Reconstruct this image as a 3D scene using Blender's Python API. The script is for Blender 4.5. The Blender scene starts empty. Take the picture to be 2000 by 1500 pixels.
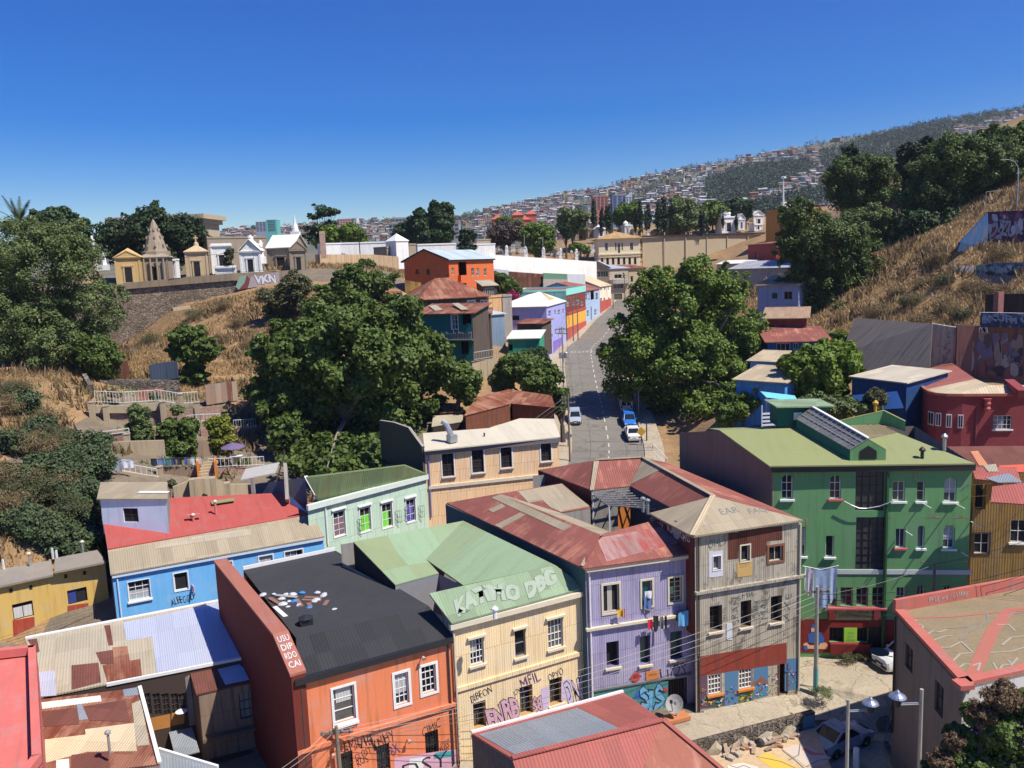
import bpy, math, random
import numpy as np
from mathutils import Vector, Matrix
R=random.Random(7)
NR=np.random.default_rng(11)
sc=bpy.context.scene; COL=sc.collection
# ------------------------------------------------------------ camera model
F=1610.0; PITCH=math.radians(8.1); ROLL=math.radians(2.2); H=28.0
_c,_s=math.cos(ROLL),math.sin(ROLL); _cp,_sp=math.cos(PITCH),math.sin(PITCH)
def ray(u,v):
    x=(u-1000)/F; y=-(v-750)/F
    x,y=x*_c+y*_s,-x*_s+y*_c
    return Vector((x,_cp+y*_sp,y*_cp-_sp))
def P(u,v,Y):
    r=ray(u,v); return Vector((0,0,H))+r*(Y/r.y)
def G(u,v,z):
    r=ray(u,v); return Vector((0,0,H))+r*((z-H)/r.z)
def proj(p):
    d=Vector(p)-Vector((0,0,H))
    w=d.y*_cp-d.z*_sp; yc=d.z*_cp+d.y*_sp
    x=d.x/w; y=yc/w
    x,y=x*_c-y*_s,x*_s+y*_c
    return 1000+x*F,750-y*F
def topz(b,v):
    lo,hi=-40.,400.
    for _ in range(50):
        m=(lo+hi)/2
        if proj((b[0],b[1],m))[1]>v: lo=m
        else: hi=m
    return m
def Z4(ox,oy): return lambda X,Y:(ox+X/4,oy+Y/4)
cam=bpy.data.cameras.new('camera'); co=bpy.data.objects.new('camera',cam); COL.objects.link(co)
cam.sensor_width=36; cam.lens=36*F/2000; cam.clip_end=12000; cam.clip_start=.5
co.matrix_world=Matrix(((_c,_s,0,0),(-_s*_sp,_c*_sp,-_cp,0),(-_s*_cp,_c*_cp,_sp,H),(0,0,0,1)))
sc.camera=co
# ------------------------------------------------------------ light
SAZ,SEL=-29.0,56.0
sd=Vector((math.cos(math.radians(SAZ))*math.cos(math.radians(SEL)),math.sin(math.radians(SAZ))*math.cos(math.radians(SEL)),math.sin(math.radians(SEL))))
sl=bpy.data.lights.new('sun','SUN'); sl.energy=4.7; sl.angle=math.radians(.53); sl.color=(1,.95,.86)
so=bpy.data.objects.new('sun',sl); COL.objects.link(so); so.rotation_euler=sd.to_track_quat('Z','Y').to_euler(); so.location=(0,0,300)
w=bpy.data.worlds.new('World'); sc.world=w; w.use_nodes=True
nt=w.node_tree; bg=nt.nodes['Background']
sky=nt.nodes.new('ShaderNodeTexSky'); sky.sky_type='NISHITA'; sky.sun_disc=False
sky.sun_elevation=math.radians(SEL); sky.sun_rotation=math.atan2(sd.x,sd.y)
sky.altitude=100; sky.air_density=1.0; sky.dust_density=.3; sky.ozone_density=4
hs=nt.nodes.new('ShaderNodeHueSaturation'); hs.inputs['Saturation'].default_value=1.68; hs.inputs['Hue'].default_value=.524; hs.inputs['Value'].default_value=.93; nt.links.new(sky.outputs[0],hs.inputs['Color']); nt.links.new(hs.outputs[0],bg.inputs[0]); bg.inputs[1].default_value=.1
sc.view_settings.view_transform='Standard'; sc.view_settings.look='None'; sc.view_settings.exposure=.45; sc.view_settings.gamma=1
sc.cycles.max_bounces=5; sc.cycles.diffuse_bounces=2; sc.cycles.glossy_bounces=2; sc.cycles.transmission_bounces=2; sc.cycles.transparent_max_bounces=6
sc.cycles.volume_bounces=0; sc.cycles.use_denoising=True
sc.cycles.use_adaptive_sampling=True; sc.cycles.adaptive_threshold=.02
# ------------------------------------------------------------ tagging
def tag(o,label=None,cat=None,group=None,kind=None):
    if label: o['label']=label
    if cat: o['category']=cat
    if group: o['group']=group
    if kind: o['kind']=kind
    return o
def thing(name,label,cat,loc=(0,0,0),rz=0,group=None):
    o=bpy.data.objects.new(name,None); COL.objects.link(o); o.location=loc; o.rotation_euler=(0,0,rz); o.empty_display_size=.3
    return tag(o,label,cat,group)
def copytree(o,parent=None,shared=None):
    c=o.copy(); COL.objects.link(c); c.parent=parent
    for ch in o.children: copytree(ch,c)
    return c
# ------------------------------------------------------------ mesh builder
UPV=Vector((0,0,1))
class MB:
    def __init__(s): s.v=[];s.f=[];s.m=[];s.uv=[];s.mats=[];s.sm=[]
    def mi(s,m):
        if m not in s.mats: s.mats.append(m)
        return s.mats.index(m)
    def face(s,pts,m,uv=None,smooth=False):
        pts=[Vector(p) for p in pts]
        if uv is None:
            n=Vector((0,0,0))
            for i in range(len(pts)):
                a,b=pts[i],pts[(i+1)%len(pts)]
                n+=Vector(((a.y-b.y)*(a.z+b.z),(a.z-b.z)*(a.x+b.x),(a.x-b.x)*(a.y+b.y)))
            if n.length<1e-12: n=Vector((0,0,1))
            n.normalize()
            u=UPV.cross(n)
            if u.length<.03: u=Vector((.9,.43,0)) ; u=u-n*u.dot(n)
            u.normalize(); vv=n.cross(u)
            uv=[(p.dot(u),p.dot(vv)) for p in pts]
        b=len(s.v); s.v+=[tuple(p) for p in pts]; s.f.append(tuple(range(b,b+len(pts)))); s.m.append(s.mi(m)); s.uv+=list(uv); s.sm.append(smooth)
    def slab(s,pts,t,m,m2=None,d=None):
        """plate: top face pts (CCW from above), thickness t downwards"""
        pts=[Vector(p) for p in pts]; lo=[p-(Vector((0,0,t)) if d is None else Vector(d)*t) for p in pts]; m2=m2 or m
        s.face(pts,m); s.face(lo[::-1],m2)
        for i in range(len(pts)):
            j=(i+1)%len(pts); s.face([pts[j],pts[i],lo[i],lo[j]],m2)
    def box(s,c,size,m,rz=0,top=None):
        c=Vector(c); sx,sy,sz=[q/2 for q in size]; cr,sr=math.cos(rz),math.sin(rz)
        def q(x,y,z): return c+Vector((x*cr-y*sr,x*sr+y*cr,z))
        a=[q(-sx,-sy,-sz),q(sx,-sy,-sz),q(sx,sy,-sz),q(-sx,sy,-sz),q(-sx,-sy,sz),q(sx,-sy,sz),q(sx,sy,sz),q(-sx,sy,sz)]
        for f in ((0,1,5,4),(1,2,6,5),(2,3,7,6),(3,0,4,7)): s.face([a[i] for i in f],m)
        s.face([a[i] for i in (4,5,6,7)],top or m); s.face([a[i] for i in (3,2,1,0)],m)
    def bar(s,a,b,wd,ht,m,up=UPV):
        """rectangular bar from a to b, wd across, ht along up"""
        a,b=Vector(a),Vector(b); d=(b-a)
        if d.length<1e-6: return
        d.normalize(); sdv=d.cross(up)
        if sdv.length<1e-3: sdv=d.cross(Vector((1,0,0)))
        sdv.normalize(); uu=sdv.cross(d); sdv*=wd/2; uu*=ht/2
        r=[[p-sdv-uu,p+sdv-uu,p+sdv+uu,p-sdv+uu] for p in (a,b)]
        for i in range(4):
            j=(i+1)%4; s.face([r[0][i],r[0][j],r[1][j],r[1][i]],m)
        s.face(r[0][::-1],m); s.face(r[1],m)
    def tube(s,pts,rad,m,n=6,cap=True,smooth=True):
        pts=[Vector(p) for p in pts]
        if not hasattr(rad,'__len__'): rad=[rad]*len(pts)
        rings=[]
        for i,p in enumerate(pts):
            d=(pts[min(i+1,len(pts)-1)]-pts[max(i-1,0)]); d.normalize() if d.length>0 else None
            x=d.cross(UPV)
            if x.length<.05: x=Vector((1,0,0))-d*d.x
            x.normalize(); y=d.cross(x)
            rings.append([p+(x*math.cos(2*math.pi*k/n)+y*math.sin(2*math.pi*k/n))*rad[i] for k in range(n)])
        for i in range(len(pts)-1):
            for k in range(n):
                l=(k+1)%n; s.face([rings[i][l],rings[i][k],rings[i+1][k],rings[i+1][l]],m,[(l/n,i),(k/n,i),(k/n,i+1),(l/n,i+1)],smooth)
        if cap: s.face(rings[0],m); s.face(rings[-1][::-1],m)
    def lathe(s,prof,c,m,n=12,smooth=True,rz=0):
        """prof list of (r,z)"""
        c=Vector(c)
        R_=[[c+Vector((r*math.cos(rz+2*math.pi*k/n),r*math.sin(rz+2*math.pi*k/n),z)) for k in range(n)] for r,z in prof]
        for i in range(len(prof)-1):
            for k in range(n):
                l=(k+1)%n; s.face([R_[i][k],R_[i][l],R_[i+1][l],R_[i+1][k]],m,None,smooth)
        s.face(R_[-1],m)
    def build(s,name,parent=None,loc=None):
        me=bpy.data.meshes.new(name); me.from_pydata(s.v,[],s.f)
        for m in s.mats: me.materials.append(m)
        me.polygons.foreach_set('material_index',s.m); me.polygons.foreach_set('use_smooth',s.sm)
        ul=me.uv_layers.new(name='UVMap'); ul.data.foreach_set('uv',[x for p in s.uv for x in p]); me.update()
        o=bpy.data.objects.new(name,me); COL.objects.link(o)
        if parent: o.parent=parent
        if loc is not None: o.location=loc
        return o
# ------------------------------------------------------------ materials
_mc={}
class NT:
    def __init__(s,name):
        s.m=bpy.data.materials.new(name); s.m.use_nodes=True; s.t=s.m.node_tree; s.b=s.t.nodes['Principled BSDF']
        s.uvn=None
    def n(s,t,inp=None,**kw):
        x=s.t.nodes.new(t)
        for k,v in kw.items(): setattr(x,k,v)
        for k,v in (inp or {}).items():
            if hasattr(v,'is_output') or isinstance(v,bpy.types.NodeSocket): s.t.links.new(v,x.inputs[k])
            else: x.inputs[k].default_value=v
        return x
    def uv(s,scale=(1,1,1)):
        if s.uvn is None: s.uvn=s.n('ShaderNodeTexCoord').outputs['UV']
        if scale==(1,1,1): return s.uvn
        return s.n('ShaderNodeMapping',{'Vector':s.uvn,'Scale':scale}).outputs[0]
    def obj(s): return s.n('ShaderNodeTexCoord').outputs['Object']
    def noise(s,vec,scale,detail=3,rough=.6): return s.n('ShaderNodeTexNoise',{'Vector':vec,'Scale':scale,'Detail':detail,'Roughness':rough}).outputs[0]
    def ramp(s,f,a,b,ca=0,cb=1):
        x=s.n('ShaderNodeMapRange',{0:f,1:a,2:b,3:ca,4:cb}); return x.outputs[0]
    def mix(s,f,a,b,blend='MIX'):
        x=s.n('ShaderNodeMix',data_type='RGBA',blend_type=blend)
        for i,v in ((0,f),(6,a),(7,b)):
            if isinstance(v,bpy.types.NodeSocket): s.t.links.new(v,x.inputs[i])
            else: x.inputs[i].default_value=v if i==0 else (*v[:3],1)
        return x.outputs[2]
    def math(s,op,a,b=0):
        x=s.n('ShaderNodeMath',operation=op)
        for i,v in enumerate((a,b)):
            if isinstance(v,bpy.types.NodeSocket): s.t.links.new(v,x.inputs[i])
            else: x.inputs[i].default_value=v
        return x.outputs[0]
    def bump(s,h,strength=.5,dist=.03): return s.n('ShaderNodeBump',{'Height':h,'Strength':strength,'Distance':dist}).outputs[0]
    def fin(s,col=None,rough=.8,normal=None,metal=0,spec=None):
        if col is not None:
            if isinstance(col,bpy.types.NodeSocket): s.t.links.new(col,s.b.inputs['Base Color'])
            else: s.b.inputs['Base Color'].default_value=(*col[:3],1)
        if isinstance(rough,bpy.types.NodeSocket): s.t.links.new(rough,s.b.inputs['Roughness'])
        else: s.b.inputs['Roughness'].default_value=rough
        if normal is not None: s.t.links.new(normal,s.b.inputs['Normal'])
        s.b.inputs['Metallic'].default_value=metal
        if spec is not None: s.b.inputs['Specular IOR Level'].default_value=spec
        return s.m
def sr(r,g,b):
    """0-255 picture colour -> linear base colour"""
    def f(c):
        c/=255; return c/12.92 if c<=.04045 else ((c+.055)/1.055)**2.4
    return (f(r),f(g),f(b))
def mul(c,k): return tuple(min(1,x*k) for x in c)
def plain(name,col,rough=.6,metal=0,var=.12):
    k=('plain',name)
    if k in _mc: return _mc[k]
    t=NT(name); nz=t.noise(t.obj(),2.5,3)
    c=t.mix(nz,mul(col,1-var),mul(col,1+var))
    _mc[k]=t.fin(c,rough,metal=metal); return _mc[k]
def wallmat(name,col,corr=0,dirt=.35,dcol=(.12,.10,.08),seam=0,rough=.85,stain=None):
    """painted wall in metres of UV: cloudiness, rain streaks, faint sheet seams, corrugation"""
    k=('wall',name)
    if k in _mc: return _mc[k]
    t=NT(name); uv=t.uv()
    big=t.noise(uv,.45,4,.6); stv=t.noise(t.uv((2.2,.13,1)),1.3,4,.65); fine=t.noise(uv,9,3,.7)
    c=t.mix(big,mul(col,.92),mul(col,1.14))
    c=t.mix(t.ramp(fine,.3,.75,0,.35),c,mul(col,.84))
    fd=tuple(.55*x+.45*(sum(col)/3*1.15) for x in col); c=t.mix(t.ramp(t.noise(t.uv((1,.7,1)),.7,6,.75),.5,.66,0,.55),c,fd)
    c=t.mix(t.ramp(stv,.5,.72,0,min(.85,dirt*1.7)),c,dcol)
    if stain: c=t.mix(t.ramp(t.noise(t.uv((1,.5,1)),.9,5,.7),.54,.62,0,1),c,stain)
    h=fine
    if seam:
        br=t.n('ShaderNodeTexBrick',{'Vector':uv,'Color1':(.9,.9,.89,1),'Color2':(1,1,1,1),'Mortar':(.35,.33,.3,1),'Scale':1.0,'Mortar Size':.012,'Brick Width':.95,'Row Height':seam,'Bias':0.0},offset=.35)
        c=t.mix(.8,c,br.outputs[0],'MULTIPLY')
    nrm=None
    if corr:
        wv=t.n('ShaderNodeTexWave',{'Vector':uv,'Scale':.314/corr},wave_type='BANDS',bands_direction='X').outputs[1]
        nrm=t.bump(wv,.45,.03)
    else: nrm=t.bump(h,.35,.02)
    _mc[k]=t.fin(c,rough,nrm,spec=.25); return _mc[k]
def roofmat(name,col,corr=.16,rust=0,rcol=(.16,.055,.03),alt=None,sheet=(.85,2.3),var=.18,rough=.7,dirt=.3,metal=0):
    k=('roof',name)
    if k in _mc: return _mc[k]
    t=NT(name); uv=t.uv()
    br=t.n('ShaderNodeTexBrick',{'Vector':uv,'Color1':(0,0,0,1),'Color2':(1,1,1,1),'Mortar':(.2,.2,.2,1),'Scale':1.0,'Mortar Size':.006,'Brick Width':sheet[0],'Row Height':sheet[1]},offset=.0)
    c=t.mix(br.outputs[0],mul(col,1-var),mul(alt or col,1+var*.6))
    c=t.mix(t.ramp(br.outputs[1],0,1,0,.55),c,mul(col,.35))
    big=t.noise(uv,.35,5,.65); stv=t.noise(t.uv((1.8,.2,1)),1.1,4,.7)
    c=t.mix(t.ramp(stv,.5,.75,0,dirt),c,mul(col,.45))
    c=t.mix(t.ramp(t.noise(uv,6,3,.7),.35,.7,0,.3),c,mul(col,.75))
    if rust: c=t.mix(t.ramp(t.mix(.5,big,stv),.62-.3*rust,.72-.25*rust,0,.92),c,rcol)
    nrm=None
    if corr:
        wv=t.n('ShaderNodeTexWave',{'Vector':uv,'Scale':.314/corr},wave_type='BANDS',bands_direction='X').outputs[1]
        nrm=t.bump(wv,.5,.035)
    _mc[k]=t.fin(c,rough,nrm,metal=metal,spec=.3); return _mc[k]
def glassmat(name='window_glass',col=(.02,.025,.03)):
    k=('g',name)
    if k in _mc: return _mc[k]
    t=NT(name); c=t.mix(t.noise(t.obj(),.8,2),mul(col,.5),mul(col,1.8)); _mc[k]=t.fin(c,.12,spec=.6); return _mc[k]
def leafmat(name,dark,light,trans=.25,rough=.55):
    k=('leaf',name)
    if k in _mc: return _mc[k]
    t=NT(name); g=t.n('ShaderNodeNewGeometry').outputs['Random Per Island']
    nz=t.noise(t.obj(),.35,3,.6)
    c=t.mix(g,dark,light); c=t.mix(t.ramp(nz,.35,.7,0,.55),c,mul(light,1.05))
    t.fin(c,rough,spec=.25)
    tr=t.n('ShaderNodeBsdfTranslucent',{'Color':c}); ms=t.n('ShaderNodeMixShader',{0:trans,1:t.b.outputs[0],2:tr.outputs[0]})
    t.t.links.new(ms.outputs[0],t.t.nodes['Material Output'].inputs[0]); _mc[k]=t.m; return t.m
def groundmat(name,cols,scales=(.12,.9,6),rough=.95,bump=.6,crack=0):
    k=('gr',name)
    if k in _mc: return _mc[k]
    t=NT(name); o=t.obj()
    a=t.ramp(t.noise(o,scales[0],5,.65),.38,.62); b=t.ramp(t.noise(o,scales[1],5,.65),.35,.65); d=t.noise(o,scales[2],4,.7)
    c=t.mix(a,cols[0],cols[1]); c=t.mix(t.math('MULTIPLY',b,.6),c,cols[2]); c=t.mix(t.ramp(d,.45,.7,0,.55),c,cols[3])
    if crack:
        wv=t.n('ShaderNodeVectorMath',{0:o,1:t.n('ShaderNodeTexNoise',{'Vector':o,'Scale':1.2,'Detail':4}).outputs[1]},operation='ADD').outputs[0]
        c=t.mix(t.ramp(t.n('ShaderNodeTexVoronoi',{'Vector':wv,'Scale':crack},feature='DISTANCE_TO_EDGE').outputs[0],.003,.013,.55,0),c,mul(cols[3],.35))
        c=t.mix(t.ramp(t.noise(o,.5,3,.5),.6,.68,0,.45),c,mul(cols[3],.6))
    _mc[k]=t.fin(c,rough,t.bump(d,bump,.12)); return _mc[k]
def brickmat(name,col,mort,w=.35,h=.11,var=.35):
    k=('br',name)
    if k in _mc: return _mc[k]
    t=NT(name); uv=t.uv()
    br=t.n('ShaderNodeTexBrick',{'Vector':uv,'Color1':(*mul(col,1-var),1),'Color2':(*mul(col,1+var),1),'Mortar':(*mort,1),'Scale':1.0,'Mortar Size':.015,'Brick Width':w,'Row Height':h})
    c=t.mix(t.ramp(t.noise(uv,.8,5,.7),.5,.7,0,.5),br.outputs[0],mort)
    _mc[k]=t.fin(c,.9,t.bump(t.math('SUBTRACT',1,br.outputs[1]),.5,.02)); return _mc[k]
def stonemat(name,ca,cb,mort,scale=1.6):
    k=('st',name)
    if k in _mc: return _mc[k]
    t=NT(name); o=t.obj()
    o2=t.n('ShaderNodeMapping',{'Vector':o,'Scale':(1,1,1.6)}).outputs[0]
    vo=t.n('ShaderNodeTexVoronoi',{'Vector':o2,'Scale':scale},feature='DISTANCE_TO_EDGE'); vc=t.n('ShaderNodeTexVoronoi',{'Vector':o2,'Scale':scale})
    g=t.n('ShaderNodeSeparateColor',{0:vc.outputs[1]}).outputs[0]
    c=t.mix(g,ca,cb); c=t.mix(t.ramp(vo.outputs[0],.02,.09,1,0),c,mort)
    c=t.mix(t.ramp(t.noise(o,.35,5,.7),.5,.68,0,.7),c,mul(mort,.8))
    _mc[k]=t.fin(c,.95,t.bump(t.ramp(vo.outputs[0],0,.15),.8,.08)); return _mc[k]
GL=glassmat(); GLS=[GL,glassmat('blue_glass',(.05,.06,.08)),glassmat('dusty_glass',(.085,.08,.07)),glassmat('deep_glass',(.012,.013,.016))]

WHT=plain('white_paint',(.78,.77,.73),.5); CREAMT=plain('cream_trim',(.66,.58,.42),.6); DKW=plain('dark_wood',(.06,.04,.03),.7)
BLK=plain('black_iron',(.02,.02,.022),.5); GREYM=plain('galvanised_metal',(.42,.43,.44),.4,.5); RUSTM=roofmat('rusty_sheet',(.17,.075,.05),.12,.7,(.09,.035,.02),alt=(.22,.11,.07))
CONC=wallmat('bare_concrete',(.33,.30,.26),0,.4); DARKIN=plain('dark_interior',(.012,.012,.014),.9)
# ------------------------------------------------------------ facade with real openings
class Wall:
    """vertical wall plane from A (left, seen from outside) to B (right)"""
    def __init__(s,A,B,z0,z1):
        s.A=Vector((A[0],A[1],0)); s.B=Vector((B[0],B[1],0)); s.d=(s.B-s.A); s.L=s.d.length; s.d.normalize()
        s.n=Vector((s.d.y,-s.d.x,0)); s.z0=z0; s.z1=z1; s.rects=[]; s.arch=[]
    def hit(s,u,v):
        r=ray(u,v); o=Vector((0,0,H)); t=(s.A-o).dot(s.n)/r.dot(s.n); p=o+r*t
        return (p-s.A).dot(s.d),p.z
    def pt(s,a,z,off=0): return s.A+s.d*a+s.n*off+Vector((0,0,z))
    def rect(s,u,v,wpx,hpx):
        a0=s.hit(u-wpx/2,v)[0]; a1=s.hit(u+wpx/2,v)[0]; z1=s.hit(u,v-hpx/2)[1]; z0=s.hit(u,v+hpx/2)[1]
        return a0,a1,z0,z1
    def emit(s,mb,m,reveal=.18,rm=None):
        rm=rm or m
        xs=sorted({0,s.L,*[x for r in s.rects for x in r[:2]]}); zs=sorted({s.z0,s.z1,*[x for r in s.rects for x in r[2:4]]})
        xs=[x for x in xs if -1e-6<=x<=s.L+1e-6]; zs=[z for z in zs if s.z0-1e-6<=z<=s.z1+1e-6]
        for j in range(len(zs)-1):
            run=None
            for i in range(len(xs)-1):
                cx,cz=(xs[i]+xs[i+1])/2,(zs[j]+zs[j+1])/2
                inh=any(r[0]<cx<r[1] and r[2]<cz<r[3] for r in s.rects)
                if not inh:
                    run=[xs[i],xs[i+1]] if run is None else [run[0],xs[i+1]]
                if (inh or i==len(xs)-2) and run:
                    mb.face([s.pt(run[0],zs[j]),s.pt(run[1],zs[j]),s.pt(run[1],zs[j+1]),s.pt(run[0],zs[j+1])],m); run=None
        for a0,a1,z0,z1 in s.rects:
            f=s.pt; d=-reveal
            mb.face([f(a0,z0),f(a0,z0,d),f(a0,z1,d),f(a0,z1)],rm); mb.face([f(a1,z0,d),f(a1,z0),f(a1,z1),f(a1,z1,d)],rm)
            mb.face([f(a0,z0),f(a1,z0),f(a1,z0,d),f(a0,z0,d)],rm); mb.face([f(a0,z1,d),f(a1,z1,d),f(a1,z1),f(a0,z1)],rm)
        for a0,a1,zs_,z1 in s.arch:   # spandrels that round the head of an opening
            c=(a0+a1)/2; r=(a1-a0)/2; h=z1-zs_; n=6
            arc=[(c+r*math.cos(math.pi*k/n),zs_+h*math.sin(math.pi*k/n)) for k in range(n+1)]
            for k in range(n):
                p,q=arc[k],arc[k+1]; mb.face([s.pt(p[0],p[1],-.01),s.pt(p[0],z1,-.01),s.pt(q[0],z1,-.01),s.pt(q[0],q[1],-.01)],m)
                mb.face([s.pt(p[0],p[1],-.01),s.pt(q[0],q[1],-.01),s.pt(q[0],q[1],-reveal),s.pt(p[0],p[1],-reveal)],m)
    def window(s,parent,u,v,wpx,hpx,fm=None,nx=2,ny=3,trim=0,trimm=None,sill=None,lintel=None,pane=GL,fw=.06,arch=False,curtain=None,depth=.16,name='window',r=None,open_=False,bars=None):
        a0,a1,z0,z1=r or s.rect(u,v,wpx,hpx)
        s.rects.append((a0,a1,z0,z1)); fm=fm or WHT
        if arch: s.arch.append((a0,a1,z1-(a1-a0)*(.5 if arch is True else arch),z1))
        mb=MB(); o=-depth+.0
        def bar(x0,x1,y0,y1,off,th,m): # block in wall coords
            p=[s.pt(x0,y0,off),s.pt(x1,y0,off),s.pt(x1,y0,off-th),s.pt(x0,y0,off-th)]; q=[Vector(t)+Vector((0,0,y1-y0)) for t in p]
            for i in range(4):
                j=(i+1)%4; mb.face([p[i],p[j],q[j],q[i]],m)
            mb.face(q,m); mb.face(p[::-1],m)
        if not open_:
            bar(a0,a0+fw,z0,z1,o+.05,.06,fm); bar(a1-fw,a1,z0,z1,o+.05,.06,fm); bar(a0+fw,a1-fw,z0,z0+fw,o+.048,.058,fm); bar(a0+fw,a1-fw,z1-fw,z1,o+.048,.058,fm)
            mw=fw*.62
            for i in range(1,nx):
                x=a0+(a1-a0)*i/nx; bar(x-mw/2,x+mw/2,z0+fw,z1-fw,o+.04,.05,fm)
            for i in range(1,ny):
                z=z0+(z1-z0)*i/ny; bar(a0+fw,a1-fw,z-mw/2,z+mw/2,o+.036,.045,fm)
        if trim:
            tm=trimm or fm
            bar(a0-trim,a0,z0-trim,z1+trim,.05,.06,tm); bar(a1,a1+trim,z0-trim,z1+trim,.05,.06,tm); bar(a0,a1,z1,z1+trim,.05,.06,tm); bar(a0,a1,z0-trim,z0,.05,.06,tm)
        if not mb.v: bar(a0,a1,z0,z0+.03,o+.05,.05,fm)
        w_=mb.build(name,parent)
        hv=int(abs(u*7+v*13))
        if pane is GL:
            pane=GLS[hv%4]
            if not curtain and hv%5<2 and fm is WHT: curtain=(plain(('old_net','cream_blind','grey_drape')[hv%3],((.42,.42,.41),(.45,.40,.30),(.2,.2,.22))[hv%3],.9),.06,(.94,.45,.6)[hv%3],(.35,.45,.08)[hv%3],.94)
        pb=MB(); pb.face([s.pt(a0,z0,o-.012),s.pt(a1,z0,o-.012),s.pt(a1,z1,o-.012),s.pt(a0,z1,o-.012)],pane); pb.build('pane' if not open_ else 'dark_opening',w_)
        if sill:
            mb=MB(); e=sill[1] if len(sill)>1 else .12; bar(a0-e,a1+e,z0-trim-.13,z0-trim-.002,.16,.17,sill[0]); mb.build('sill',w_)
        if lintel:
            mb=MB(); bar(a0-.15,a1+.15,z1+trim+.12,z1+trim+.24,.2,.21,lintel); mb.build('lintel',w_)
        if curtain:
            cm,x0,x1,y0,y1=curtain; mb=MB(); n=10
            for k in range(n):
                xa=a0+(a1-a0)*(x0+(x1-x0)*k/n); xb=a0+(a1-a0)*(x0+(x1-x0)*(k+1)/n); oa=o+(.006 if k%2 else .026); ob=o+(.026 if k%2 else .006)
                mb.face([s.pt(xa,z0+(z1-z0)*y0,oa),s.pt(xb,z0+(z1-z0)*y0,ob),s.pt(xb,z0+(z1-z0)*y1,ob),s.pt(xa,z0+(z1-z0)*y1,oa)],cm)
            mb.build('curtain',w_)
        if bars:
            mb=MB(); nb=max(3,int((a1-a0)/.14))
            for i in range(nb+1): mb.bar(s.pt(a0+(a1-a0)*i/nb,z0,-.02),s.pt(a0+(a1-a0)*i/nb,z1,-.02),.03,.03,bars,s.n)
            mb.bar(s.pt(a0,(z0+z1)/2,-.0),s.pt(a1,(z0+z1)/2,-.0),.04,.04,bars); mb.build('bars',w_)
        return w_
    def strip(s,mb,uA,vA,uB,vB,h,out,m,off=0):
        """horizontal moulding through two picture points"""
        z=(s.hit(uA,vA)[1]+s.hit(uB,vB)[1])/2; a=s.hit(uA,vA)[0]; b=s.hit(uB,vB)[0]
        p=[(a,off),(b,off),(b,out),(a,out)]
        s.blk(mb,a,b,z-h/2,z+h/2,out,m)
    def blk(s,mb,a,b,z0,z1,out,m,inn=-.02):
        p=[s.pt(a,z0,inn),s.pt(a,z0,out),s.pt(b,z0,out),s.pt(b,z0,inn)]; q=[t+Vector((0,0,z1-z0)) for t in p]
        for i in range(4):
            j=(i+1)%4; mb.face([p[i],p[j],q[j],q[i]],m)
        mb.face(q,m); mb.face(p[::-1],m)
    def pipe(s,parent,u,v0,v1,m,r=.05,name='downpipe'):
        a,z1=s.hit(u,v0); z0=s.hit(u,v1)[1]; mb=MB(); mb.tube([s.pt(a,z1,.09),s.pt(a,z0,.09)],r,m,6); return mb.build(name,parent)
# ------------------------------------------------------------ lettering
_font=None
def text_mesh(txt,size=1,offset=0,shear=0,space=1,extr=0):
    cu=bpy.data.curves.new('t','FONT'); cu.body=txt; cu.size=size; cu.offset=offset; cu.shear=shear; cu.space_character=space; cu.align_x='CENTER'; cu.align_y='CENTER'; cu.resolution_u=2; cu.extrude=extr
    o=bpy.data.objects.new('t',cu); COL.objects.link(o)
    dg=bpy.context.evaluated_depsgraph_get(); me=bpy.data.meshes.new_from_object(o.evaluated_get(dg)); bpy.data.objects.remove(o); bpy.data.curves.remove(cu); return me
def lettering(parent,txt,org,ux,uy,width,height,mat,off=.02,name='graffiti_tag',offset=0,shear=0,rot=0,outline=None,jit=0,ow=.035):
    """letters on a plane: org centre, ux right axis, uy up axis, real width/height in metres"""
    n=ux.cross(uy); obs=[]; ph=[R.random()*6 for _ in range(2)]
    if mat in(INK,DGREY) and not outline: offset-=.012
    for lay,(mt,ofs,dz) in enumerate(([(outline,offset+ow,off)] if outline else [])+[(mat,offset,off+(.006 if outline else 0))]):
        me=text_mesh(txt,1,ofs,shear)
        n_=len(me.vertices)
        if not n_: continue
        co_=np.empty(n_*3); me.vertices.foreach_get('co',co_); co_=co_.reshape(-1,3)
        if lay==0: lo=co_.min(0);hi=co_.max(0); ce=(lo+hi)/2; ex=hi-lo
        q=(co_-ce); q[:,0]*=width/max(ex[0],1e-3); q[:,1]*=height/max(ex[1],1e-3)
        jit*=1.5 if lay==0 else 1
        if jit: q[:,1]+=np.sin(q[:,0]/width*9+ph[0])*height*jit; q[:,0]+=np.sin(q[:,1]/height*5+ph[1])*height*jit*.6
        cr,sr_=math.cos(rot),math.sin(rot); x=q[:,0]*cr-q[:,1]*sr_; y=q[:,0]*sr_+q[:,1]*cr
        W=np.array(org)+np.outer(x,np.array(ux))+np.outer(y,np.array(uy))+np.array(n)*dz
        me.vertices.foreach_set('co',W.ravel()); me.materials.clear(); me.materials.append(mt); me.update()
        o=bpy.data.objects.new(name if lay==0 else 'letter_fill',me); COL.objects.link(o)
        o.parent=parent if lay==0 else obs[0]
        obs.append(o)
    return obs[0] if obs else None
def wall_text(wl,parent,txt,u,v,wpx,hpx,mat,**kw):
    a0,a1,z0,z1=wl.rect(u,v,wpx,hpx)
    return lettering(parent,txt,wl.pt((a0+a1)/2,(z0+z1)/2),wl.d,UPV,a1-a0,z1-z0,mat,**kw)
def blob_poly(wl,pts,off=0):  # picture outline on a wall plane
    return [wl.pt(*wl.hit(u,v),off) for u,v in pts]
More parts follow.
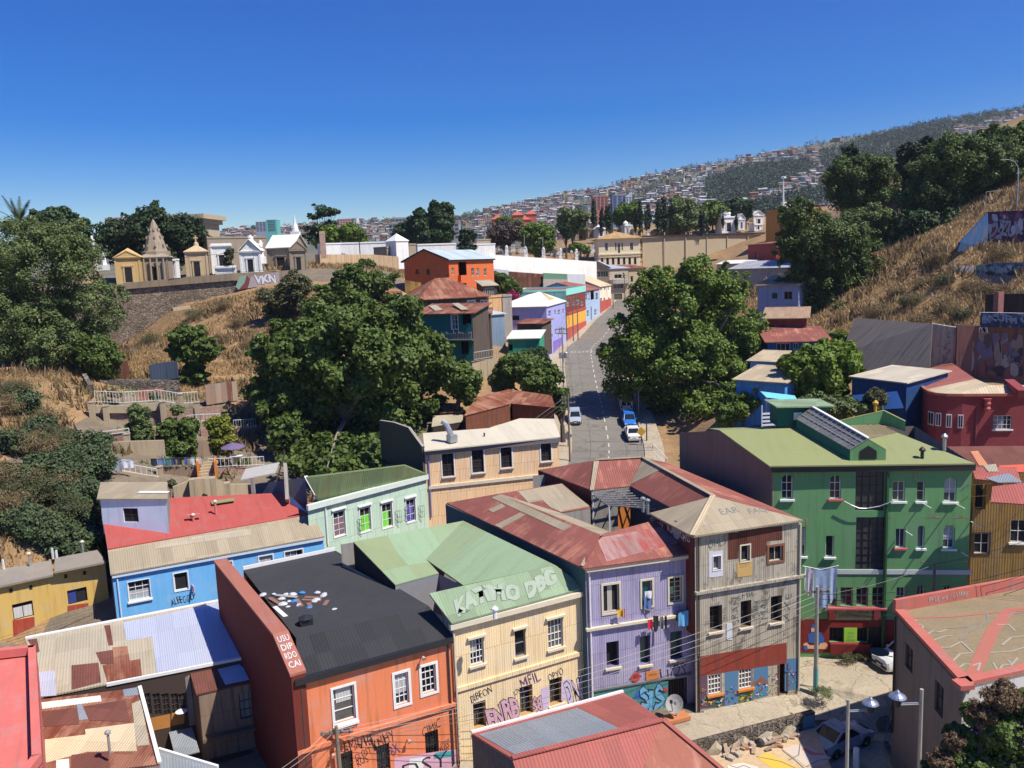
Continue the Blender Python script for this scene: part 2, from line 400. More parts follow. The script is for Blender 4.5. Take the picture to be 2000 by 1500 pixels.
def splotch(w,par,u0,u1,v0,v1,n,cols,seed,off=.02):
    rg=random.Random(seed); mb=MB()
    for k in range(n):
        x,y=rg.uniform(u0,u1),rg.uniform(v0,v1); a=(u1-u0)*rg.uniform(.03,.11); b=(v1-v0)*rg.uniform(.08,.3); ph=rg.uniform(0,6); P_=[]
        for i in range(9):
            t=2*math.pi*i/9; r=rg.uniform(.7,1.1); P_.append((min(u1,max(u0,x+a*r*math.cos(t+ph))),min(v1,max(v0,y-b*r*math.sin(t+ph)))))
        mb.face(blob_poly(w,P_,off+.002*k),rg.choice(cols))
    o=mb.build('mural',par); return o
def paint(name,col,rough=.8): return plain('paint_'+name,col,rough,0,.05)
INK=paint('black',(.02,.02,.025)); PINK=paint('pink',(.62,.36,.45)); LILAC=paint('lilac',(.55,.45,.62)); WPAINT=paint('white',(.7,.7,.68)); PURP=paint('purple',(.13,.06,.16)); TEALP=paint('teal',(.05,.32,.36)); BLUEP=paint('blue',(.03,.12,.42)); REDP=paint('red',(.45,.05,.04)); ORGP=paint('orange',(.6,.2,.04)); LIMEP=paint('lime',(.32,.6,.05)); SILV=paint('silver',(.42,.43,.42)); DGREY=paint('grey',(.16,.17,.16)); YELP=paint('yellow',(.7,.45,.05)); PEACHP=paint('peach',(.75,.45,.25)); GRNP=paint('green',(.08,.3,.12))
# ------------------------------------------------------------ terrain
CP=[(-140,10,-4),(-60,20,-3),(0,10,-3),(80,10,-3),(140,20,4),(-60,30,-2.5),(-40,36,-2.2),(-20,38,-1.6),(-10,39,-1),(0,41,-.4),(9,36,-.2),(10,42,0),(20,40,0),(30,38,0),(45,36,1),(60,40,5),
(11,48,0),(18,50,0),(25,50,0),(22,45,0),(30,53,.1),(42,54,2),(-38,56,-.2),(-28,57,.3),(-14,63,1),(-4,73,2.4),(5,78,3.2),(7,88,3.6),(9,96,3.8),(14,98,4.2),(2,58,.8),(12,64,1.2),(18,68,1.6),(24,72,2.4),(35,68,5),(46,71,3),(60,72,4),(80,80,9),
(30,86,6),(25,95,7.5),(29.8,97,9.5),(37,90,11.5),(45,79,5),(52.7,105,13.5),(41,110,13.5),(43,125,13.3),(30,120,9),(54.7,118,17.5),(57,128,20.5),(66.3,126,22.5),(70,118,20),(60,100,15),(75,100,20),(73.8,126,27.3),(81.8,136,34.5),(77.9,165,34.8),(64.8,160,29.2),(62.6,198,25.5),(95,120,33),(110,140,46),(105,170,48),(100,100,26),(140,120,42),(140,200,66),(100,220,47),
(-40.8,66,7.2),(-40.7,71,8.3),(-43.4,80,10.8),(-55.9,95,16),(-54.3,100,16.3),(-54.8,110,16.6),(-54.3,125,17),(-48.3,130,17.1),(-44.8,140,19.5),(-56.8,122,16.8),(-38,92,8.8),(-43.8,92,10.3),(-24.5,95,6.3),(-15,82,4.4),(-5,90,5.5),(-2,102,8.4),(-4,112,12.5),(-5.7,116,14.4),(-75,60,12),(-75,80,17),(-80,100,21),(-80,125,19),(-120,60,22),(-120,110,31),
(-72,147.5,15),(-64,147.5,18),(-57,148,21.5),(-50,149,24),(-44,149.5,25.5),(-90,147,17),(-34,150,25.5),(-24,150,24.5),(-10.6,150,21),(-14,135,18),(-26,130,15.5),(-20,118,11.5),(-30,110,11),(0.2,130,13.6),(2,140,14.5),
(-60,154,28),(-100,154,28.5),(-140,154,31),(-40,156,28.3),(-24,160,28.2),(-60,230,28.5),(-120,230,29),(-20,215,28),(-60,330,29),(-140,330,29),(0,190,22.5),(6,215,24.5),(-8,170,22.5),(0,246,29),(12,275,31),(26,252,21),(43,255,20),(62,250,22),(20,292,33),(44,294,36),(80,292,36),(50,330,42),(80,330,42),(0,330,33),(120,330,44),(60,225,23)]
_a,_b=G(1330,1463,0),G(1592,1394,0); _d=(_b-_a).normalized(); _lw=(_a.x,_a.y,_d.x,_d.y)
CP+=[tuple(P(*q)) for q in ((1880,478,129),(1926,474,131),(1985,472,130),(1990,408,134),(1906,543,119),(1985,541,116.5),(1865,530,121),(1840,500,128))]
_cpts=np.array(CP,float)
ROAD=[(6.0,96,3.7),(7.4,104,4.6),(8.3,119,7.0),(8.6,128,8.5),(9.5,144,10.6),(10.7,157,12.0),(14.3,170,12.8),(19.6,192,14.4),(25.5,214,16.0),(33.6,245,18.6)]
def _rd(): # densified road with left edge, width direction to the right
    pts=np.array(ROAD); out=[]
    t=np.linspace(0,len(pts)-1,90)
    for q in t:
        i=min(int(q),len(pts)-2); f=q-i
        p0,p1,p2,p3=pts[max(i-1,0)],pts[i],pts[i+1],pts[min(i+2,len(pts)-1)]
        out.append(.5*((2*p1)+(-p0+p2)*f+(2*p0-5*p1+4*p2-p3)*f*f+(-p0+3*p1-3*p2+p3)*f**3))
    return np.array(out)
RD=_rd(); _tg=np.gradient(RD[:,:2],axis=0); _tg/=np.linalg.norm(_tg,axis=1)[:,None]; RN=np.stack([_tg[:,1],-_tg[:,0]],1); RW=9.2
_RC=np.concatenate([np.c_[RD[:,:2]+RN*o,RD[:,2:]] for o in (-2.6,0,RW/2,RW,RW+2.4)])
_X=np.vstack([_cpts,_RC[::6]-np.array([0,0,.1])])
_D=np.linalg.norm(_X[:,None,:2]-_X[None,:,:2],axis=2)
_A=np.block([[-_D-np.eye(len(_X))*.15,np.c_[np.ones(len(_X)),_X[:,:2]]],[np.c_[np.ones(len(_X)),_X[:,:2]].T,np.zeros((3,3))]])
_W=np.linalg.solve(_A,np.r_[_X[:,2],0,0,0])
PLZ=np.array([(9,30),(60,30),(60,47),(34,56),(24,57.5),(18.6,57),(10.9,47.8),(4,47.6),(-3.8,43.6),(-14,38),(-14,30)])
def PZ(x,y):
    f=np.clip((51-y)/4.2,0,1)*np.clip((x-16.2)/1.6,0,1); s=np.clip(((x-_lw[0])*_lw[3]-(y-_lw[1])*_lw[2])/.3,0,1)*np.clip((x-3)/.5,0,1); return -1.9*np.maximum(f*f*(3-2*f),s)
def inpoly(x,y,pl):
    c=np.zeros(x.shape,bool); n=len(pl)
    for i in range(n):
        x1,y1=pl[i];x2,y2=pl[(i+1)%n]
        k=((y1>y)!=(y2>y))&(x<(x2-x1)*(y-y1)/(y2-y1+1e-12)+x1); c^=k
    return c
def ground(x,y):
    x=np.asarray(x,float);y=np.asarray(y,float); sh=x.shape; x=x.ravel();y=y.ravel(); z=np.empty(len(x))
    for k in range(0,len(x),4000):
        q=np.c_[x[k:k+4000],y[k:k+4000]]
        d=np.linalg.norm(q[:,None]-_X[None,:,:2],axis=2)
        zz=-d@_W[:-3]+_W[-3]+q@_W[-2:]
        dr=np.linalg.norm(q[:,None]-_RC[None,:,:2],axis=2); j=dr.argmin(1); dm=dr.min(1)
        f=np.clip((dm-1.8)/4,0,1); f=f*f*(3-2*f); zz=zz*f+(_RC[j,2]-.14)*(1-f)
        z[k:k+4000]=zz
    p=inpoly(x,y,PLZ); z[p]=PZ(x[p],y[p])-.2
    return z.reshape(sh)
def gz(x,y): return float(ground(np.array([x]),np.array([y]))[0])
GRASSM=groundmat('dry_hillside',(sr(172,136,94),sr(142,114,80),sr(126,102,70),sr(100,86,58)),(.1,.6,3.2))
CITYM=groundmat('packed_earth',(sr(140,126,104),sr(118,104,86),sr(100,90,74),sr(80,70,58)),(.15,.8,5))
def make_terrain():
    xs=np.concatenate([np.arange(-150,-70,3),np.arange(-70,90,1.25),np.arange(90,151,3)]); ys=np.concatenate([np.arange(12,60,1.5),np.arange(60,180,1.25),np.arange(180,341,3)])
    X,Y=np.meshgrid(xs,ys); Z=ground(X,Y)
    nzv=np.sin(X*.7+np.sin(Y*.5)*2)*np.sin(Y*.63+np.sin(X*.41)*2)*.16
    slope=np.hypot(*np.gradient(Z)); pl=inpoly(X.ravel(),Y.ravel(),PLZ).reshape(X.shape)
    dr=np.min(np.linalg.norm(np.c_[X.ravel(),Y.ravel()][:,None]-_RC[None,::3,:2],axis=2),1).reshape(X.shape)
    Z=Z+np.where(pl|(dr<7),0,nzv*np.clip(slope*2,.2,2))
    # cemetery terrace stays level behind its wall
    ny,nx=X.shape; V=np.c_[X.ravel(),Y.ravel(),Z.ravel()]
    F=[(j*nx+i,j*nx+i+1,(j+1)*nx+i+1,(j+1)*nx+i) for j in range(ny-1) for i in range(nx-1)]
    me=bpy.data.meshes.new('terrain'); me.from_pydata(V.tolist(),[],F); me.polygons.foreach_set('use_smooth',[True]*len(F))
    me.materials.append(GRASSM); me.materials.append(CITYM)
    c=np.array([(V[f[0]]+V[f[2]])/2 for f in F])
    city=((c[:,0]>-36)&(c[:,0]<34)&(c[:,1]<78)&(c[:,2]<6.5))|((c[:,1]>152)&(c[:,0]<-20))|((c[:,1]<58)&(c[:,0]>-40))|((c[:,0]>-49)&(c[:,0]<-8)&(c[:,1]>74)&(c[:,1]<106)&(c[:,2]<15.5))
    me.polygons.foreach_set('material_index',city.astype(int)); me.update()
    o=bpy.data.objects.new('terrain',me); COL.objects.link(o); tag(o,kind='structure'); return o
make_terrain()
# road, pavements, markings
ASPH=groundmat('asphalt',(sr(126,120,110),sr(114,109,100),sr(134,126,114),sr(100,96,88)),(.08,.5,8),.9,.15,.22)
PAVE=groundmat('pavement_concrete',(sr(186,172,148),sr(172,158,136),sr(160,146,124),sr(130,118,98)),(.12,.7,5),.92,.2,.35)
MARK=plain('road_paint',sr(190,186,172),.8,0,.2)
def strip(name,o0,o1,dz,m,i0=0,i1=None,kerb=0):
    mb=MB(); i1=i1 or len(RD)-1
    def pt(i,o,z=0): return Vector((*(RD[i,:2]+RN[i]*o),RD[i,2]+dz+z))
    for i in range(i0,i1):
        mb.face([pt(i,o0),pt(i,o1),pt(i+1,o1),pt(i+1,o0)],m)
        if kerb:
            e=o1 if kerb>0 else o0
            mb.face([pt(i,e),pt(i,e,-.3),pt(i+1,e,-.3),pt(i+1,e)],m)
    o=mb.build(name); tag(o,kind='structure'); return o
strip('road',-.05,RW+.05,0,ASPH); strip('pavement',-2.7,0,.14,PAVE,kerb=1); strip('pavement',RW,RW+2.4,.14,PAVE,kerb=-1)
def atroad(px,o): # point on the road surface at arc index
    i=int(px); f=px-i; a=RD[i]*(1-f)+RD[min(i+1,len(RD)-1)]*f; n=RN[i]; return Vector((a[0]+n[0]*o,a[1]+n[1]*o,a[2]))
mb=MB()
for k in range(2,70,2):
    a,b=atroad(k,4.75),atroad(k+.95,4.75); n=Vector((*RN[k],0))*.08; u=Vector((0,0,.012)); mb.face([a-n+u,a+n+u,b+n+u,b-n+u],MARK)
n0=Vector((0,0,.012)); mb.face([atroad(.4,.2)+n0,atroad(.4,4.6)+n0,atroad(.7,4.6)+n0,atroad(.7,.2)+n0],MARK)
n0=Vector((0,0,.012)); mb.face([atroad(20,.2)+n0,atroad(20,2.6)+n0,atroad(20.25,2.6)+n0,atroad(20.25,.2)+n0],MARK)
tag(mb.build('road_markings'),kind='structure')
SEAM=plain('road_seam',sr(80,78,74),.9,0,.1); mb=MB(); u=Vector((0,0,.006))
for k in np.arange(1,84,2.6):
    a,b=atroad(k,.1),atroad(k,RW-.1); c,d=atroad(k+.05,RW-.1),atroad(k+.05,.1); mb.face([a+u,b+u,c+u,d+u],SEAM)
for o in (2.4,6.9):
    for k in range(0,80,2): mb.face([atroad(k,o)+u,atroad(k,o+.05)+u,atroad(k+2,o+.05)+u,atroad(k+2,o)+u],SEAM)
tag(mb.build('road_seams'),kind='structure')
c=G(1152,694,11.0); i=int(np.argmin(abs(RD[:,1]-c.y))); t2=Vector((*RN[i],0)); f2=Vector((*_tg[i],(RD[i+1,2]-RD[i,2])/np.linalg.norm(RD[i+1,:2]-RD[i,:2]))).normalized()
o_=lettering(None,'LESTO',atroad(i,3.0)+Vector((0,0,.02)),-t2,-f2,4.0,1.5,MARK,off=.02,name='road_lettering'); tag(o_,kind='structure')
# plaza sheet
_gx=np.arange(-14,61,.6); _gy=np.arange(30,58,.6); mb=MB(); _XX,_YY=np.meshgrid(_gx,_gy); _ZZ=PZ(_XX,_YY); _in=inpoly((_XX+.3).ravel(),(_YY+.3).ravel(),PLZ).reshape(_XX.shape)
for j in range(len(_gy)-1):
    for i in range(len(_gx)-1):
        if _in[j,i]: mb.face([(_XX[b,a],_YY[b,a],_ZZ[b,a]) for b,a in ((j,i),(j,i+1),(j+1,i+1),(j+1,i))],PAVE,None,True)
tag(mb.build('plaza_pavement'),kind='structure')
# ------------------------------------------------------------ far hills with the town on them
RIDGE=[(-500,535),(0,500),(405,463),(450,450),(500,446),(600,441),(700,434),(760,430),(840,433),(880,430),(900,420),(940,414),(955,409),(1000,401),(1060,389),(1100,379),(1150,373),(1200,361),(1250,348),(1330,331),(1400,318),(1500,300),(1600,280),(1700,261),(1800,242),(1900,225),(2000,211),(2500,130)]
_rz=[ray(u,v) for u,v in RIDGE]; _raz=np.array([r.x/r.y for r in _rz]); _rel=np.array([r.z/r.y for r in _rz])
Y0,Y1=330.,1500.
def fhill(a,Y):
    """height of the far hillside at azimuth slope a=x/y and distance Y"""
    a=np.asarray(a,float);Y=np.asarray(Y,float); er=np.interp(a,_raz,_rel); t=np.clip((Y-Y0)/(Y1-Y0),0,1.3)
    e0=-.03; tt=np.clip(t,0,1)**.62
    x=a*Y; wob=(np.sin(x*.013+Y*.004)*np.sin(Y*.009-x*.006)*.0045+np.sin(x*.031+1.3)*np.sin(Y*.021)*.002)*np.clip(t*5,0,1)*np.clip((1-t)*6,0,1)
    e=e0+(er-e0)*tt+wob
    e=np.where(t>1,er-(t-1)*.12,e)
    return H+e*Y
FARM=groundmat('far_hillside',(sr(126,112,88),sr(92,94,74),sr(82,86,68),sr(66,72,56)),(.006,.03,.2),.95,0)
def make_far():
    A=np.linspace(-1.0,.95,260); T=np.concatenate([np.linspace(Y0,Y1,70),np.linspace(Y1+30,Y1*1.3,6)])
    AA,TT=np.meshgrid(A,T); Z=fhill(AA,TT); V=np.c_[(AA*TT).ravel(),TT.ravel(),Z.ravel()]; nx=len(A)
    Fc=[(j*nx+i,j*nx+i+1,(j+1)*nx+i+1,(j+1)*nx+i) for j in range(len(T)-1) for i in range(nx-1)]
    me=bpy.data.meshes.new('hills'); me.from_pydata(V.tolist(),[],Fc); me.polygons.foreach_set('use_smooth',[True]*len(Fc)); me.materials.append(FARM)
    o=bpy.data.objects.new('hills',me); COL.objects.link(o); tag(o,kind='structure')
    mb=MB(); mb.face([(-2000,-150,-30),(2000,-150,-30),(2000,2150,-30),(-2000,2150,-30)],FARM); tag(mb.build('distant_ground'),kind='structure')
make_far()
FOREST=[[(1376,392),(1380,352),(1400,345),(1440,330),(1500,322),(1545,318),(1580,312),(1592,330),(1570,346),(1500,376),(1460,392),(1400,408)],[(1600,300),(1640,288),(1700,268),(1760,256),(1850,236),(1870,250),(1840,290),(1760,332),(1700,345),(1640,350),(1605,335)],[(1850,236),(2000,212),(2000,220),(1900,246)],[(872,436),(905,420),(948,414),(955,425),(900,440)],[(1420,425),(1500,395),(1600,370),(1620,400),(1540,430),(1470,450)],[(1180,420),(1290,350),(1300,360),(1220,410)]]
_fp=[np.array(p,float) for p in FOREST]
def projA(x,y,z):
    dz=z-H; w=y*_cpx-dz*_spx; yc=(dz*_cpx+y*_spx)/w; xc=x/w
    return 1000+(xc*_c-yc*_s)*F,750-(xc*_s+yc*_c)*F
_cpx,_spx=math.cos(PITCH),math.sin(PITCH)
BARE=np.array([(1290,352),(1420,322),(1430,332),(1340,368),(1280,378)],float)
def make_town():
    n=12000; a=NR.uniform(-.42,.66,n); Y=Y0+(Y1-Y0)*NR.uniform(.06,.985,n)**.75; x=a*Y; z=fhill(a,Y); u,v=projA(x,Y,z)
    ok=(u>395)&(u<2010)&(v<470)
    forest=np.zeros(n,bool)
    for p in _fp: forest|=inpoly(u,v,p)
    nzm=np.sin(x*.02+Y*.011)*np.sin(Y*.017-x*.013)
    town=ok&~forest&(nzm>-.5)&((u<1640)|(u>1840))&~(inpoly(u,v,BARE)&(NR.uniform(size=n)>.25))
    # thin so neighbours do not overlap
    idx=np.where(town)[0]; NR.shuffle(idx); grid={}; keep=[]
    for i in idx:
        k=(int(x[i]//11),int(Y[i]//13))
        if k in grid: continue
        grid[k]=1; keep.append(i)
    keep=sorted(keep,key=lambda i:Y[i])
    wc=[mul(q,.72) for q in [sr(215,210,200),sr(190,170,140),sr(150,150,150),sr(170,120,95),sr(120,140,150),sr(190,185,130),sr(205,205,205),sr(160,150,130),sr(110,105,100)]]
    rc=[mul(q,.72) for q in [sr(190,190,190),sr(150,95,80),sr(130,125,120),sr(205,205,200),sr(160,110,85),sr(120,130,135)]]
    wn=['white','tan','grey','brick','slate','ochre','pale','buff','dark']; rn=['zinc','red','grey','white','rust','steel']
    WM=[plain('far_wall_'+a_,c,.9) for a_,c in zip(wn,wc)]; RM=[plain('far_roof_'+a_,c,.8) for a_,c in zip(rn,rc)]
    DW=plain('far_window',(.05,.05,.06),.5)
    def house(mb,c,rz,L,W,h,wm,rm,k):
        cr,sr_=math.cos(rz),math.sin(rz)
        def q(p,r,zz): return (c[0]+p*cr-r*sr_,c[1]+p*sr_+r*cr,c[2]+zz)
        l,w_=L/2,W/2; b=-6
        for p,r in (((-l,-w_),(l,-w_)),((l,-w_),(l,w_)),((l,w_),(-l,w_)),((-l,w_),(-l,-w_))): mb.face([q(*p,b),q(*r,b),q(*r,h),q(*p,h)],wm)
        e=.4; rh=W*.22 if k%3 else W*.12
        if k%4==3: mb.slab([q(-l-e,-w_-e,h),q(l+e,-w_-e,h),q(l+e,w_+e,h+rh),q(-l-e,w_+e,h+rh)],.25,rm)
        else:
            mb.face([q(-l-e,-w_-e,h),q(l+e,-w_-e,h),q(l+e,0,h+rh),q(-l-e,0,h+rh)],rm); mb.face([q(l+e,w_+e,h),q(-l-e,w_+e,h),q(-l-e,0,h+rh),q(l+e,0,h+rh)],rm)
            for sx in (-l,l): mb.face([q(sx,-w_,h),q(sx,w_,h),q(sx,0,h+rh)][::(1 if sx>0 else -1)],wm)
        for i in range(2 if L<9 else 3):
            p=-l+(i+.5)*L/(2 if L<9 else 3)
            for zz in ([1.2] if h<4 else [1.0,3.9]): mb.face([q(p-.6,-w_-.04,zz),q(p+.6,-w_-.04,zz),q(p+.6,-w_-.04,zz+1.3),q(p-.6,-w_-.04,zz+1.3)],DW)
    protos={}; rest=MB(); cnt=0
    gl='small hillside houses on the slope beyond the cemetery'
    for n_,i in enumerate(keep):
        wi=R.choice([0,0,1,2,3,3,4,5,6,6,7,8]); ri=R.choice([0,0,1,2,3,4,4,5]); k=R.randrange(4); rz=R.choice([-.5,-.2,0,.15,.4])+R.uniform(-.15,.15)
        if cnt<300:
            key=(wi,ri,k)
            if key not in protos:
                mb=MB(); house(mb,(0,0,0),0,R.uniform(7,10),R.uniform(6,8),R.choice([3.4,3.4,5.8]),WM[wi],RM[ri],k); o=mb.build('hillside_house'); protos[key]=o
            else:
                o=protos[key].copy(); COL.objects.link(o)
            o.location=(x[i],Y[i],z[i]+.3); o.rotation_euler=(0,0,rz); cnt+=1
            tag(o,'small %s walled house with %s roof on the far hillside'%(wn[wi],rn[ri]),'house',gl)
        else: house(rest,(x[i],Y[i],z[i]+.3),rz,R.uniform(6,10),R.uniform(5,8),R.choice([3.2,3.6,5.8]),WM[wi],RM[ri],k)
    tag(rest.build('hillside_town'),kind='stuff')
    # trees of the far hills, one far-off wood
    fi=np.where(ok&forest)[0]; oi=np.where(ok&~forest)[0]; NR.shuffle(oi); oi=oi[:2600]
    T_=[(x[i],Y[i],z[i],R.uniform(5,10) if Y[i]>900 else R.uniform(5,9)) for i in list(fi)+list(oi)]
    # more in the forest
    m=17000; a2=NR.uniform(.2,.66,m); Y2=Y0+(Y1-Y0)*NR.uniform(.2,1.0,m); x2=a2*Y2; z2=fhill(a2,Y2); u2,v2=projA(x2,Y2,z2); f2=np.zeros(m,bool)
    for p in _fp: f2|=inpoly(u2,v2,p)
    T_+=[(x2[i],Y2[i],z2[i],R.uniform(6,11)) for i in np.where(f2)[0]]
    # skyline trees
    for _ in range(150):
        a3=R.uniform(-.05,.66); T_.append((a3*Y1*.99,Y1*.99,float(fhill(a3,Y1*.99)),R.choice([4,5,6,8,11])*(1 if a3>.12 else .7)))
    T_=np.array(T_); V=[];n_l=20
    c=np.repeat(T_,n_l,0); hh=c[:,3]; d=NR.normal(size=(len(c),3)); d/=np.linalg.norm(d,axis=1)[:,None]; rr=NR.uniform(.5,1,len(c))[:,None]
    P_=c[:,:3]+d*rr*np.c_[hh*.36,hh*.36,hh*.5]+np.c_[0*hh,0*hh,hh*.5]
    leaf_object('far_wood',P_,hh*.2,leafmat('far_foliage',(.026,.040,.018),(.065,.085,.04),0),kind='stuff')
# ------------------------------------------------------------ foliage
def leaf_mesh(name,Pn,size,mat,bias=None,tri=False,aspect=1.0,updir=.45):
    """many small randomly turned leaf quads; bias = preferred normals (outward)"""
    n=len(Pn); d=NR.normal(size=(n,3))
    if bias is not None: d=d*.75+bias*1.0
    d[:,2]+=updir; d/=np.linalg.norm(d,axis=1)[:,None]+1e-9
    r=NR.normal(size=(n,3)); a=np.cross(d,r); a/=np.linalg.norm(a,axis=1)[:,None]+1e-9; b=np.cross(d,a)
    s=(np.asarray(size)*NR.uniform(.6,1.25,n))[:,None]*.5
    a=a*s*aspect; b=b*s
    k=NR.uniform(.55,1.0,(n,1))
    V=np.stack([Pn-a*k-b*.35,Pn+a*.35-b,Pn+a*k+b*.3,Pn-a*.3+b],1).reshape(-1,3)
    me=bpy.data.meshes.new(name); me.vertices.add(n*4); me.vertices.foreach_set('co',V.ravel()); me.loops.add(n*4); me.polygons.add(n)
    me.loops.foreach_set('vertex_index',np.arange(n*4,dtype=np.int32)); me.polygons.foreach_set('loop_start',np.arange(0,n*4,4,dtype=np.int32)); me.polygons.foreach_set('loop_total',np.full(n,4,dtype=np.int32))
    me.materials.append(mat); me.update(calc_edges=True); return me
def leaf_object(name,Pn,size,mat,parent=None,kind=None,bias=None,**kw):
    o=bpy.data.objects.new(name,leaf_mesh(name,np.asarray(Pn,float),size,mat,bias,**kw)); COL.objects.link(o)
    if parent: o.parent=parent
    if kind: o['kind']=kind
    return o
BARK=plain('bark',(.10,.08,.06),.95,0,.4); BARKP=plain('pale_bark',(.24,.2,.15),.95,0,.3)
def crown(blobs,nclump,nleaf,leaf,clump=.16,squash=.8,droop=0,seed=1):
    """blobs: (x,y,z,rx,ry,rz). leaves gathered in clumps over the blobs' surfaces"""
    rg=np.random.default_rng(seed); vol=np.array([b[3]*b[4]*b[5] for b in blobs])**.67; vol/=vol.sum()
    bi=rg.choice(len(blobs),nclump,p=vol); d=rg.normal(size=(nclump,3)); d[:,2]=np.where(rg.uniform(size=nclump)<.7,np.abs(d[:,2]),d[:,2]); d/=np.linalg.norm(d,axis=1)[:,None]
    B=np.array(blobs); c=B[bi,:3]+d*B[bi,3:]*rg.uniform(.6,1.12,nclump)[:,None]
    R_=np.cbrt(B[bi,3]*B[bi,4]*B[bi,5])*clump*1.0*rg.uniform(.5,1.45,nclump)
    w=R_**2; w/=w.sum(); li=rg.choice(nclump,nleaf,p=w); e=rg.normal(size=(nleaf,3)); e[:,2]=np.where(rg.uniform(size=nleaf)<.62,np.abs(e[:,2]),e[:,2])-.2*droop; e/=np.linalg.norm(e,axis=1)[:,None]
    rr=rg.uniform(.45,1.08,nleaf)[:,None]
    P_=c[li]+e*rr*R_[li][:,None]*np.array([1,1,squash])
    if droop: P_[:,2]-=rg.uniform(0,1,nleaf)**2*R_[li]*droop
    bias=e*.8+d[li]*.35
    nf=int(nleaf*.3); vol2=np.array([b[3]*b[4]*b[5] for b in blobs])**.67; vol2/=vol2.sum(); fi=rg.choice(len(blobs),nf,p=vol2); fd=rg.normal(size=(nf,3)); fd/=np.linalg.norm(fd,axis=1)[:,None]
    fp=B[fi,:3]+fd*B[fi,3:]*rg.uniform(.45,.9,nf)[:,None]
    P_=np.vstack([P_,fp]); bias=np.vstack([bias,fd*.7])
    return P_,bias,c
def tree(name,label,cat,base,blobs,leaf,nclump,nleaf,mat,trunk=.35,clump=.16,group=None,squash=.95,droop=0,bark=None,seed=1,limbs=14,aspect=1.0,rot=0,trunkpts=None):
    """base world point; blobs relative to base"""
    t=thing(name,label,cat,base,rot,group); P_,b,c=crown(blobs,int(nclump*1.7),int(nleaf*2.8),leaf,clump,squash,droop,seed)
    leaf_object('crown',P_,leaf*.7,mat,t,bias=b,aspect=aspect)
    bark=bark or BARK; mb=MB(); rg=random.Random(seed); top=sum((Vector(q[:3])*q[3] for q in blobs),Vector())/sum(q[3] for q in blobs)
    fork=Vector((top.x*.5,top.y*.5,max(.8,(top.z)*.45)))
    tp=trunkpts or [Vector((0,0,-.6)),Vector((fork.x*.3,fork.y*.3,fork.z*.5)),fork]
    mb.tube(tp,[trunk*1.25,trunk,trunk*.85][:len(tp)],bark,7); tb=mb.build('trunk',t)
    mb=MB(); fk=Vector(tp[-1])
    for k in range(min(limbs,len(c))):
        e=Vector(c[(k*7)%len(c)]); m=fk.lerp(e,.5)+Vector((rg.uniform(-.3,.3),rg.uniform(-.3,.3),rg.uniform(.1,.5)))*trunk*2
        mb.tube([fk,m,e],[trunk*.55,trunk*.3,trunk*.08],bark,5,cap=False)
    mb.build('limbs',tb); return t
def blobs_px(base,Y,lst,depth=1.0):
    """picture ellipses (u,v,ru,rv[,dY]) at distance Y -> blobs relative to base"""
    out=[]
    for q in lst:
        u,v,ru,rv=q[:4]; y=Y+(q[4] if len(q)>4 else 0); p=P(u,v,y); k=y/F
        out.append((p.x-base[0],p.y-base[1],p.z-base[2],ru*k,ru*k*depth,rv*k*1.02))
    return out
def ptree(name,label,cat,bu,bv,Y,lst,leafpx,nclump,nleaf,mat,depth=.9,onground=True,**kw):
    b=P(bu,bv,Y)
    if onground: b.z=gz(b.x,b.y)
    bl=blobs_px(b,Y,lst,depth); return tree(name,label,cat,b,bl,leafpx*Y/F,nclump,nleaf,mat,**kw)
LF_plane=leafmat('plane_leaf',(.056,.098,.014),(.18,.255,.045),.22)
LF_dark=leafmat('ailanthus_leaf',(.046,.078,.014),(.135,.19,.042),.22)
LF_acac=leafmat('acacia_leaf',(.078,.112,.032),(.185,.23,.08),.22)
LF_pep=leafmat('pepper_leaf',(.048,.08,.018),(.13,.175,.05),.22)
LF_conif=leafmat('conifer_leaf',(.022,.045,.016),(.06,.10,.034),.1)
LF_cyp=leafmat('cypress_leaf',(.012,.026,.011),(.032,.056,.022),.05)
LF_wal=leafmat('walnut_leaf',(.075,.13,.014),(.20,.28,.045),.28)
LF_yel=leafmat('yellow_leaf',(.09,.13,.015),(.28,.28,.04),.25)
LF_cact=leafmat('cactus_pad',(.045,.070,.028),(.085,.115,.048),.05)
LF_dry=leafmat('dry_scrub',(.13,.10,.05),(.26,.19,.09),.15)
LF_oliv=leafmat('olive_scrub',(.06,.068,.03),(.13,.13,.055),.15)
LF_brown=leafmat('bare_twigs',(.06,.042,.035),(.11,.08,.065),.05)
# ------------------------------------------------------------ near houses
def RP(mb,pts,t,m,m2=None):
    """roof plate through picture points: first three (u,v,z) fix the plane, (u,v) entries lie in it"""
    k=[G(*p) for p in pts if len(p)==3][:3]; n=(k[1]-k[0]).cross(k[2]-k[0]).normalized(); o=Vector((0,0,H)); W=[]
    for p in pts:
        if len(p)==3: W.append(G(*p))
        else:
            r=ray(*p); W.append(o+r*((k[0]-o).dot(n)/r.dot(n)))
    nn=sum(((W[i]).cross(W[(i+1)%len(W)]) for i in range(len(W))),Vector())
    if nn.z<0: W2=W[::-1]
    else: W2=W
    if mb is not None: mb.slab(W2,t,m,m2)
    return W
def drop(mb,a,b,dz,m): # wall hanging below a roof edge (a left, b right seen from outside)
    a,b=Vector(a),Vector(b); z=Vector((0,0,1)); mb.face([a-z*dz,b-z*dz,b-z*.06,a-z*.06],m)
def walls(mb,pl,z0,z1,m,skip=()):
    for i in range(len(pl)):
        if i in skip: continue
        a,b=pl[i],pl[(i+1)%len(pl)]; za=z1[i] if hasattr(z1,'__len__') else z1; zb=z1[(i+1)%len(pl)] if hasattr(z1,'__len__') else z1
        mb.face([(a[0],a[1],z0),(b[0],b[1],z0),(b[0],b[1],zb),(a[0],a[1],za)],m)
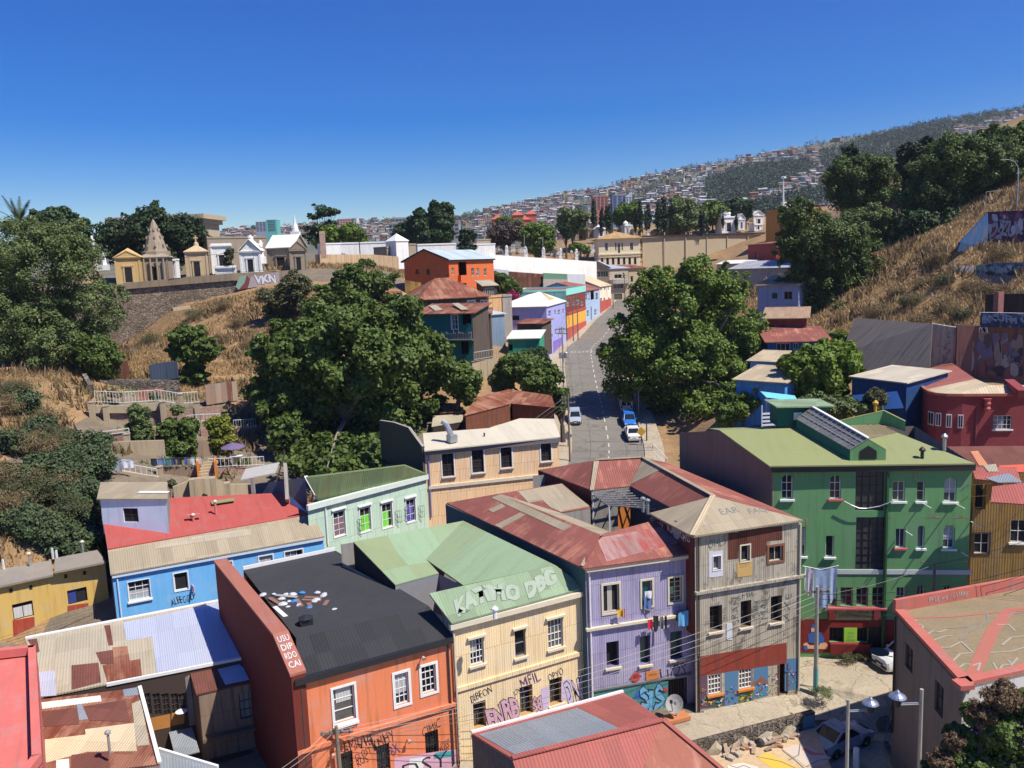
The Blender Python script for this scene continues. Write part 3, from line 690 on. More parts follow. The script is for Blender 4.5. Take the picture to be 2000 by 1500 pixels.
def lift(p,d): return Vector(p)+Vector((0,0,d))
def patch(mb,plane,pts,m,up=.025):
    """loose sheet lying on a roof plane given by three world points"""
    k=plane; n=(k[1]-k[0]).cross(k[2]-k[0]).normalized(); n=-n if n.z<0 else n; o=Vector((0,0,H)); W=[]
    for u,v in pts:
        r=ray(u,v); W.append(o+r*((k[0]-o).dot(n)/r.dot(n)))
    nn=sum(((W[i]).cross(W[(i+1)%len(W)]) for i in range(len(W))),Vector())
    if nn.z<0: W=W[::-1]
    mb.slab([p+n*up for p in W],up*.9,m)
TAR=roofmat('black_painted_roof',(.030,.030,.032),.18,0,alt=(.04,.04,.042),dirt=.1,var=.1,rough=.8)
TARF=groundmat('tar_felt',((.032,.032,.034),(.042,.041,.042),(.05,.048,.047),(.026,.026,.028)),(.2,1.2,9),.85,.15)
ORW=wallmat('orange_render',sr(224,130,88),0,.3,(.25,.09,.03)); DRED=wallmat('oxide_red_firewall',sr(112,48,38),0,.5,(.10,.035,.025)); CAPR=wallmat('salmon_coping',sr(166,104,86),0,.15)
YEW=wallmat('yellow_sheet_wall',sr(240,212,164),.15,.2,(.30,.20,.08),2.1); PUW=wallmat('lilac_sheet_wall',sr(168,160,188),.15,.3,(.14,.11,.16),2.2)
GRW=wallmat('weathered_sheet_wall',sr(180,170,150),.15,.8,(.16,.12,.08),1.9,stain=(.20,.17,.13)); GNW=wallmat('green_render',sr(106,154,102),0,.2,(.05,.12,.05)); GNC=wallmat('grey_party_wall',sr(124,108,100),0,.35)
BLW=wallmat('sky_blue_render',sr(112,180,230),0,.15,(.06,.25,.45)); OCW=wallmat('ochre_roughcast',sr(208,172,96),0,.3,(.25,.15,.05)); MIW=wallmat('mint_sheet_wall',sr(190,214,190),.15,.18,(.25,.33,.25),2.4); PEW=wallmat('peach_sheet_wall',sr(248,204,156),.15,.18,(.45,.28,.18),2.2)
GREENR=roofmat('pale_green_roof',sr(146,156,112),.0,0,alt=sr(140,164,130),sheet=(3,7),var=.1,dirt=.3); GREENR2=roofmat('mint_green_roof',sr(132,150,116),.17,.1,sr(120,120,84),alt=sr(138,158,126),dirt=.25)
REDR=roofmat('red_oxide_roof',sr(136,82,70),.17,.35,sr(190,130,105),alt=sr(150,90,78),sheet=(2.4,1.8),var=.1,dirt=.35); TANR=roofmat('tan_roof_sheet',sr(160,146,120),.17,.0,dirt=.35,var=.1,alt=sr(168,154,128)); SALR=roofmat('salmon_roof',sr(162,92,82),.17,.25,sr(160,100,80),alt=sr(172,96,84),dirt=.2,var=.08)
ZINC=roofmat('new_zinc_roof',sr(196,200,214),.13,0,sheet=(1.0,3),var=.07,dirt=.1,rough=.45,metal=.25); ZINCG=roofmat('grey_zinc_roof',sr(150,156,160),.15,0,sheet=(.9,2.6),var=.12,dirt=.2,rough=.5,metal=.2)
FIBR=roofmat('fibre_cement_roof',sr(176,164,140),.17,0,sheet=(1.0,1.9),var=.12,dirt=.45); RUSTR=roofmat('rusted_roof',sr(138,84,64),.15,.55,sr(112,56,36),alt=sr(160,116,92),sheet=(1.0,1.9),dirt=.4); BRNR=roofmat('brown_roof_sheet',sr(116,72,60),.15,.2,sr(90,48,36),dirt=.3)
CREAMR=roofmat('cream_roof_sheet',sr(208,188,152),.15,.1,sr(150,110,80),dirt=.25); OLIVR=roofmat('olive_felt_roof',sr(146,152,98),0,0,alt=sr(138,142,96),sheet=(5,6),var=.07,dirt=.2); WHTR=roofmat('white_roof_sheet',sr(222,218,206),.17,0,dirt=.12,var=.04); REDF=wallmat('red_roof_paint',sr(172,82,74),0,.35,(.3,.06,.05))
def stringlen(): pass
# ---- orange house
def orange_house():
    A,B=G(578,1330,7.4),G(884,1247,7.4); t=thing('orange_house','orange two storey house with black corrugated roof, deep red firewall and white windows','house',(A.x,A.y,-1.5))
    t.location=(0,0,0); wl=Wall(A,B,-3,7.4); q=Z4(400,1125)
    CUR=plain('lace_curtain',(.5,.48,.45),.9)
    wl.window(t,*q(1090,1000),42,68,nx=1,ny=3,trim=.12,sill=(WHT,),curtain=(CUR,.15,.85,.55,.95))
    wl.window(t,*q(1540,880),27,62,nx=3,ny=4,trim=.14); wl.window(t,*q(1750,805),28,54,nx=3,ny=4,trim=.14)
    for x,y,w_,h_ in ((1775,1310,105,200),(1395,1420,105,210),(1105,1470,110,190)): wl.window(t,*q(x,y),w_/4,h_/4,fm=DKW,nx=2,ny=3,depth=.28,bars=BLK)
    pl=[(p.x,p.y) for p in (A,B)]; bk=G(655,1075,8.0); bl=G(475,1115,8.0); pl+=[(bk.x,bk.y),(bl.x,bl.y)]
    mb=MB(); wl.emit(mb,ORW); walls(mb,pl,-3,[7.4,7.4,7.9,7.9],ORW,(0,))
    wl.strip(mb,*q(720,1360),*q(1960,1005),.22,.16,ORW); mb.build('wall',t)
    mb=MB(); wl.strip(mb,*q(695,815),*q(1930,500),.3,.28,BLK); mb.build('gutter',t)
    wl.pipe(t,*q(742,830),*q(0,1600)[1:],DKW,.05); wl.pipe(t,*q(1893,530),*q(0,1480)[1:],DKW,.05)
    mb=MB(); RP(mb,[(583,1322,7.55),(886,1243,7.55),(838,1184,8.6),(578,1246)],.1,TAR)
    W=RP(mb,[(578,1246,8.6),(838,1184,8.6),(655,1075,7.95),(475,1113)],.12,TARF)
    rf=mb.build('roof',t); mb=MB(); mb.bar(W[3]+Vector((0,0,.1)),W[2]+Vector((0,0,.1)),.12,.28,WHT); mb.build('flashing',rf)
    mb=MB(); c=G(598,1220,8.5); mb.box(c+Vector((0,0,.2)),(.7,.6,.4),BLK,.4); mb.lathe([(.3,.4),(.45,.42),(0,.6)],c,BLK,8); mb.build('roof_vent',rf)
    # firewall with a broad coping
    f=[G(585,1322,7.9),G(688-115,1238,8.9),G(520,1165,8.9),G(440,1112,9.0)]
    mb=MB(); d=(Vector((f[3].x-f[0].x,f[3].y-f[0].y,0))).normalized(); s_=Vector((-d.y,d.x,0))*-1
    base=Vector((A.x,A.y,0)); out=[]
    L=[(0,7.75),(2.6,8.9),(8.5,8.95),(16.4,9.0)]
    sd_=Vector((d.y,-d.x,0))*.36
    o0=base-sd_*.7
    for i in range(3):
        a,b=o0+d*L[i][0]-d*(.12 if i==0 else 0),o0+d*L[i+1][0]; za,zb=L[i][1],L[i+1][1]
        mb.face([b+Vector((0,0,-3)),a+Vector((0,0,-3)),a+Vector((0,0,za)),b+Vector((0,0,zb))],DRED)
        mb.face([a+sd_*2+Vector((0,0,-3)),b+sd_*2+Vector((0,0,-3)),b+sd_*2+Vector((0,0,zb)),a+sd_*2+Vector((0,0,za))],DRED)
        e=sd_.normalized()*.06
        mb.slab([a-e+Vector((0,0,za+.14)),a+sd_*2+e+Vector((0,0,za+.14)),b+sd_*2+e+Vector((0,0,zb+.14)),b-e+Vector((0,0,zb+.14))],.14,CAPR)
    a=o0-d*.12; mb.face([a+Vector((0,0,-3)),a+sd_*2+Vector((0,0,-3)),a+sd_*2+Vector((0,0,7.75)),a+Vector((0,0,7.75))],DRED)
    b=o0+d*16.4; mb.face([b+sd_*2+Vector((0,0,-3)),b+Vector((0,0,-3)),b+Vector((0,0,9)),b+sd_*2+Vector((0,0,9))],DRED)
    fw=mb.build('firewall',t)
    a=o0+d*1.3+sd_; dd=(Vector((d.x*2.6,d.y*2.6,1.15))).normalized(); nn=sd_.normalized()
    for k,tx in enumerate(('USU','DIP','RDO','CAI')):
        lettering(fw,tx,o0+sd_+d*(2.15-.58*k)+Vector((0,0,7.9+(2.27-.58*k)/2.72*1.15)),nn,dd,.6,.42,WPAINT,off=.02)
    for tx,x,y,w_,h_,m in (('AMIGUS',1190,1290,230,110,INK),('VIB',1250,1300,130,70,INK),('KMHY',1395,1280,170,90,INK),('CIMIC',1770,1185,150,70,INK),('OSOY',1875,1300,75,30,INK),('RBS',1875,1335,75,35,INK),('HOST',1875,1365,75,30,INK),('GLOST',1235,1385,130,50,INK),('RUS',1230,1440,90,60,INK),('8X',1480,1350,70,90,PURP)):
        wall_text(wl,t,tx,*q(x,y),w_/4,h_/4,m,rot=.25,jit=.06)
    for x,y in ((1690,630),(1580,1275),(990,1385)):
        s_0,z0=wl.hit(*q(x,y)); mb=MB(); mb.tube([wl.pt(s_0,z0,0),wl.pt(s_0,z0+.05,.3)],.03,GREYM,5); mb.tube([wl.pt(s_0,z0+.1,.26),wl.pt(s_0,z0+.02,.42)],[.07,.13],plain('lamp_shell',(.6,.38,.3),.5),8); mb.build('wall_lamp',t)
    # pink mural at the foot of the wall
    mb=MB()
    for k,(pts,m) in enumerate(((((770,1480),(893,1462),(893,1515),(770,1530)),PINK),(((800,1482),(830,1478),(826,1500),(798,1500)),WPAINT),(((850,1470),(884,1466),(880,1478),(846,1482)),TEALP))): mb.face(blob_poly(wl,pts,.012+.004*k),m)
    mu=mb.build('mural',t); wall_text(wl,mu,'DSY',830,1494,90,30,INK,off=.03)
    return t,wl
OH,OW=orange_house()
# rubbish strewn on the black roof: each bag, bottle and plank
def rubbish():
    q=Z4(400,1125); z=8.28; bagw=plain('white_bag',(.52,.52,.53),.6,0,.3); bagb=plain('blue_bag',(.05,.22,.55),.5); plank=plain('plank',(.25,.13,.08),.8); plank2=plain('grey_plank',(.35,.33,.3),.8)
    bags=[(455,155),(540,150),(630,155),(690,150),(880,140),(930,160),(600,190),(660,205),(650,250),(740,240),(870,205),(1020,280),(1035,300),(640,300),(610,230)]
    blues=[(760,140),(700,210),(745,270),(815,262),(780,290),(740,325),(840,320),(620,332)]
    mb=MB(); rg=random.Random(3); P0=[]
    pr=[(.5,0),(1,.12),(1.05,.35),(.8,.6),(.3,.75),(.08,.85)]
    mb.lathe([(r*.28,h*.34) for r,h in pr],(0,0,0),bagw,9); o0=mb.build('rubbish_bag'); mb=MB(); mb.lathe([(r*.26,h*.3) for r,h in pr],(0,0,0),bagb,9); o1=mb.build('rubbish_bag')
    for i,(lst,src,lab) in enumerate(((bags,o0,'white tied rubbish bag lying on the black roof'),(blues,o1,'blue crumpled plastic bag lying on the black roof'))):
        for k,(x,y) in enumerate(lst):
            o=src if k==0 else src.copy()
            if k: COL.objects.link(o)
            u,v=q(x,y); o.location=G(u,v,z+.0); o.rotation_euler=(rg.uniform(-.3,.3),rg.uniform(-.3,.3),rg.uniform(0,6)); f=rg.uniform(.45,.95); o.scale=(f,f*rg.uniform(.8,1.3),f*.9)
            tag(o,lab,'bag','white rubbish bags on the black roof' if i==0 else 'blue rubbish bags on the black roof')
    pls=[(505,170,580,215,0),(715,180,755,235,0),(780,165,915,172,0),(760,185,905,192,0),(960,190,935,230,0),(850,275,1010,268,1),(860,298,1025,290,1),(870,315,1000,312,0),(545,240,640,325,2),(810,210,825,240,0),(560,150,720,165,1)]
    for k,(a,b,c,d,m) in enumerate(pls):
        mb=MB(); p0,p1=G(*q(a,b),z+.1),G(*q(c,d),z+.14); mb.bar(p0,p1,.26,.05,(plank,plank2,WHT)[m]); o=mb.build('broken_plank')
        tag(o,('reddish broken plank','grey splintered plank','white painted plank')[m]+' in the rubbish on the black roof','plank','planks strewn on the black roof')
rubbish()
# ---- yellow house
def yellow_house():
    A,B=G(885,1215,8.4),G(1141,1150,8.4); t=thing('yellow_house','pale yellow sheet clad house with pale green roof painted with silver lettering','house'); wl=Wall(A,B,-2,8.4); q=Z4(850,1125)
    wl.window(t,*q(327,592),27,50,nx=4,ny=4,lintel=CREAMT,sill=(CREAMT,)); wl.window(t,*q(665,527),21,52,fm=GREYM,nx=1,ny=2,lintel=CREAMT,sill=(CREAMT,)); wl.window(t,*q(940,450),29,56,nx=4,ny=4,lintel=CREAMT,sill=(CREAMT,))
    YD=wallmat('yellow_reveal',sr(190,150,90),0,.2)
    for x,y,h in ((348,1085,210),(712,970,225),(943,900,205)): wl.window(t,*q(x,y),25,h/4,fm=DKW,nx=2,ny=4,depth=.45,sill=(CREAMT,))
    bk=[G(905,1017,10),G(665,1055,10)]; pl=[(p.x,p.y) for p in (A,B,*bk)]
    mb=MB(); wl.emit(mb,YEW,.45,YD); 
    for i in (1,3): 
        a,b=pl[i],pl[(i+1)%4]; mb.face([(a[0],a[1],-2),(b[0],b[1],-2),(b[0],b[1],8.4),(a[0],a[1],8.4)],CONC)
    mb.face([(*pl[2],-2),(*pl[3],-2),(*pl[3],9.7),(*pl[2],9.7)],CONC)
    wl.strip(mb,*q(170,885),*q(1175,590),.25,.12,YEW); mb.build('wall',t)
    mb=MB(); wl.strip(mb,*q(105,385),*q(1170,130),.28,.3,CREAMT); mb.build('cornice',t)
    wl.pipe(t,*q(138,400),*q(0,1450)[1:],CREAMT,.055); wl.pipe(t,*q(1138,150),*q(0,760)[1:],CREAMT,.055)
    mb=MB(); f=RP(mb,[(882,1217,8.5),(1143,1147,8.5),(1085,1104,9.7),(838,1159)],.1,GREENR2)
    rw=RP(mb,[(1085,1104,9.7),(905,1017,10.3),(832,1092),(905,1143,8.7)],.1,GREENR)
    mb2=MB(); zv=rw[2].z; o_=MB()
    lw=RP(mb,[(905,1017,10.3),(832,1092,zv),(770,1140,8.7),(857,1119),(832,1092)][:3]+[(690,1055)],.1,GREENR) if False else None
    W=[rw[1],rw[2],G(857,1119,zv-.25),G(772,1142,zv-.3),G(690,1058,10.1)]
    mb.slab(W[::-1] if sum(((W[i]).cross(W[(i+1)%5]) for i in range(5)),Vector()).z<0 else W,.1,GREENR)
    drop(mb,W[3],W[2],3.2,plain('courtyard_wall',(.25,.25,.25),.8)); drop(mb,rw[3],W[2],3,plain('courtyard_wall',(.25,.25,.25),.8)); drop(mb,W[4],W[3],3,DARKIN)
    rf=mb.build('roof',t)
    # lettering on the front slope
    ux=(f[1]-f[0]).normalized(); uy=((f[3]-f[0])-ux*(f[3]-f[0]).dot(ux)).normalized(); n=ux.cross(uy); ctr=(f[0]+f[1]+f[2]+f[3])/4
    lettering(rf,'KATIMO DBG',ctr+ux*-.1,ux,uy,7.0,1.15,plain('faint_silver',sr(146,158,138),.7,0,.15),off=.02,offset=.07,outline=plain('faint_grey',sr(100,110,98),.8,0,.25),jit=.14,ow=.014)
    mb=MB(); g=G(967,1208,9); mb.tube([g,g+Vector((0,0,.5))],.12,WHT,7); mb.lathe([(.2,.5),(.2,.6),(0,.75)],g,WHT,8); mb.build('roof_vent',rf)
    # white door and pale wall of the courtyard
    mb=MB(); p=G(778,1163,7.6)
    for k,(u0,u1) in enumerate(((771,786),(789,804))):
        a,b=G(u0,1190,5.6),G(u1,1188,5.6); mb.face([a,b,b+Vector((0,0,2.3)),a+Vector((0,0,2.3))],WHT); c,d=a.lerp(b,.2)+Vector((0,-.03,1)),a.lerp(b,.8)+Vector((0,-.03,1)); mb.face([c,d,d+Vector((0,0,1.1)),c+Vector((0,0,1.1))],GL)
    mb.build('courtyard_door',t)
    for tx,x,y,w_,h_,m,ol in (('ENRB',530,1070,250,190,PINK,INK),('OPYO',940,770,120,60,INK,None),('MFIL',740,810,150,90,PURP,None),('BIBEON',360,920,170,60,INK,None),('DNO',1110,890,190,215,LILAC,INK),('JON',640,910,60,60,INK,None),('S8',800,1000,80,130,PINK,INK)):
        wall_text(wl,t,tx,*q(x,y),w_/4,h_/4,m,offset=.03 if ol else 0,outline=ol,rot=.2,jit=.05)
    for P_ in ([q(825,880),q(890,860),q(888,1020),q(832,1060)],[q(985,820),q(1060,800),q(1060,960),q(985,975)]): mb=MB(); mb.face(blob_poly(wl,P_,.012),LILAC); mb.build('painted_panel',t)
    return t,wl
YH,YWL=yellow_house()
# ---- lilac and grey house round one courtyard (two fronts, one body)
def lilac_house():
    A,B=G(1143,1108,10),G(1357,1079,10); t=thing('lilac_house','lilac sheet clad house with red hipped roof and laundry under its windows','house'); wl=Wall(A,B,-1.5,10); q=Z4(850,1125)
    TEALC=plain('teal_glass',(.02,.09,.10),.2); CUR=plain('cream_curtain',(.55,.5,.42),.9)
    wl.window(t,*q(1375,175),31,54,fm=CREAMT,nx=1,ny=1,trim=.13,pane=DARKIN,curtain=(CUR,.3,.6,.05,.95)); wl.window(t,*q(1655,135),20,50,fm=CREAMT,nx=1,ny=1,trim=.12,pane=TEALC); wl.window(t,*q(1877,107),24,48,fm=CREAMT,nx=2,ny=5,trim=.12,curtain=(plain('lime_cloth',(.25,.6,.3),.9),.05,.4,.3,.6))
    LV=wallmat('lilac_reveal',sr(120,110,146),0,.2)
    for x,y,w_,h_ in ((1387,612,98,200),(1640,580,80,225),(1883,540,92,215)): wl.window(t,*q(x,y),w_/4,h_/4,fm=DKW,nx=1,ny=1,depth=.42,pane=DARKIN if x<1500 else TEALC,sill=(CREAMT,))
    s0,z0=wl.hit(*q(1885,930)); wl.rects.append((s0-.75,s0+.75,z0-1.2,z0+1.1))
    LB=[G(870,985,10),G(1053,918,11.5)]
    mb=MB(); wl.emit(mb,PUW,.42,LV)
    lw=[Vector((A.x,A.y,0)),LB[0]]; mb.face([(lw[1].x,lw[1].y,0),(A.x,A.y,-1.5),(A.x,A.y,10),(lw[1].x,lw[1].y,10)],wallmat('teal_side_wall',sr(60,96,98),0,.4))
    zz=LB[0]; mb.face([(LB[1].x,LB[1].y,0),(zz.x,zz.y,0),(zz.x,zz.y,10),(LB[1].x,LB[1].y,10)],CONC)
    wl.strip(mb,*q(1175,410),*q(2000,295),.16,.22,CREAMT); wl.strip(mb,*q(1215,890),*q(2000,770),.1,.1,DGREY); mb.build('wall',t)
    mb=MB(); wl.strip(mb,1143,1110,1357,1082,.3,.3,CREAMT); mb.build('cornice',t)
    wl.pipe(t,1150,1118,1365,WHT,.055); wl.pipe(t,1349,1092,1200,GREYM,.055)
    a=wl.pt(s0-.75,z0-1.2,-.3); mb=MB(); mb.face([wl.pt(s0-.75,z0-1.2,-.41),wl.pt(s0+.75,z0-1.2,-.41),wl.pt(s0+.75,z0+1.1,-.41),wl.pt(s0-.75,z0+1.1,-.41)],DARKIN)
    for k in range(9): x=s0-.7+k*.175; mb.bar(wl.pt(x,z0-1.2,-.05),wl.pt(x,z0+1.1,-.05),.03,.03,BLK)
    mb.build('barred_gate',t)
    mb=MB(); RP(mb,[(1140,1110,10.1),(1360,1080,10.1),(1318,1006,11.2),(1172,1044,11.2)],.1,REDR)
    lwp=RP(mb,[(1140,1110,10.1),(1172,1044,11.2),(872,982,10.1),(975,964)],.1,REDR)[:]
    ol=RP(None,[(1140,1110,10.1),(1172,1044,11.2),(872,982,10.1),(975,964)],.1,REDR)
    rf=mb.build('roof',t)
    return t,wl,rf,ol
def poly_order(W):
    return W if sum(((W[i]).cross(W[(i+1)%len(W)]) for i in range(len(W))),Vector()).z>0 else W[::-1]
def lilac_house2():
    t,wl,rf,_=lilac_house()
    # rebuild the roof planes in order
    bpy.data.objects.remove(rf); mb=MB(); q=Z4(800,850)
    fr=RP(mb,[(1140,1110,10.1),(1360,1080,10.1),(1318,1006,11.2),(1172,1044)],.1,REDR)
    rz=fr[3]; lft=RP(mb,[(1140,1110,10.1),(872,982,10.1),(1172,1044,rz.z),(975,964)][0:2]+[(975,964,11.2),(1172,1044)],.1,REDR)
    patch(mb,lft[:3],[q(640,490),q(710,462),q(1265,712),q(1200,748)],TANR); patch(mb,lft[:3],[q(615,585),q(720,535),q(750,560),q(650,605)],TANR,.03); patch(mb,lft[:3],[q(665,705),q(860,608),q(905,622),q(715,728)],TANR,.03)
    patch(mb,fr[:3],[q(1335,1020),q(1360,1028),q(1485,790),q(1455,782)],TANR,.05)
    fade=roofmat('flaking_red_roof',sr(164,128,120),.15,.5,sr(160,74,64),alt=sr(178,140,132),dirt=.5); patch(mb,fr[:3],[q(1470,830),q(1500,800),q(2000,710),q(2110,840),q(1540,990)],fade,.02)
    inn=RP(mb,[(975,964,11.2),(1172,1044,11.2),(1190,1038,10.6),(1093,1001)],.1,TANR)
    blk_=RP(mb,[(975,964,11.2),(1093,1001,inn[3].z),(1153,991,10.7),(1098,944)],.1,REDR); patch(mb,blk_[:3],[q(845,440),q(1185,382),q(1405,555),q(1180,600),q(1100,565),q(1040,510),q(930,530)],TANR,.03)
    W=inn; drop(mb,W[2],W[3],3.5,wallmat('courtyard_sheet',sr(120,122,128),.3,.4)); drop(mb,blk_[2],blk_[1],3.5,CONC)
    mb.build('roof',t)
    RB=paint('mural_blue',(.04,.14,.26)); mb=MB(); s0,z0=wl.hit(1210,1375); s1,z1=wl.hit(1302,1340)
    qq=Z4(850,1125); mb.face(blob_poly(wl,[qq(1220,905),qq(1820,820),qq(1815,1070),qq(1220,1150)],.012),paint('mural_green',(.06,.22,.2)))
    for k,(x,y,w_,h_,m) in enumerate(((1600,930,110,80,BLUEP),(1720,960,150,130,TEALP),(1760,890,120,40,REDP),(1740,1000,100,60,paint('sky',(.15,.4,.6))),(1650,1010,80,60,REDP))):
        mb.face(blob_poly(wl,[qq(x-w_/2,y+h_*.3),qq(x-w_*.2,y-h_/2),qq(x+w_/2,y-h_*.35),qq(x+w_*.35,y+h_/2)],.016+.003*k),m)
    mu=mb.build('mural',t); wall_text(wl,mu,'SIS',*qq(1690,960),50,48,paint('sky',(.15,.4,.6)),outline=INK,offset=.04,off=.04,jit=.08)
    wall_text(wl,t,'LIOS',*qq(1860,750),48,24,INK,jit=.08,rot=.15); wall_text(wl,t,'ORW',*qq(1900,695),30,10,INK,jit=.08)
    # diamond sign and notice board
    mb=MB(); c=qq(1565,788); s,z=wl.hit(*c); mb.slab([wl.pt(s+a*.4,z+b*.42,.06) for a,b in ((-1,0),(0,-1),(1,0),(0,1))],.03,REDP,d=tuple(wl.n)); sg=mb.build('diamond_sign',t); wall_text(wl,sg,'JFG',*c,10,9,INK,off=.075)
    mb=MB(); a0,a1,z0,z1=wl.rect(*qq(1695,772),25,17); mb.slab([wl.pt(a0,z0,.05),wl.pt(a1,z0,.05),wl.pt(a1,z1,.05),wl.pt(a0,z1,.05)],.03,ORGP,d=tuple(wl.n)); nb=mb.build('notice_board',t)
    wall_text(wl,nb,'AVISOS',*qq(1695,765),16,4,DKW,off=.07)
    return t,wl
LH,PWL=lilac_house2()
def grey_house():
    A,B=G(1357,1045,11.5),G(1563,1016,11.5); t=thing('weathered_house','three storey weathered grey sheet clad corner house with tan hipped roof and painted ground floor','house'); wl=Wall(A,B,-1,11.5); q=Z4(1200,875); r=Z4(1200,1125)
    RWD=plain('red_wood',(.22,.09,.05),.7); WP=plain('white_panel',(.62,.62,.66),.6)
    wl.window(t,*q(800,897),15,27,nx=1,ny=1,fm=WHT,pane=plain('grey_pane',(.12,.13,.13),.3),trim=.05); wl.window(t,*q(1022,822),17,31,fm=CREAMT,nx=1,ny=1,trim=.08,pane=DARKIN); wl.window(t,*q(1260,825),27,29,fm=CREAMT,nx=2,ny=1,trim=.14,trimm=RWD,pane=DARKIN)
    GVW=wallmat('dust_reveal',sr(120,102,80),0,.3)
    for x,y,w_,h_ in ((793,1332,97,200),(1028,1295,82,205),(1265,1258,87,205)): wl.window(t,*q(x,y),w_/4,h_/4,fm=DKW,nx=2,ny=4,depth=.42,pane=DARKIN,sill=(CREAMT,))
    for x,y in ((785,845),(1025,800)): wl.window(t,*r(x,y),26,38,fm=WHT,nx=4,ny=4,depth=.1,sill=(ORGP,),pane=plain('dusty_pane',(.12,.1,.08),.4))
    s0,z0=wl.hit(*r(1315,810)); wl.rects.append((s0-.3,s0+.35,z0-1.0,z0+1.1))
    C=G(1300,905,11.5); D=G(1270,1000,11.5)
    mb=MB(); wl.emit(mb,GRW,.42,GVW)
    mb.face([(B.x,B.y,-1),(C.x,C.y,0),(C.x,C.y,11.5),(B.x,B.y,11.5)],CONC); mb.face([(C.x,C.y,0),(C.x-11,C.y-2,0),(C.x-11,C.y-2,11.4),(C.x,C.y,11.4)],CONC)
    DR=wallmat('dark_red_gable',sr(104,48,44),.15,.4); mb.face([(D.x,D.y,5),(A.x,A.y,5),(A.x,A.y,11.5),(D.x,D.y,11.5)],DR)
    wl.strip(mb,*q(625,1125),*q(1480,1000),.18,.2,GRW); mb.build('wall',t)
    gw=Wall(D,A,5,11.5)
    for tx,u,v,w_,h_ in (('GRAN',1283,1022,24,10),('OMO',1338,1050,18,14),('RIA',1310,1035,12,10)): wall_text(gw,t,tx,u,v,w_,h_,WPAINT,jit=.1)
    a0,a1,z0_,z1_=gw.rect(1321,1035,11,16); mb=MB(); c=gw.pt((a0+a1)/2,(z0_+z1_)/2,.02); mb.face([c+gw.d*.5*math.cos(k*math.pi/6)+UPV*.62*math.sin(k*math.pi/6) for k in range(12)],plain('pale_shutter',(.3,.31,.33),.6)); mb.build('round_window',t)
    wl.pipe(t,1363,1050,1393,DKW,.05); wl.pipe(t,1562,1022,1345,CREAMT,.06)
    # patches of rusty sheet, boarded panel, shop front paint
    mb=MB(); RS=roofmat('brown_wall_sheet',sr(104,60,48),.15,.35,sr(70,38,30),sheet=(.8,3)); W=lambda *p:blob_poly(wl,[q(*x) for x in p],.02)
    mb.face(W((888,660),(888,870),(970,862),(975,660)),RS); mb.face(W((970,650),(970,760),(1190,735),(1190,620)),RS); mb.face(W((1060,750),(1060,860),(1180,835),(1190,735)),RS); mb.face(W((1190,620),(1190,725),(1310,715),(1310,610)),RS)
    mb.build('rusty_cladding',t); mb=MB(); mb.face(W((958,890),(958,1010),(1075,995),(1075,880)),plain('ochre_board',sr(196,160,96),.8)); mb.build('board',t); mb=MB(); mb.face(W((738,805),(738,1010),(768,1010),(768,800)),WP); mb.face(W((833,800),(833,1000),(848,1000),(848,798)),WP); mb.face(W((768,808),(768,842),(833,835),(833,800)),WP); mb.face(W((768,955),(768,1010),(833,1000),(833,950)),WP)
    mb.build('window_surround',t); mb=MB(); mb.face(blob_poly(wl,[r(875,365),r(875,500),r(918,497),r(918,362)],.03),WP); mb.build('white_panel',t)
    mb=MB(); MR=wallmat('maroon_shopfront',sr(140,62,48),0,.35,(.08,.04,.03)); V=lambda off,*p:blob_poly(wl,[r(*x) for x in p],off)
    mb.face(V(.015,(655,630),(655,1050),(672,1045),(672,780),(1345,680),(1345,520)),MR)
    mb.face(V(.012,(672,780),(672,1040),(725,1030),(725,770)),paint('mural_plum',(.12,.06,.10)))
    mb.face(V(.012,(862,740),(862,1020),(965,1000),(965,730)),paint('mural_sky',(.08,.19,.33))); mb.face(V(.012,(1088,700),(1088,960),(1200,935),(1200,690)),paint('mural_sky',(.08,.19,.33)))
    mb.face(V(.012,(725,930),(725,1035),(862,1012),(862,915)),paint('mural_dark',(.06,.07,.06))); mb.face(V(.012,(965,890),(965,1000),(1088,975),(1088,875)),paint('mural_moss',(.14,.16,.05)))
    mb.face(V(.012,(1330,650),(1330,900),(1430,880),(1430,640)),paint('mural_sky',(.08,.19,.33)))
    rg=random.Random(5); cs=[TEALP,ORGP,YELP,WPAINT,REDP,GRNP,BLUEP,INK,PINK,PURP]
    zones=[(675,725,880,1030),(730,860,950,1025),(868,960,850,1000),(970,1085,900,985),(1092,1200,830,945),(1335,1428,720,885),(1205,1290,760,920)]
    for k in range(150):
        z_=zones[k%7]; x=rg.uniform(z_[0]+8,z_[1]-10); y=rg.uniform(z_[2],z_[3]-8); a,b=rg.uniform(6,22),rg.uniform(6,18)
        mb.face(V(.018+.0004*k,(x-a/2,y+b*.4),(x+a*.2,y+b/2),(x+a/2,y-b*.3),(x-a*.3,y-b/2)),rg.choice(cs))
    mb.face(V(.014,(1090,830),(1145,785),(1200,820),(1200,840),(1090,850)),paint('mural_hill',(.25,.1,.06))); mb.build('mural',t)
    mb=MB(); mb.face([wl.pt(s0-.3,z0-1,-.41),wl.pt(s0+.35,z0-1,-.41),wl.pt(s0+.35,z0+1.1,-.41),wl.pt(s0-.3,z0+1.1,-.41)],DARKIN); mb.bar(wl.pt(s0-.3,z0-1,.02),wl.pt(s0-.3,z0+1.1,.02),.08,.08,RWD); mb.bar(wl.pt(s0+.35,z0-1,.02),wl.pt(s0+.35,z0+1.1,.02),.08,.08,RWD); mb.build('door',t)
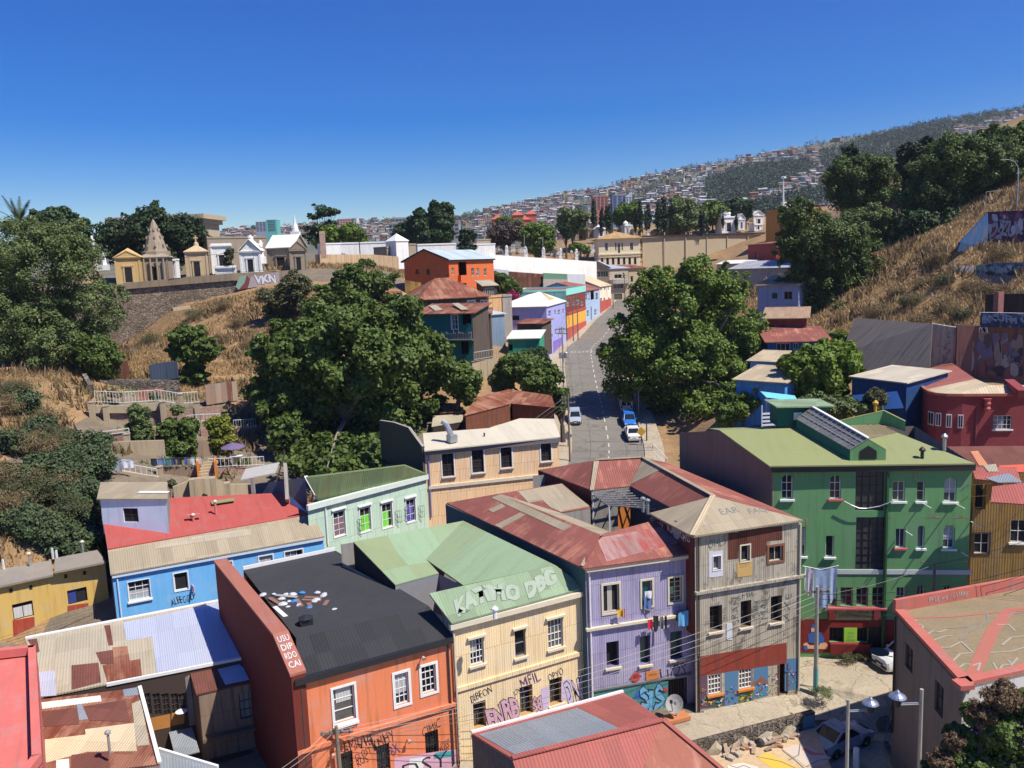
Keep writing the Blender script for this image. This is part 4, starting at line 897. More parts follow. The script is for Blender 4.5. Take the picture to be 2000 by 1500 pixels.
    for tx,x,y,w_,h_,rot in (('OHLS',800,740,140,60,.1),('GRWS',1015,915,70,35,.1),('SRAN',945,1270,190,55,1.55),('EMAL',1170,1270,210,65,1.5),('KGE',790,1220,70,22,.15),('GALTIS',858,1300,105,26,1.5),('SMIL',1030,1150,140,36,.15),('XRX',1105,1230,80,50,1.5),('AXE',1350,1240,190,50,1.5),('O',1112,1310,50,55,0),('EAR',880,505,0,0,0)):
        if w_: wall_text(wl,t,tx,*q(x,y),(w_ if abs(rot)<1 else w_)/4,h_/4,DGREY,rot=rot,jit=.08)
    mb=MB(); f=RP(mb,[(1352,1047,11.6),(1568,1015,11.6),(1393,969,13.0)],.12,TANR); l=RP(mb,[(1352,1047,11.6),(1393,969,13.0),(1268,1002,11.6)],.12,TANR)
    ri=RP(mb,[(1393,969,13.0),(1255,894,13.0),(1231,949,11.6),(1312,992)],.1,REDR); ro=RP(mb,[(1568,1015,11.6),(1393,969,13.0),(1255,894,13.0),(1300,903)],.1,REDR)
    patch(mb,ri[:3],[(1232,946),(1256,897),(1296,915)],TANR,.03)
    cb=RP(mb,[(1162,899,13.0),(1255,894,13.0),(1231,949,11.6),(1155,957)],.1,REDR); lb=RP(mb,[(1162,899,13.0),(1155,957,cb[3].z),(1051,918,11.6)],.1,REDR)
    patch(mb,cb[:3],[(1160,900),(1170,899),(1160,957),(1152,958)],TANR,.04); 
    for a,b in ((f[0],f[2]),): mb.bar(lift(a,.06),lift(b,.06),.35,.06,CREAMR)
    for a,b in ((ri[0],ri[1]),(cb[0],cb[1])): mb.bar(lift(a,.05),lift(b,.05),.3,.06,TANR)
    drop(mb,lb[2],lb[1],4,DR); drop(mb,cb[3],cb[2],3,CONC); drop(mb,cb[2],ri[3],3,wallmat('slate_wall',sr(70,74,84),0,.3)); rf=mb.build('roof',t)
    n=(f[1]-f[0]).cross(f[2]-f[0]).normalized(); ux=(f[1]-f[0]).normalized(); uy=n.cross(ux)
    for tx,x,y in (('EAR',895,490),('FAQ',1120,490)):
        r_=ray(*q(x,y)); o=Vector((0,0,H)); p=o+r_*((f[0]-o).dot(n)/r_.dot(n)); lettering(rf,tx,p,ux,uy,1.3,.5,DGREY,off=.015)
    # pergola, orange panel and flues in the courtyard
    mb=MB(); PG=plain('pergola_timber',(.22,.21,.2),.8); cpts=[G(1158,964,11.35),G(1230,953,11.35),G(1282,994,11.0),G(1190,987,11.0)]
    for k in range(9):
        f_=k/8; mb.bar(cpts[0].lerp(cpts[3],f_),cpts[1].lerp(cpts[2],f_),.1,.08,PG)
    for k in range(4):
        f_=k/3; mb.bar(lift(cpts[0].lerp(cpts[1],f_),-.08),lift(cpts[3].lerp(cpts[2],f_),-.08),.08,.08,PG)
    for p in cpts: mb.bar(p,lift(p,-3.5),.1,.1,WHT)
    mb.build('pergola',t)
    mb=MB(); a,b=P(1207,1012,56.6),P(1231,1009,57); mb.face([lift(a,-1),lift(b,-1),lift(b,1.0),lift(a,1.0)],plain('orange_panel',sr(190,110,40),.8)); mb.build('orange_panel',t)
    mb=MB(); 
    for u,v in ((1256,1000),(1265,1004)):
        c=G(u,v,11.0); mb.tube([c,lift(c,.9)],.11,GREYM,7); mb.lathe([(.19,.9),(.19,1),(0,1.1)],c,GREYM,8)
    mb.build('flue',t)
    return t,wl
GH,GWL=grey_house()
# ---- green building
def green_building():
    A,B=G(1508,908,13.9),G(1899,904,13.9); t=thing('green_building','large green rendered building with arched windows, olive roof and long skylight','building'); wl=Wall(A,B,-1,13.9); q=Z4(1500,750)
    PKS=plain('pink_sill',sr(196,92,96),.7)
    for x,y,w_,h_,ar,nx,ny,sl_ in ((150,805,88,190,True,2,3,WHT),(527,805,88,185,True,2,3,PKS),(1022,838,98,155,0,2,2,WHT),(1195,838,62,155,0,1,2,WHT),(1425,825,98,190,True,2,2,WHT),(270,1230,50,230,True,2,2,WHT),(483,1268,66,165,0,1,1,WHT),(1035,1205,78,150,0,2,1,PKS),(1195,1195,56,175,.6,1,1,WHT),(1415,1195,92,180,True,2,2,WHT)):
        wl.window(t,*q(x,y),w_/4,h_/4,nx=nx,ny=ny,arch=ar,sill=(sl_,.12),pane=DARKIN if x in(483,) else GL,depth=.2)
    MSH=plain('dusty_screen',(.055,.05,.045),.5)
    wl.window(t,*q(796,825),56,82,fm=BLK,nx=4,ny=5,pane=MSH,depth=.12); wl.window(t,*q(798,1245),56,102,fm=BLK,nx=4,ny=7,pane=MSH,depth=.12)
    S=5.7706
    g=lambda x,y:(1560+x/S,1100+y/S)
    for x,y,w_,h_,ar in ((362,378,138,210,0),(540,378,138,210,0),(716,378,135,210,0),(898,378,138,210,0),(1152,380,100,215,0),(1378,365,85,230,True),(1678,345,92,180,True)): wl.window(t,*g(x,y),w_/S,h_/S,fm=GREYM if x<1000 else WHT,nx=2,ny=2,arch=ar,depth=.22,curtain=(plain('red_drape',(.1,.03,.03),.9),.5,.98,.02,.98) if x in(540,716) else None)
    for x,w_ in ((427,165),(720,125)): wl.window(t,*g(x,808),w_/S,165/S,fm=BLK,nx=3,ny=1,depth=.3,pane=DARKIN)
    wl.window(t,*g(865,850),165/S,270/S,fm=BLK,nx=2,ny=1,depth=.35,pane=plain('graffiti_door',(.03,.03,.035),.6),name='door')
    d=Vector((-.44,.898,0)); o=Vector((0,0,H)); nW=Vector((d.y,-d.x,0))*-1; 
    def onside(u,v): r=ray(u,v); tt=(A-o).dot(nW)/r.dot(nW); return o+r*tt
    pk,bk=onside(1405,841),onside(1327,845)
    mb=MB(); wl.emit(mb,GNW,.22); b0=Vector((A.x,A.y,-1))
    mb.face([(bk.x,bk.y,2),(A.x,A.y,2),tuple(A),tuple(pk),tuple(bk)],GNC); rb=Vector((B.x+1.5,B.y+11,13.9)); mb.face([(B.x,B.y,-1),(rb.x,rb.y,-1),(rb.x,rb.y,14.2),(B.x,B.y,13.9)],CONC)
    mb.face([(rb.x,rb.y,2),(bk.x,bk.y,2),tuple(bk),(rb.x,rb.y,14.2)],GNC)
    wl.strip(mb,*g(370,97),*g(1945,98),.32,.06,plain('pale_band',(.55,.56,.56),.8)); 
    MRB=wallmat('maroon_plinth',sr(128,44,44),0,.3,(.08,.02,.02)); a0,z1=wl.hit(*g(15,630)); a1,_=wl.hit(*g(1090,640))
    for (xa,xb,ya,yb) in ((15,345,630,1005),(345,790,630,725),(345,790,890,1005),(950,1095,640,985),(790,950,640,715),(510,655,725,900)):
        p0=wl.hit(*g(xa,(ya+yb)/2))[0]; p1=wl.hit(*g(xb,(ya+yb)/2))[0]; zt=wl.hit(*g((xa+xb)/2,ya))[1]; zb=wl.hit(*g((xa+xb)/2,yb))[1]; wl.blk(mb,p0,p1,zb,zt,.03 if ya<720 or xa in(15,950) else .35 if yb>1000 else .05,MRB if xa!=510 else LIMEP)
    wl.strip(mb,*g(290,497),*g(985,503),.12,.3,PKS); p0=wl.hit(*g(395,570))[0]; 
    sa,zt=wl.hit(*g(400,510)); sb,zb=wl.hit(*g(815,640)); wl.blk(mb,sa,sb,zb,zt-.1,.04,plain('sign_board',sr(166,160,116),.8))
    for x in (365,870): 
        s_,z_=wl.hit(*g(x,560)); wl.blk(mb,s_-.22,s_+.22,z_-.4,z_+.35,.3,MRB)
    mb.build('wall',t)
    c=g(655,557); s_,z_=wl.hit(*c); 
    wall_text(wl,t,'ESCUELA',*g(660,545),44,5.5,DKW,off=.06,name='sign_lettering'); wall_text(wl,t,'ESPORTE MERIDIONAL',*g(630,590),62,6.5,DKW,off=.06,name='sign_lettering')
    for tx,x,y,w_ in (('PAN',585,780,60),('HOY',585,820,70),('VIERNES',585,860,100)): wall_text(wl,t,tx,*g(x,y),w_/S,20/S,GRNP,off=.075,name='sign_lettering')
    mb=MB(); V=lambda off,*p:blob_poly(wl,[g(*x) for x in p],off)
    mb.face(V(.045,(50,905),(90,890),(120,920),(230,925),(235,900),(300,890),(330,920),(310,965),(60,960)),PEACHP); mb.face(V(.05,(110,890),(105,800),(150,770),(240,770),(285,840),(280,890),(200,905)),BLUEP); mb.face(V(.055,(140,770),(135,720),(180,715),(195,765)),PEACHP); mb.face(V(.06,(135,725),(150,685),(210,690),(215,725)),BLUEP); mb.face(V(.052,(50,960),(60,920),(95,930),(100,965),(75,985)),BLUEP); mb.build('mural',t)
    mb=MB(); wl.blk(mb,-.05,wl.L+.1,13.45,13.88,.32,BLK); mb.build('gutter',t)
    wl.pipe(t,1733,915,1265,plain('dark_green_pipe',(.02,.08,.03),.6),.13)
    for x,y0,y1,l in ((1205,930,0,1.5),(1455,930,0,1.6),(1075,1150,0,1.2),(1505,1310,0,1.3),(1585,1075,0,1.6)):
        s_,z_=wl.hit(*q(x,y0)); mb=MB(); mb.bar(wl.pt(s_,z_,0),wl.pt(s_,z_+.1,l),.05,.05,WHT); mb.build('washing_pole',t)
    mb=MB(); f=RP(mb,[(1503,910,13.95),(1904,905,13.95),(1405,840,pk.z+.05),(1640,830)][:2]+[(1720,832,pk.z+.05),(1405,840)],.1,OLIVR)
    back=Vector((0,3.2,-.5)); W=poly_order([f[3],f[2],f[2]+back,f[3]+back]); mb.slab(W,.1,OLIVR)
    patch(mb,f[:3],[q(530,335),q(870,318),q(1010,380),q(740,440)],roofmat('worn_felt_patch',sr(128,116,88),.2,.2,dirt=.5),.03); rf=mb.build('roof',t)
    # skylight: a long glazed monitor on the roof
    mb=MB(); TG=wallmat('teal_monitor',sr(36,96,84),0,.2); SKG=glassmat('skylight_glass',(.16,.155,.145))
    n=(f[1]-f[0]).cross(f[2]-f[0]).normalized(); n=n if n.z>0 else -n
    def onr(u,v,h=0): r=ray(u,v); p=o+r*((f[0]-o).dot(n)/r.dot(n)); return p+Vector((0,0,h))
    e0,e1=onr(1660,900),onr(1555,838); f0,f1=onr(1730,899),onr(1618,832); r0=(e0+f0)/2+Vector((0,0,1.5)); r1=(e1+f1)/2+Vector((0,0,1.5)); lh=.75
    mb.face([e1,e0,lift(e0,lh),lift(e1,lh)],TG); mb.face([f0,f1,lift(f1,lh),lift(f0,lh)],TG); mb.face([e0,f0,lift(f0,lh),r0,lift(e0,lh)],GNW); mb.face([f1,e1,lift(e1,lh),r1,lift(f1,lh)],GNW)
    mb.slab(poly_order([lift(e0,lh),r0,r1,lift(e1,lh)]),.06,SKG); mb.slab(poly_order([lift(f0,lh),lift(f1,lh),r1,r0]),.06,OLIVR)
    for k in range(13):
        a=k/12; mb.bar(lift(e0.lerp(e1,a),lh+.04),lift(r0.lerp(r1,a),.04),.04,.04,GREYM)
    for k in (.33,.66): mb.bar(lift(lift(e0,lh).lerp(r0,k),.04),lift(lift(e1,lh).lerp(r1,k),.04),.04,.04,GREYM)
    mb.bar(lift(r0,.06),lift(r1,.06),.2,.08,WHT); c=(e0+f0)/2+Vector((0,-.03,.1)); w2=(f0-e0)*.24; mb.face([c-w2,c+w2,c+w2+UPV*.55,c+UPV*.95,c-w2+UPV*.55],DARKIN); mb.build('skylight',rf)
    # roof-top sheds and stacks at the back
    mb=MB(); a,b=onr(1521,838),onr(1602,828); mb.box((a+b)/2+Vector((.3,1.2,.75)),((b-a).length+.4,2.2,1.5),TG,-.05); mb.slab(poly_order([Vector((a.x-.3,a.y-.4,a.z+1.75)),Vector((b.x+.9,b.y-.4,b.z+1.4)),Vector((b.x+.9,b.y+2.6,b.z+1.45)),Vector((a.x-.3,a.y+2.6,a.z+1.8))]),.1,GREENR2)
    wc=a.lerp(b,.4)+Vector((.2,.05,.8)); mb.box(wc,(.6,.1,.55),WHT); mb.build('roof_shed',rf)
    mb=MB(); a,b,c=onr(1630,832),onr(1725,828),onr(1768,843); 
    for p,r_,h0,h1 in ((a,b,.25,.95),(b,c,.95,.7)):
        v_=Vector((.15,.3,0)); mb.face([p,r_,lift(r_,h1),lift(p,h0)],GNW); mb.face([r_+v_,p+v_,lift(p+v_,h0),lift(r_+v_,h1)],GNW); mb.slab(poly_order([lift(p,h0+.05),lift(r_,h1+.05),lift(r_+v_,h1+.05),lift(p+v_,h0+.05)]),.08,OLIVR)
    mb.build('parapet_wall',rf)
    for u,v,h,m in ((1709,826,1.4,plain('yellow_pipe',sr(196,150,50),.5)),(1844,880,.9,GREYM),(1801,895,.5,BLK)):
        c=onr(u,v); mb=MB(); mb.tube([c,lift(c,h)],.12,m,8); mb.lathe([(.2,h),(.22,h+.12),(.05,h+.3)],c,m,9); mb.build('vent_pipe',rf)
    # brick showing through broken render
    mb=MB(); rg=random.Random(4); BR=brickmat('bare_brick',(.36,.14,.08),(.5,.42,.32)); 
    for x,y,w_,h_ in ((1150,720,10,90),(1290,1040,120,12),(1500,1040,140,12),(960,1042,30,16),(215,700,10,60),(300,1080,12,80),(40,820,10,260),(1205,1385,30,14),(1545,1385,40,14)): 
        mb.face(blob_poly(wl,[q(x-w_/2,y+h_/2),q(x+w_/2,y+h_*.4),q(x+w_*.4,y-h_/2),q(x-w_*.3,y-h_*.4)],.012),BR)
    mb.build('bare_brick_patch',t)
    return t,wl
GB,GNWL=green_building()
# ---- near right: house with painted flat roof
def painted_roof_house():
    t=thing('painted_roof_house','grey house at lower right whose flat brown roof is covered in faded painted outlines','house'); z=7.5; A,B,C,D=G(1748,1196,z),G(1881,1342,z),G(2060,1302,z),G(2060,1138,z)
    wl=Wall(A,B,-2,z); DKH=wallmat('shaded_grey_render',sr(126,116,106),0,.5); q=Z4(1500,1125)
    wl.window(t,*q(1100,640),16,48,fm=DKW,nx=2,ny=2); wl.window(t,*q(1335,960),18,62,fm=DKW,nx=2,ny=2)
    fw=Wall(B,C,-2,z); WW=wallmat('white_graffiti_wall',sr(206,200,192),0,.4)
    mb=MB(); wl.emit(mb,DKH); mb.face([fw.pt(0,-2),fw.pt(fw.L,-2),fw.pt(fw.L,z),fw.pt(0,z)],WW); mb.face([(D.x,D.y,-2),(A.x,A.y,-2),(A.x,A.y,z+.1),(D.x,D.y,z+.1)],DKH); mb.face([(C.x,C.y,-2),(D.x,D.y,-2),(D.x,D.y,z),(C.x,C.y,z)],DKH)
    mb.build('wall',t)
    RFM=groundmat('painted_flat_roof',(sr(142,124,92),sr(128,116,84),sr(150,128,98),sr(112,100,76)),(.3,1.4,7),.9,.1); mb=MB(); W=poly_order([A,B,C,D]); mb.slab(W,.15,RFM); PKC=wallmat('pink_coping',sr(188,106,92),0,.2)
    for a,b,w_,h in ((A,B,.55,.12),(B,C,.5,.12)): 
        d=(b-a).normalized(); s_=Vector((-d.y,d.x,0))*w_/2; mb.bar(a+s_+Vector((0,0,.08)),b+s_+Vector((0,0,.08)),w_,h+.1,PKC)
    mb.box(B+Vector((.05,.1,.08)),(.7,.7,.23),PKC,.1); d=(D-A).normalized(); mb.bar(A+Vector((0,.1,.35)),D+Vector((0,.1,.35)),.22,.75,PKC)
    rf=mb.build('roof',t); nz=Vector((0,0,.012))
    pw=Wall(A,D,z,z+.7); lettering(rf,'PAUL MR AGUIRRE',A.lerp(D,.32)+Vector((0,-.02,.36)),d,UPV,2.8,.3,plain('worn_white',(.5,.42,.38),.8),off=.02,jit=.12,offset=-.012)
    # painted lines on the roof
    mb=MB(); qq=lambda x,y:G(1500+x/4,1125+y/4,z+.002); WL=paint('faded_white',(.36,.33,.26)); PKL=paint('faded_pink',sr(172,104,86)); GRL=paint('faded_grey',(.22,.21,.19))
    def ln(pts,m,w_,lift_):
        P_=[qq(*p)+Vector((0,0,lift_)) for p in pts]
        for e_,(a,b) in enumerate(zip(P_,P_[1:])):
            a=a+UPV*.0012*e_;b=b+UPV*.0012*e_
            dd=(b-a).normalized(); s_=Vector((-dd.y,dd.x,0))*w_/2; mb.face([a-s_-dd*w_*.2,b-s_+dd*w_*.2,b+s_+dd*w_*.2,a+s_-dd*w_*.2],m)
    ln([(1890,270),(1760,420),(1660,640),(1590,790)],PKL,.62,.01); ln([(1890,262),(2000,250),(2200,240)],PKL,.3,.01); ln([(1080,330),(1450,318),(1720,290),(2000,270)],PKL,.16,.012)
    for pts,m in (([(1150,340),(1160,370),(1210,390),(1200,450),(1250,520),(1330,560),(1420,560),(1510,515),(1600,600)],WL),([(1600,600),(1500,610),(1430,680),(1440,760),(1520,800),(1610,790)],WL),([(1870,330),(1900,300),(2000,280)],GRL),([(1710,290),(1720,340),(1650,400),(1560,440),(1500,500)],GRL),([(1220,470),(1290,430),(1340,440),(1400,420)],WL),([(1270,510),(1330,490),(1390,470),(1440,470)],WL),([(1740,600),(1900,590),(2000,560)],WL),([(1830,540),(1900,480),(2000,470)],WL),([(1600,700),(1660,680),(1640,740)],WL),([(1760,680),(1800,750),(1830,700),(1900,690),(1940,760)],WL),([(1490,720),(1530,690),(1580,690)],WL),([(1870,660),(1910,690),(1950,640)],WL),([(1400,410),(1560,400),(1640,360)],GRL),([(1790,380),(1880,380),(1930,430)],WL)):
        ln(pts,m,.09,.016)
    mb.build('roof_painting',rf)
    for tx,x,y,w_,h_ in (('ESORA',1580,1020,120,60),('FSV',1525,1090,40,110)): wall_text(fw,t,tx,*q(x,y),w_/4,h_/4,BLUEP if tx=='ESORA' else INK,jit=.05)
    dish=MB(); c=wl.pt(*wl.hit(1749,1283),.15); dish.tube([c,c+Vector((-.9,.2,.15))],.03,BLK,5); dish.lathe([(.05,0),(.4,.05),(.55,.14)],c+Vector((-.7,.2,.1)),plain('dark_dish',(.03,.03,.06),.5),14); dish.build('satellite_dish',t)
    wl.pipe(t,1752,1205,1440,BLK,.06)
    return t
painted_roof_house()
# ---- salmon roofed house in the foreground
def salmon_house():
    t=thing('salmon_roof_house','house in the front with salmon red hipped roof patched with grey zinc sheets','house'); mb=MB()
    b=RP(mb,[(921,1432,4.5),(1217,1352,4.5),(1295,1407,6),(1000,1481)],.1,SALR); f=RP(mb,[(1000,1481,b[3].z),(1295,1407,6),(1230,1560,4.4),(1040,1600)],.1,SALR); h=RP(mb,[(1217,1352,4.5),(1430,1520,4.4),(1295,1407,6)],.1,SALR); h2=RP(mb,[(1295,1407,6),(1430,1520,4.4),(1230,1560,4.4)],.1,roofmat('brown_salmon_roof',sr(158,96,76),0,.3,sr(190,130,110),dirt=.4))
    patch(mb,b[:3],[(935,1435),(1128,1383),(1214,1425),(1012,1478)],ZINCG,.02); 
    mb.bar(lift(b[3],.05),lift(b[2],.05),.3,.06,SALR); mb.bar(lift(b[2],.05),lift(h[1],.05),.25,.06,SALR); rf=mb.build('roof',t)
    mb=MB(); mb.bar(lift(b[0],.02),lift(b[1],.02),.16,.2,WHT); mb.build('gutter',rf)
    mb=MB(); a=b[0]; c=RP(None,[(1000,1481,b[3].z),(1295,1407,6),(1040,1600,4.4)],.1,SALR)[2]; DG=wallmat('dark_sheet_wall',sr(84,84,86),.3,.3); mb.face([(c.x,c.y,-3),(c.x,c.y,4.3),(b[3].x,b[3].y,b[3].z-.1),(a.x,a.y,4.4),(a.x,a.y,-3)][::-1],DG); r=b[1]; mb.face([(r.x,r.y,-3),(a.x,a.y,-3),(a.x,a.y,4.4),(r.x,r.y,4.4)],DG); e=h[1]; mb.face([(e.x,e.y,-3),(r.x,r.y,-3),(r.x,r.y,4.4),(e.x,e.y,4.3)],DG); mb.build('wall',t)
salmon_house()
# ---- lower left: patched sheds and houses
def lower_left():
    q=Z4(0,1125); t=thing('patchwork_roof_house','long low house under a patchwork of grey, rusty and new zinc roof sheets','house'); mb=MB()
    R_=RP(mb,[(50,1247,5.4),(437,1172,5.4),(492,1280,4.3),(75,1362)],.1,FIBR); k=R_[:3]
    P_=lambda pts,m,u=.02: patch(mb,k,[q(*p) for p in pts],m,u)
    P_([(960,365),(1175,325),(1205,470),(990,510)],ZINC,.03); P_([(1170,325),(1735,200),(1955,625),(1225,755)],ZINC,.024); P_([(815,390),(860,385),(885,540),(850,545)],BRNR,.03); P_([(880,560),(995,550),(1015,660),(890,690)],RUSTR,.03); P_([(750,600),(880,580),(890,690),(790,690)],BRNR,.034); P_([(560,700),(770,680),(790,830),(560,890)],BRNR,.028); P_([(800,700),(1095,650),(1110,780),(840,830)],RUSTR,.026); P_([(300,755),(425,740),(440,935),(310,945)],ZINC,.03); P_([(215,500),(290,490),(310,590),(285,600)],BRNR,.03)
    mb.bar(lift(R_[0],.05),lift(R_[1],.05),.22,.1,WHT); mb.bar(lift(R_[3].lerp(R_[2],.3),-.05),lift(R_[2],-.05),.16,.18,WHT); mb.build('roof',t)
    a,b=R_[3],R_[2]; wl=Wall(a,b,-3,4.2); mb=MB(); WN=wallmat('grey_shed_wall',sr(150,140,128),0,.5,(.10,.08,.06))
    for x in (1150,1225,1295,1365,1425): wl.window(t,*q(x,1005),16,44,fm=DKW,nx=2,ny=4,pane=DARKIN,depth=.1)
    wl.emit(mb,DKW); mb.face(blob_poly(wl,[q(1160,1110),q(1160,1215),q(1330,1180),q(1330,1075)],.02),plain('ochre_panel',sr(184,124,58),.8)); mb.face(blob_poly(wl,[q(1340,1070),q(1340,1170),q(1440,1150),q(1440,1050)],.02),plain('ochre_panel',sr(184,124,58),.8)); mb.face(blob_poly(wl,[q(1445,790),q(1480,770),q(1530,1160),q(1480,1170)],.03),WN)
    mb.face([(R_[1].x,R_[1].y,-2),(R_[0].x,R_[0].y,-2),(R_[0].x,R_[0].y,5.3),(R_[1].x,R_[1].y,5.3)],WN); mb.face([(R_[0].x,R_[0].y,-2),(a.x,a.y,-2),(a.x,a.y,4.2),(R_[0].x,R_[0].y,5.3)],WN); mb.build('wall',t)
    s_,z_=wl.hit(*q(1418,1050)); mb=MB(); c=wl.pt(s_,z_,.35); mb.tube([wl.pt(s_,z_,0),c],.03,GREYM,5); o=mb; ring=[]
    mb.lathe([(.03,0),(.25,.04),(.36,.12)],c,plain('white_dish',(.7,.7,.68),.5),14); ds=mb.build('satellite_dish',t)
    # wooden annex
    t=thing('timber_annex','weathered brown timber annex with a brown and zinc lean-to roof beside the red firewall','annex'); mb=MB()
    R2=RP(mb,[(370,1310,4.0),(490,1283,4.0),(500,1330,3.5),(383,1356)],.1,BRNR); patch(mb,R2[:3],[q(1700,730),q(1870,690),q(1990,800),q(1760,850)],ZINC); mb.bar(lift(R2[0],.06),lift(R2[1],.06),.3,.08,WHT); mb.build('roof',t)
    wl=Wall(R2[3]+Vector((.1,.1,0)),R2[2]+Vector((1.2,.5,0)),-3,3.5); WDM=wallmat('stained_timber',sr(150,126,104),.5,.8,(.05,.035,.025),2.0); mb=MB(); wl.window(t,*q(1930,1010),30,52,fm=DKW,nx=3,ny=3,pane=plain('milky_pane',(.25,.25,.24),.4)); wl.emit(mb,WDM); l=R2[0]; a=wl.A; mb.face([(l.x,l.y,-3),(a.x,a.y,-3),(a.x,a.y,3.5),(l.x,l.y,4)],WDM); mb.build('wall',t)
    mb=MB(); wl.blk(mb,0,wl.L,.55,.75,.5,plain('awning_board',(.16,.11,.07),.8)); wl.blk(mb,.3,wl.L,-.9,-.8,.45,DKW); mb.build('ledge',t)
    mb=MB(); p=[G(*q(1320,1220),.5),G(*q(1500,1180),.6),G(*q(1560,1370),.1),G(*q(1370,1420),0)]; mb.slab(poly_order(p),.06,ZINCG); 
    o=mb.build('lean_to_roof',t); 
    # rusty roof in front
    t=thing('rusty_roof_house','low house under a rusty brown roof with cream sheets and a thin stove pipe','house'); mb=MB()
    R3=RP(mb,[(78,1366,4.6),(273,1343,4.9),(312,1492,3.6),(90,1520)],.1,RUSTR); P3=lambda pts,m,u=.02: patch(mb,R3[:3],[q(*p) for p in pts],m,u)
    P3([(325,990),(785,935),(795,980),(330,1040)],WHTR,.03); P3([(665,1200),(1050,1150),(1070,1370),(690,1375)],CREAMR,.026); P3([(350,1280),(690,1240),(700,1370),(360,1460)],CREAMR,.03); P3([(960,890),(1080,870),(1085,930),(970,945)],ZINCG,.03); P3([(1030,1000),(1100,970),(1170,1320),(1070,1330)],FIBR,.028); P3([(330,1060),(600,1030),(620,1160),(340,1180)],BRNR,.024); P3([(650,1020),(980,970),(1020,1140),(700,1130)],BRNR,.024); P3([(600,1010),(640,1000),(690,1120),(620,1130)],ZINCG,.032); P3([(440,1440),(540,1430),(545,1560),(440,1560)],WHTR,.03); P3([(560,1400),(850,1370),(860,1540),(560,1560)],BRNR,.03)
    mb.bar(lift(R3[1],.08),lift(R3[2],.08),.2,.1,WHTR); rf=mb.build('roof',t); c=G(*q(860,1385),4.1); mb=MB(); mb.tube([c,lift(c,1.1)],.07,GREYM,7); mb.lathe([(.16,1.1),(.16,1.2),(0,1.3)],c,GREYM,8); mb.build('stove_pipe',rf)
    mb=MB(); mb.face([(R3[3].x,R3[3].y,-3),(R3[2].x,R3[2].y,-3),(R3[2].x,R3[2].y,3.5),(R3[3].x,R3[3].y,3.6)],WN); mb.face([(R3[2].x,R3[2].y,-3),(R3[1].x,R3[1].y,-3),(R3[1].x,R3[1].y,4.8),(R3[2].x,R3[2].y,3.5)],WN); mb.build('wall',t)
    # salmon parapet house at the frame edge
    t=thing('salmon_parapet_house','house at the lower left edge with a flat salmon pink roof inside a raised parapet','house'); z=6.3; p=[G(-90,1282,z),G(70,1264,z),G(82,1480,z),G(20,1560,z),G(-120,1600,z)]; mb=MB(); SAL=wallmat('salmon_render',sr(206,110,100),0,.12); mb.slab(poly_order([lift(x,-.4) for x in p]),.2,SAL); mb.build('roof',t)
    mb=MB()
    for a,b in ((p[0],p[1]),(p[1],p[2]),(p[2],p[3])):
        d=(b-a).normalized(); n=Vector((d.y,-d.x,0)); n=n if n.dot(p[4]-a)>0 else -n; mb.bar(a+n*.2+Vector((0,0,-.05)),b+n*.2+Vector((0,0,-.05)),.4,.5,SAL); mb.face([(a.x,a.y,-3),(b.x,b.y,-3),(b.x,b.y,z-.2),(a.x,a.y,z-.2)],SAL)
    mb.build('parapet',t)
    # grey corrugated eave at the bottom with white fascia
    t=thing('white_fascia_shed','small grey sheet shed with a bright white fascia board at the bottom edge','shed'); mb=MB(); a,b=G(*q(1235,1370),2.6),G(*q(1700,1510),2.2); mb.slab(poly_order([a,b,b+Vector((-.5,-3,-.3)),a+Vector((-2.2,-3,-.3))]),.1,ZINCG); mb.build('roof',t); mb=MB(); mb.bar(a+Vector((0,.05,.02)),b+Vector((0,.05,.02)),.14,.34,WHT); mb.build('fascia',t); mb=MB(); mb.face([(b.x,b.y,-3),(a.x,a.y,-3),(a.x,a.y,2.5),(b.x,b.y,2.1)],WN); mb.build('wall',t)
lower_left()
# ------------------------------------------------------------ middle row and terraces
def pwall(name,label,cat,top,h,m,thick=.3,group=None,cap=None,extra=None):
    """upright wall: top edge through (u,v,Y) picture points left to right, height h (list or number)"""
    T=[P(*p) for p in top]; mb=MB(); hs=h if hasattr(h,'__len__') else [h]*len(T)
    for i in range(len(T)-1):
        a,b=T[i],T[i+1]; d=Vector((b.x-a.x,b.y-a.y,0)).normalized(); n=Vector((d.y,-d.x,0))*-thick
        za,zb=Vector((0,0,hs[i])),Vector((0,0,hs[i+1]))
        mb.face([a-za,b-zb,b,a],m); mb.face([b-zb+n,a-za+n,a+n,b+n],m); mb.face([a,b,b+n,a+n],cap or m)
        mb.face([a-za+n,a-za,a,a+n],m); mb.face([b-zb,b-zb+n,b+n,b],m)
    o=mb.build(name); tag(o,label,cat,group); 
    if extra: extra(o,T)
    return o,T
def railing(name,label,pts,h,sp,m,r=.03,group=None,cat='railing'):
    mb=MB(); 
    for i in range(len(pts)-1):
        a,b=Vector(pts[i]),Vector(pts[i+1]); n=max(1,int((b-a).length/sp))
        mb.bar(lift(a,h),lift(b,h),r*2,r*2,m); mb.bar(lift(a,.12),lift(b,.12),r*1.6,r*1.6,m)
        for k in range(n+1): p=a.lerp(b,k/n); mb.bar(p,lift(p,h),r*1.3,r*1.3,m,Vector((1,0,0)))
    o=mb.build(name); return tag(o,label,cat,group)
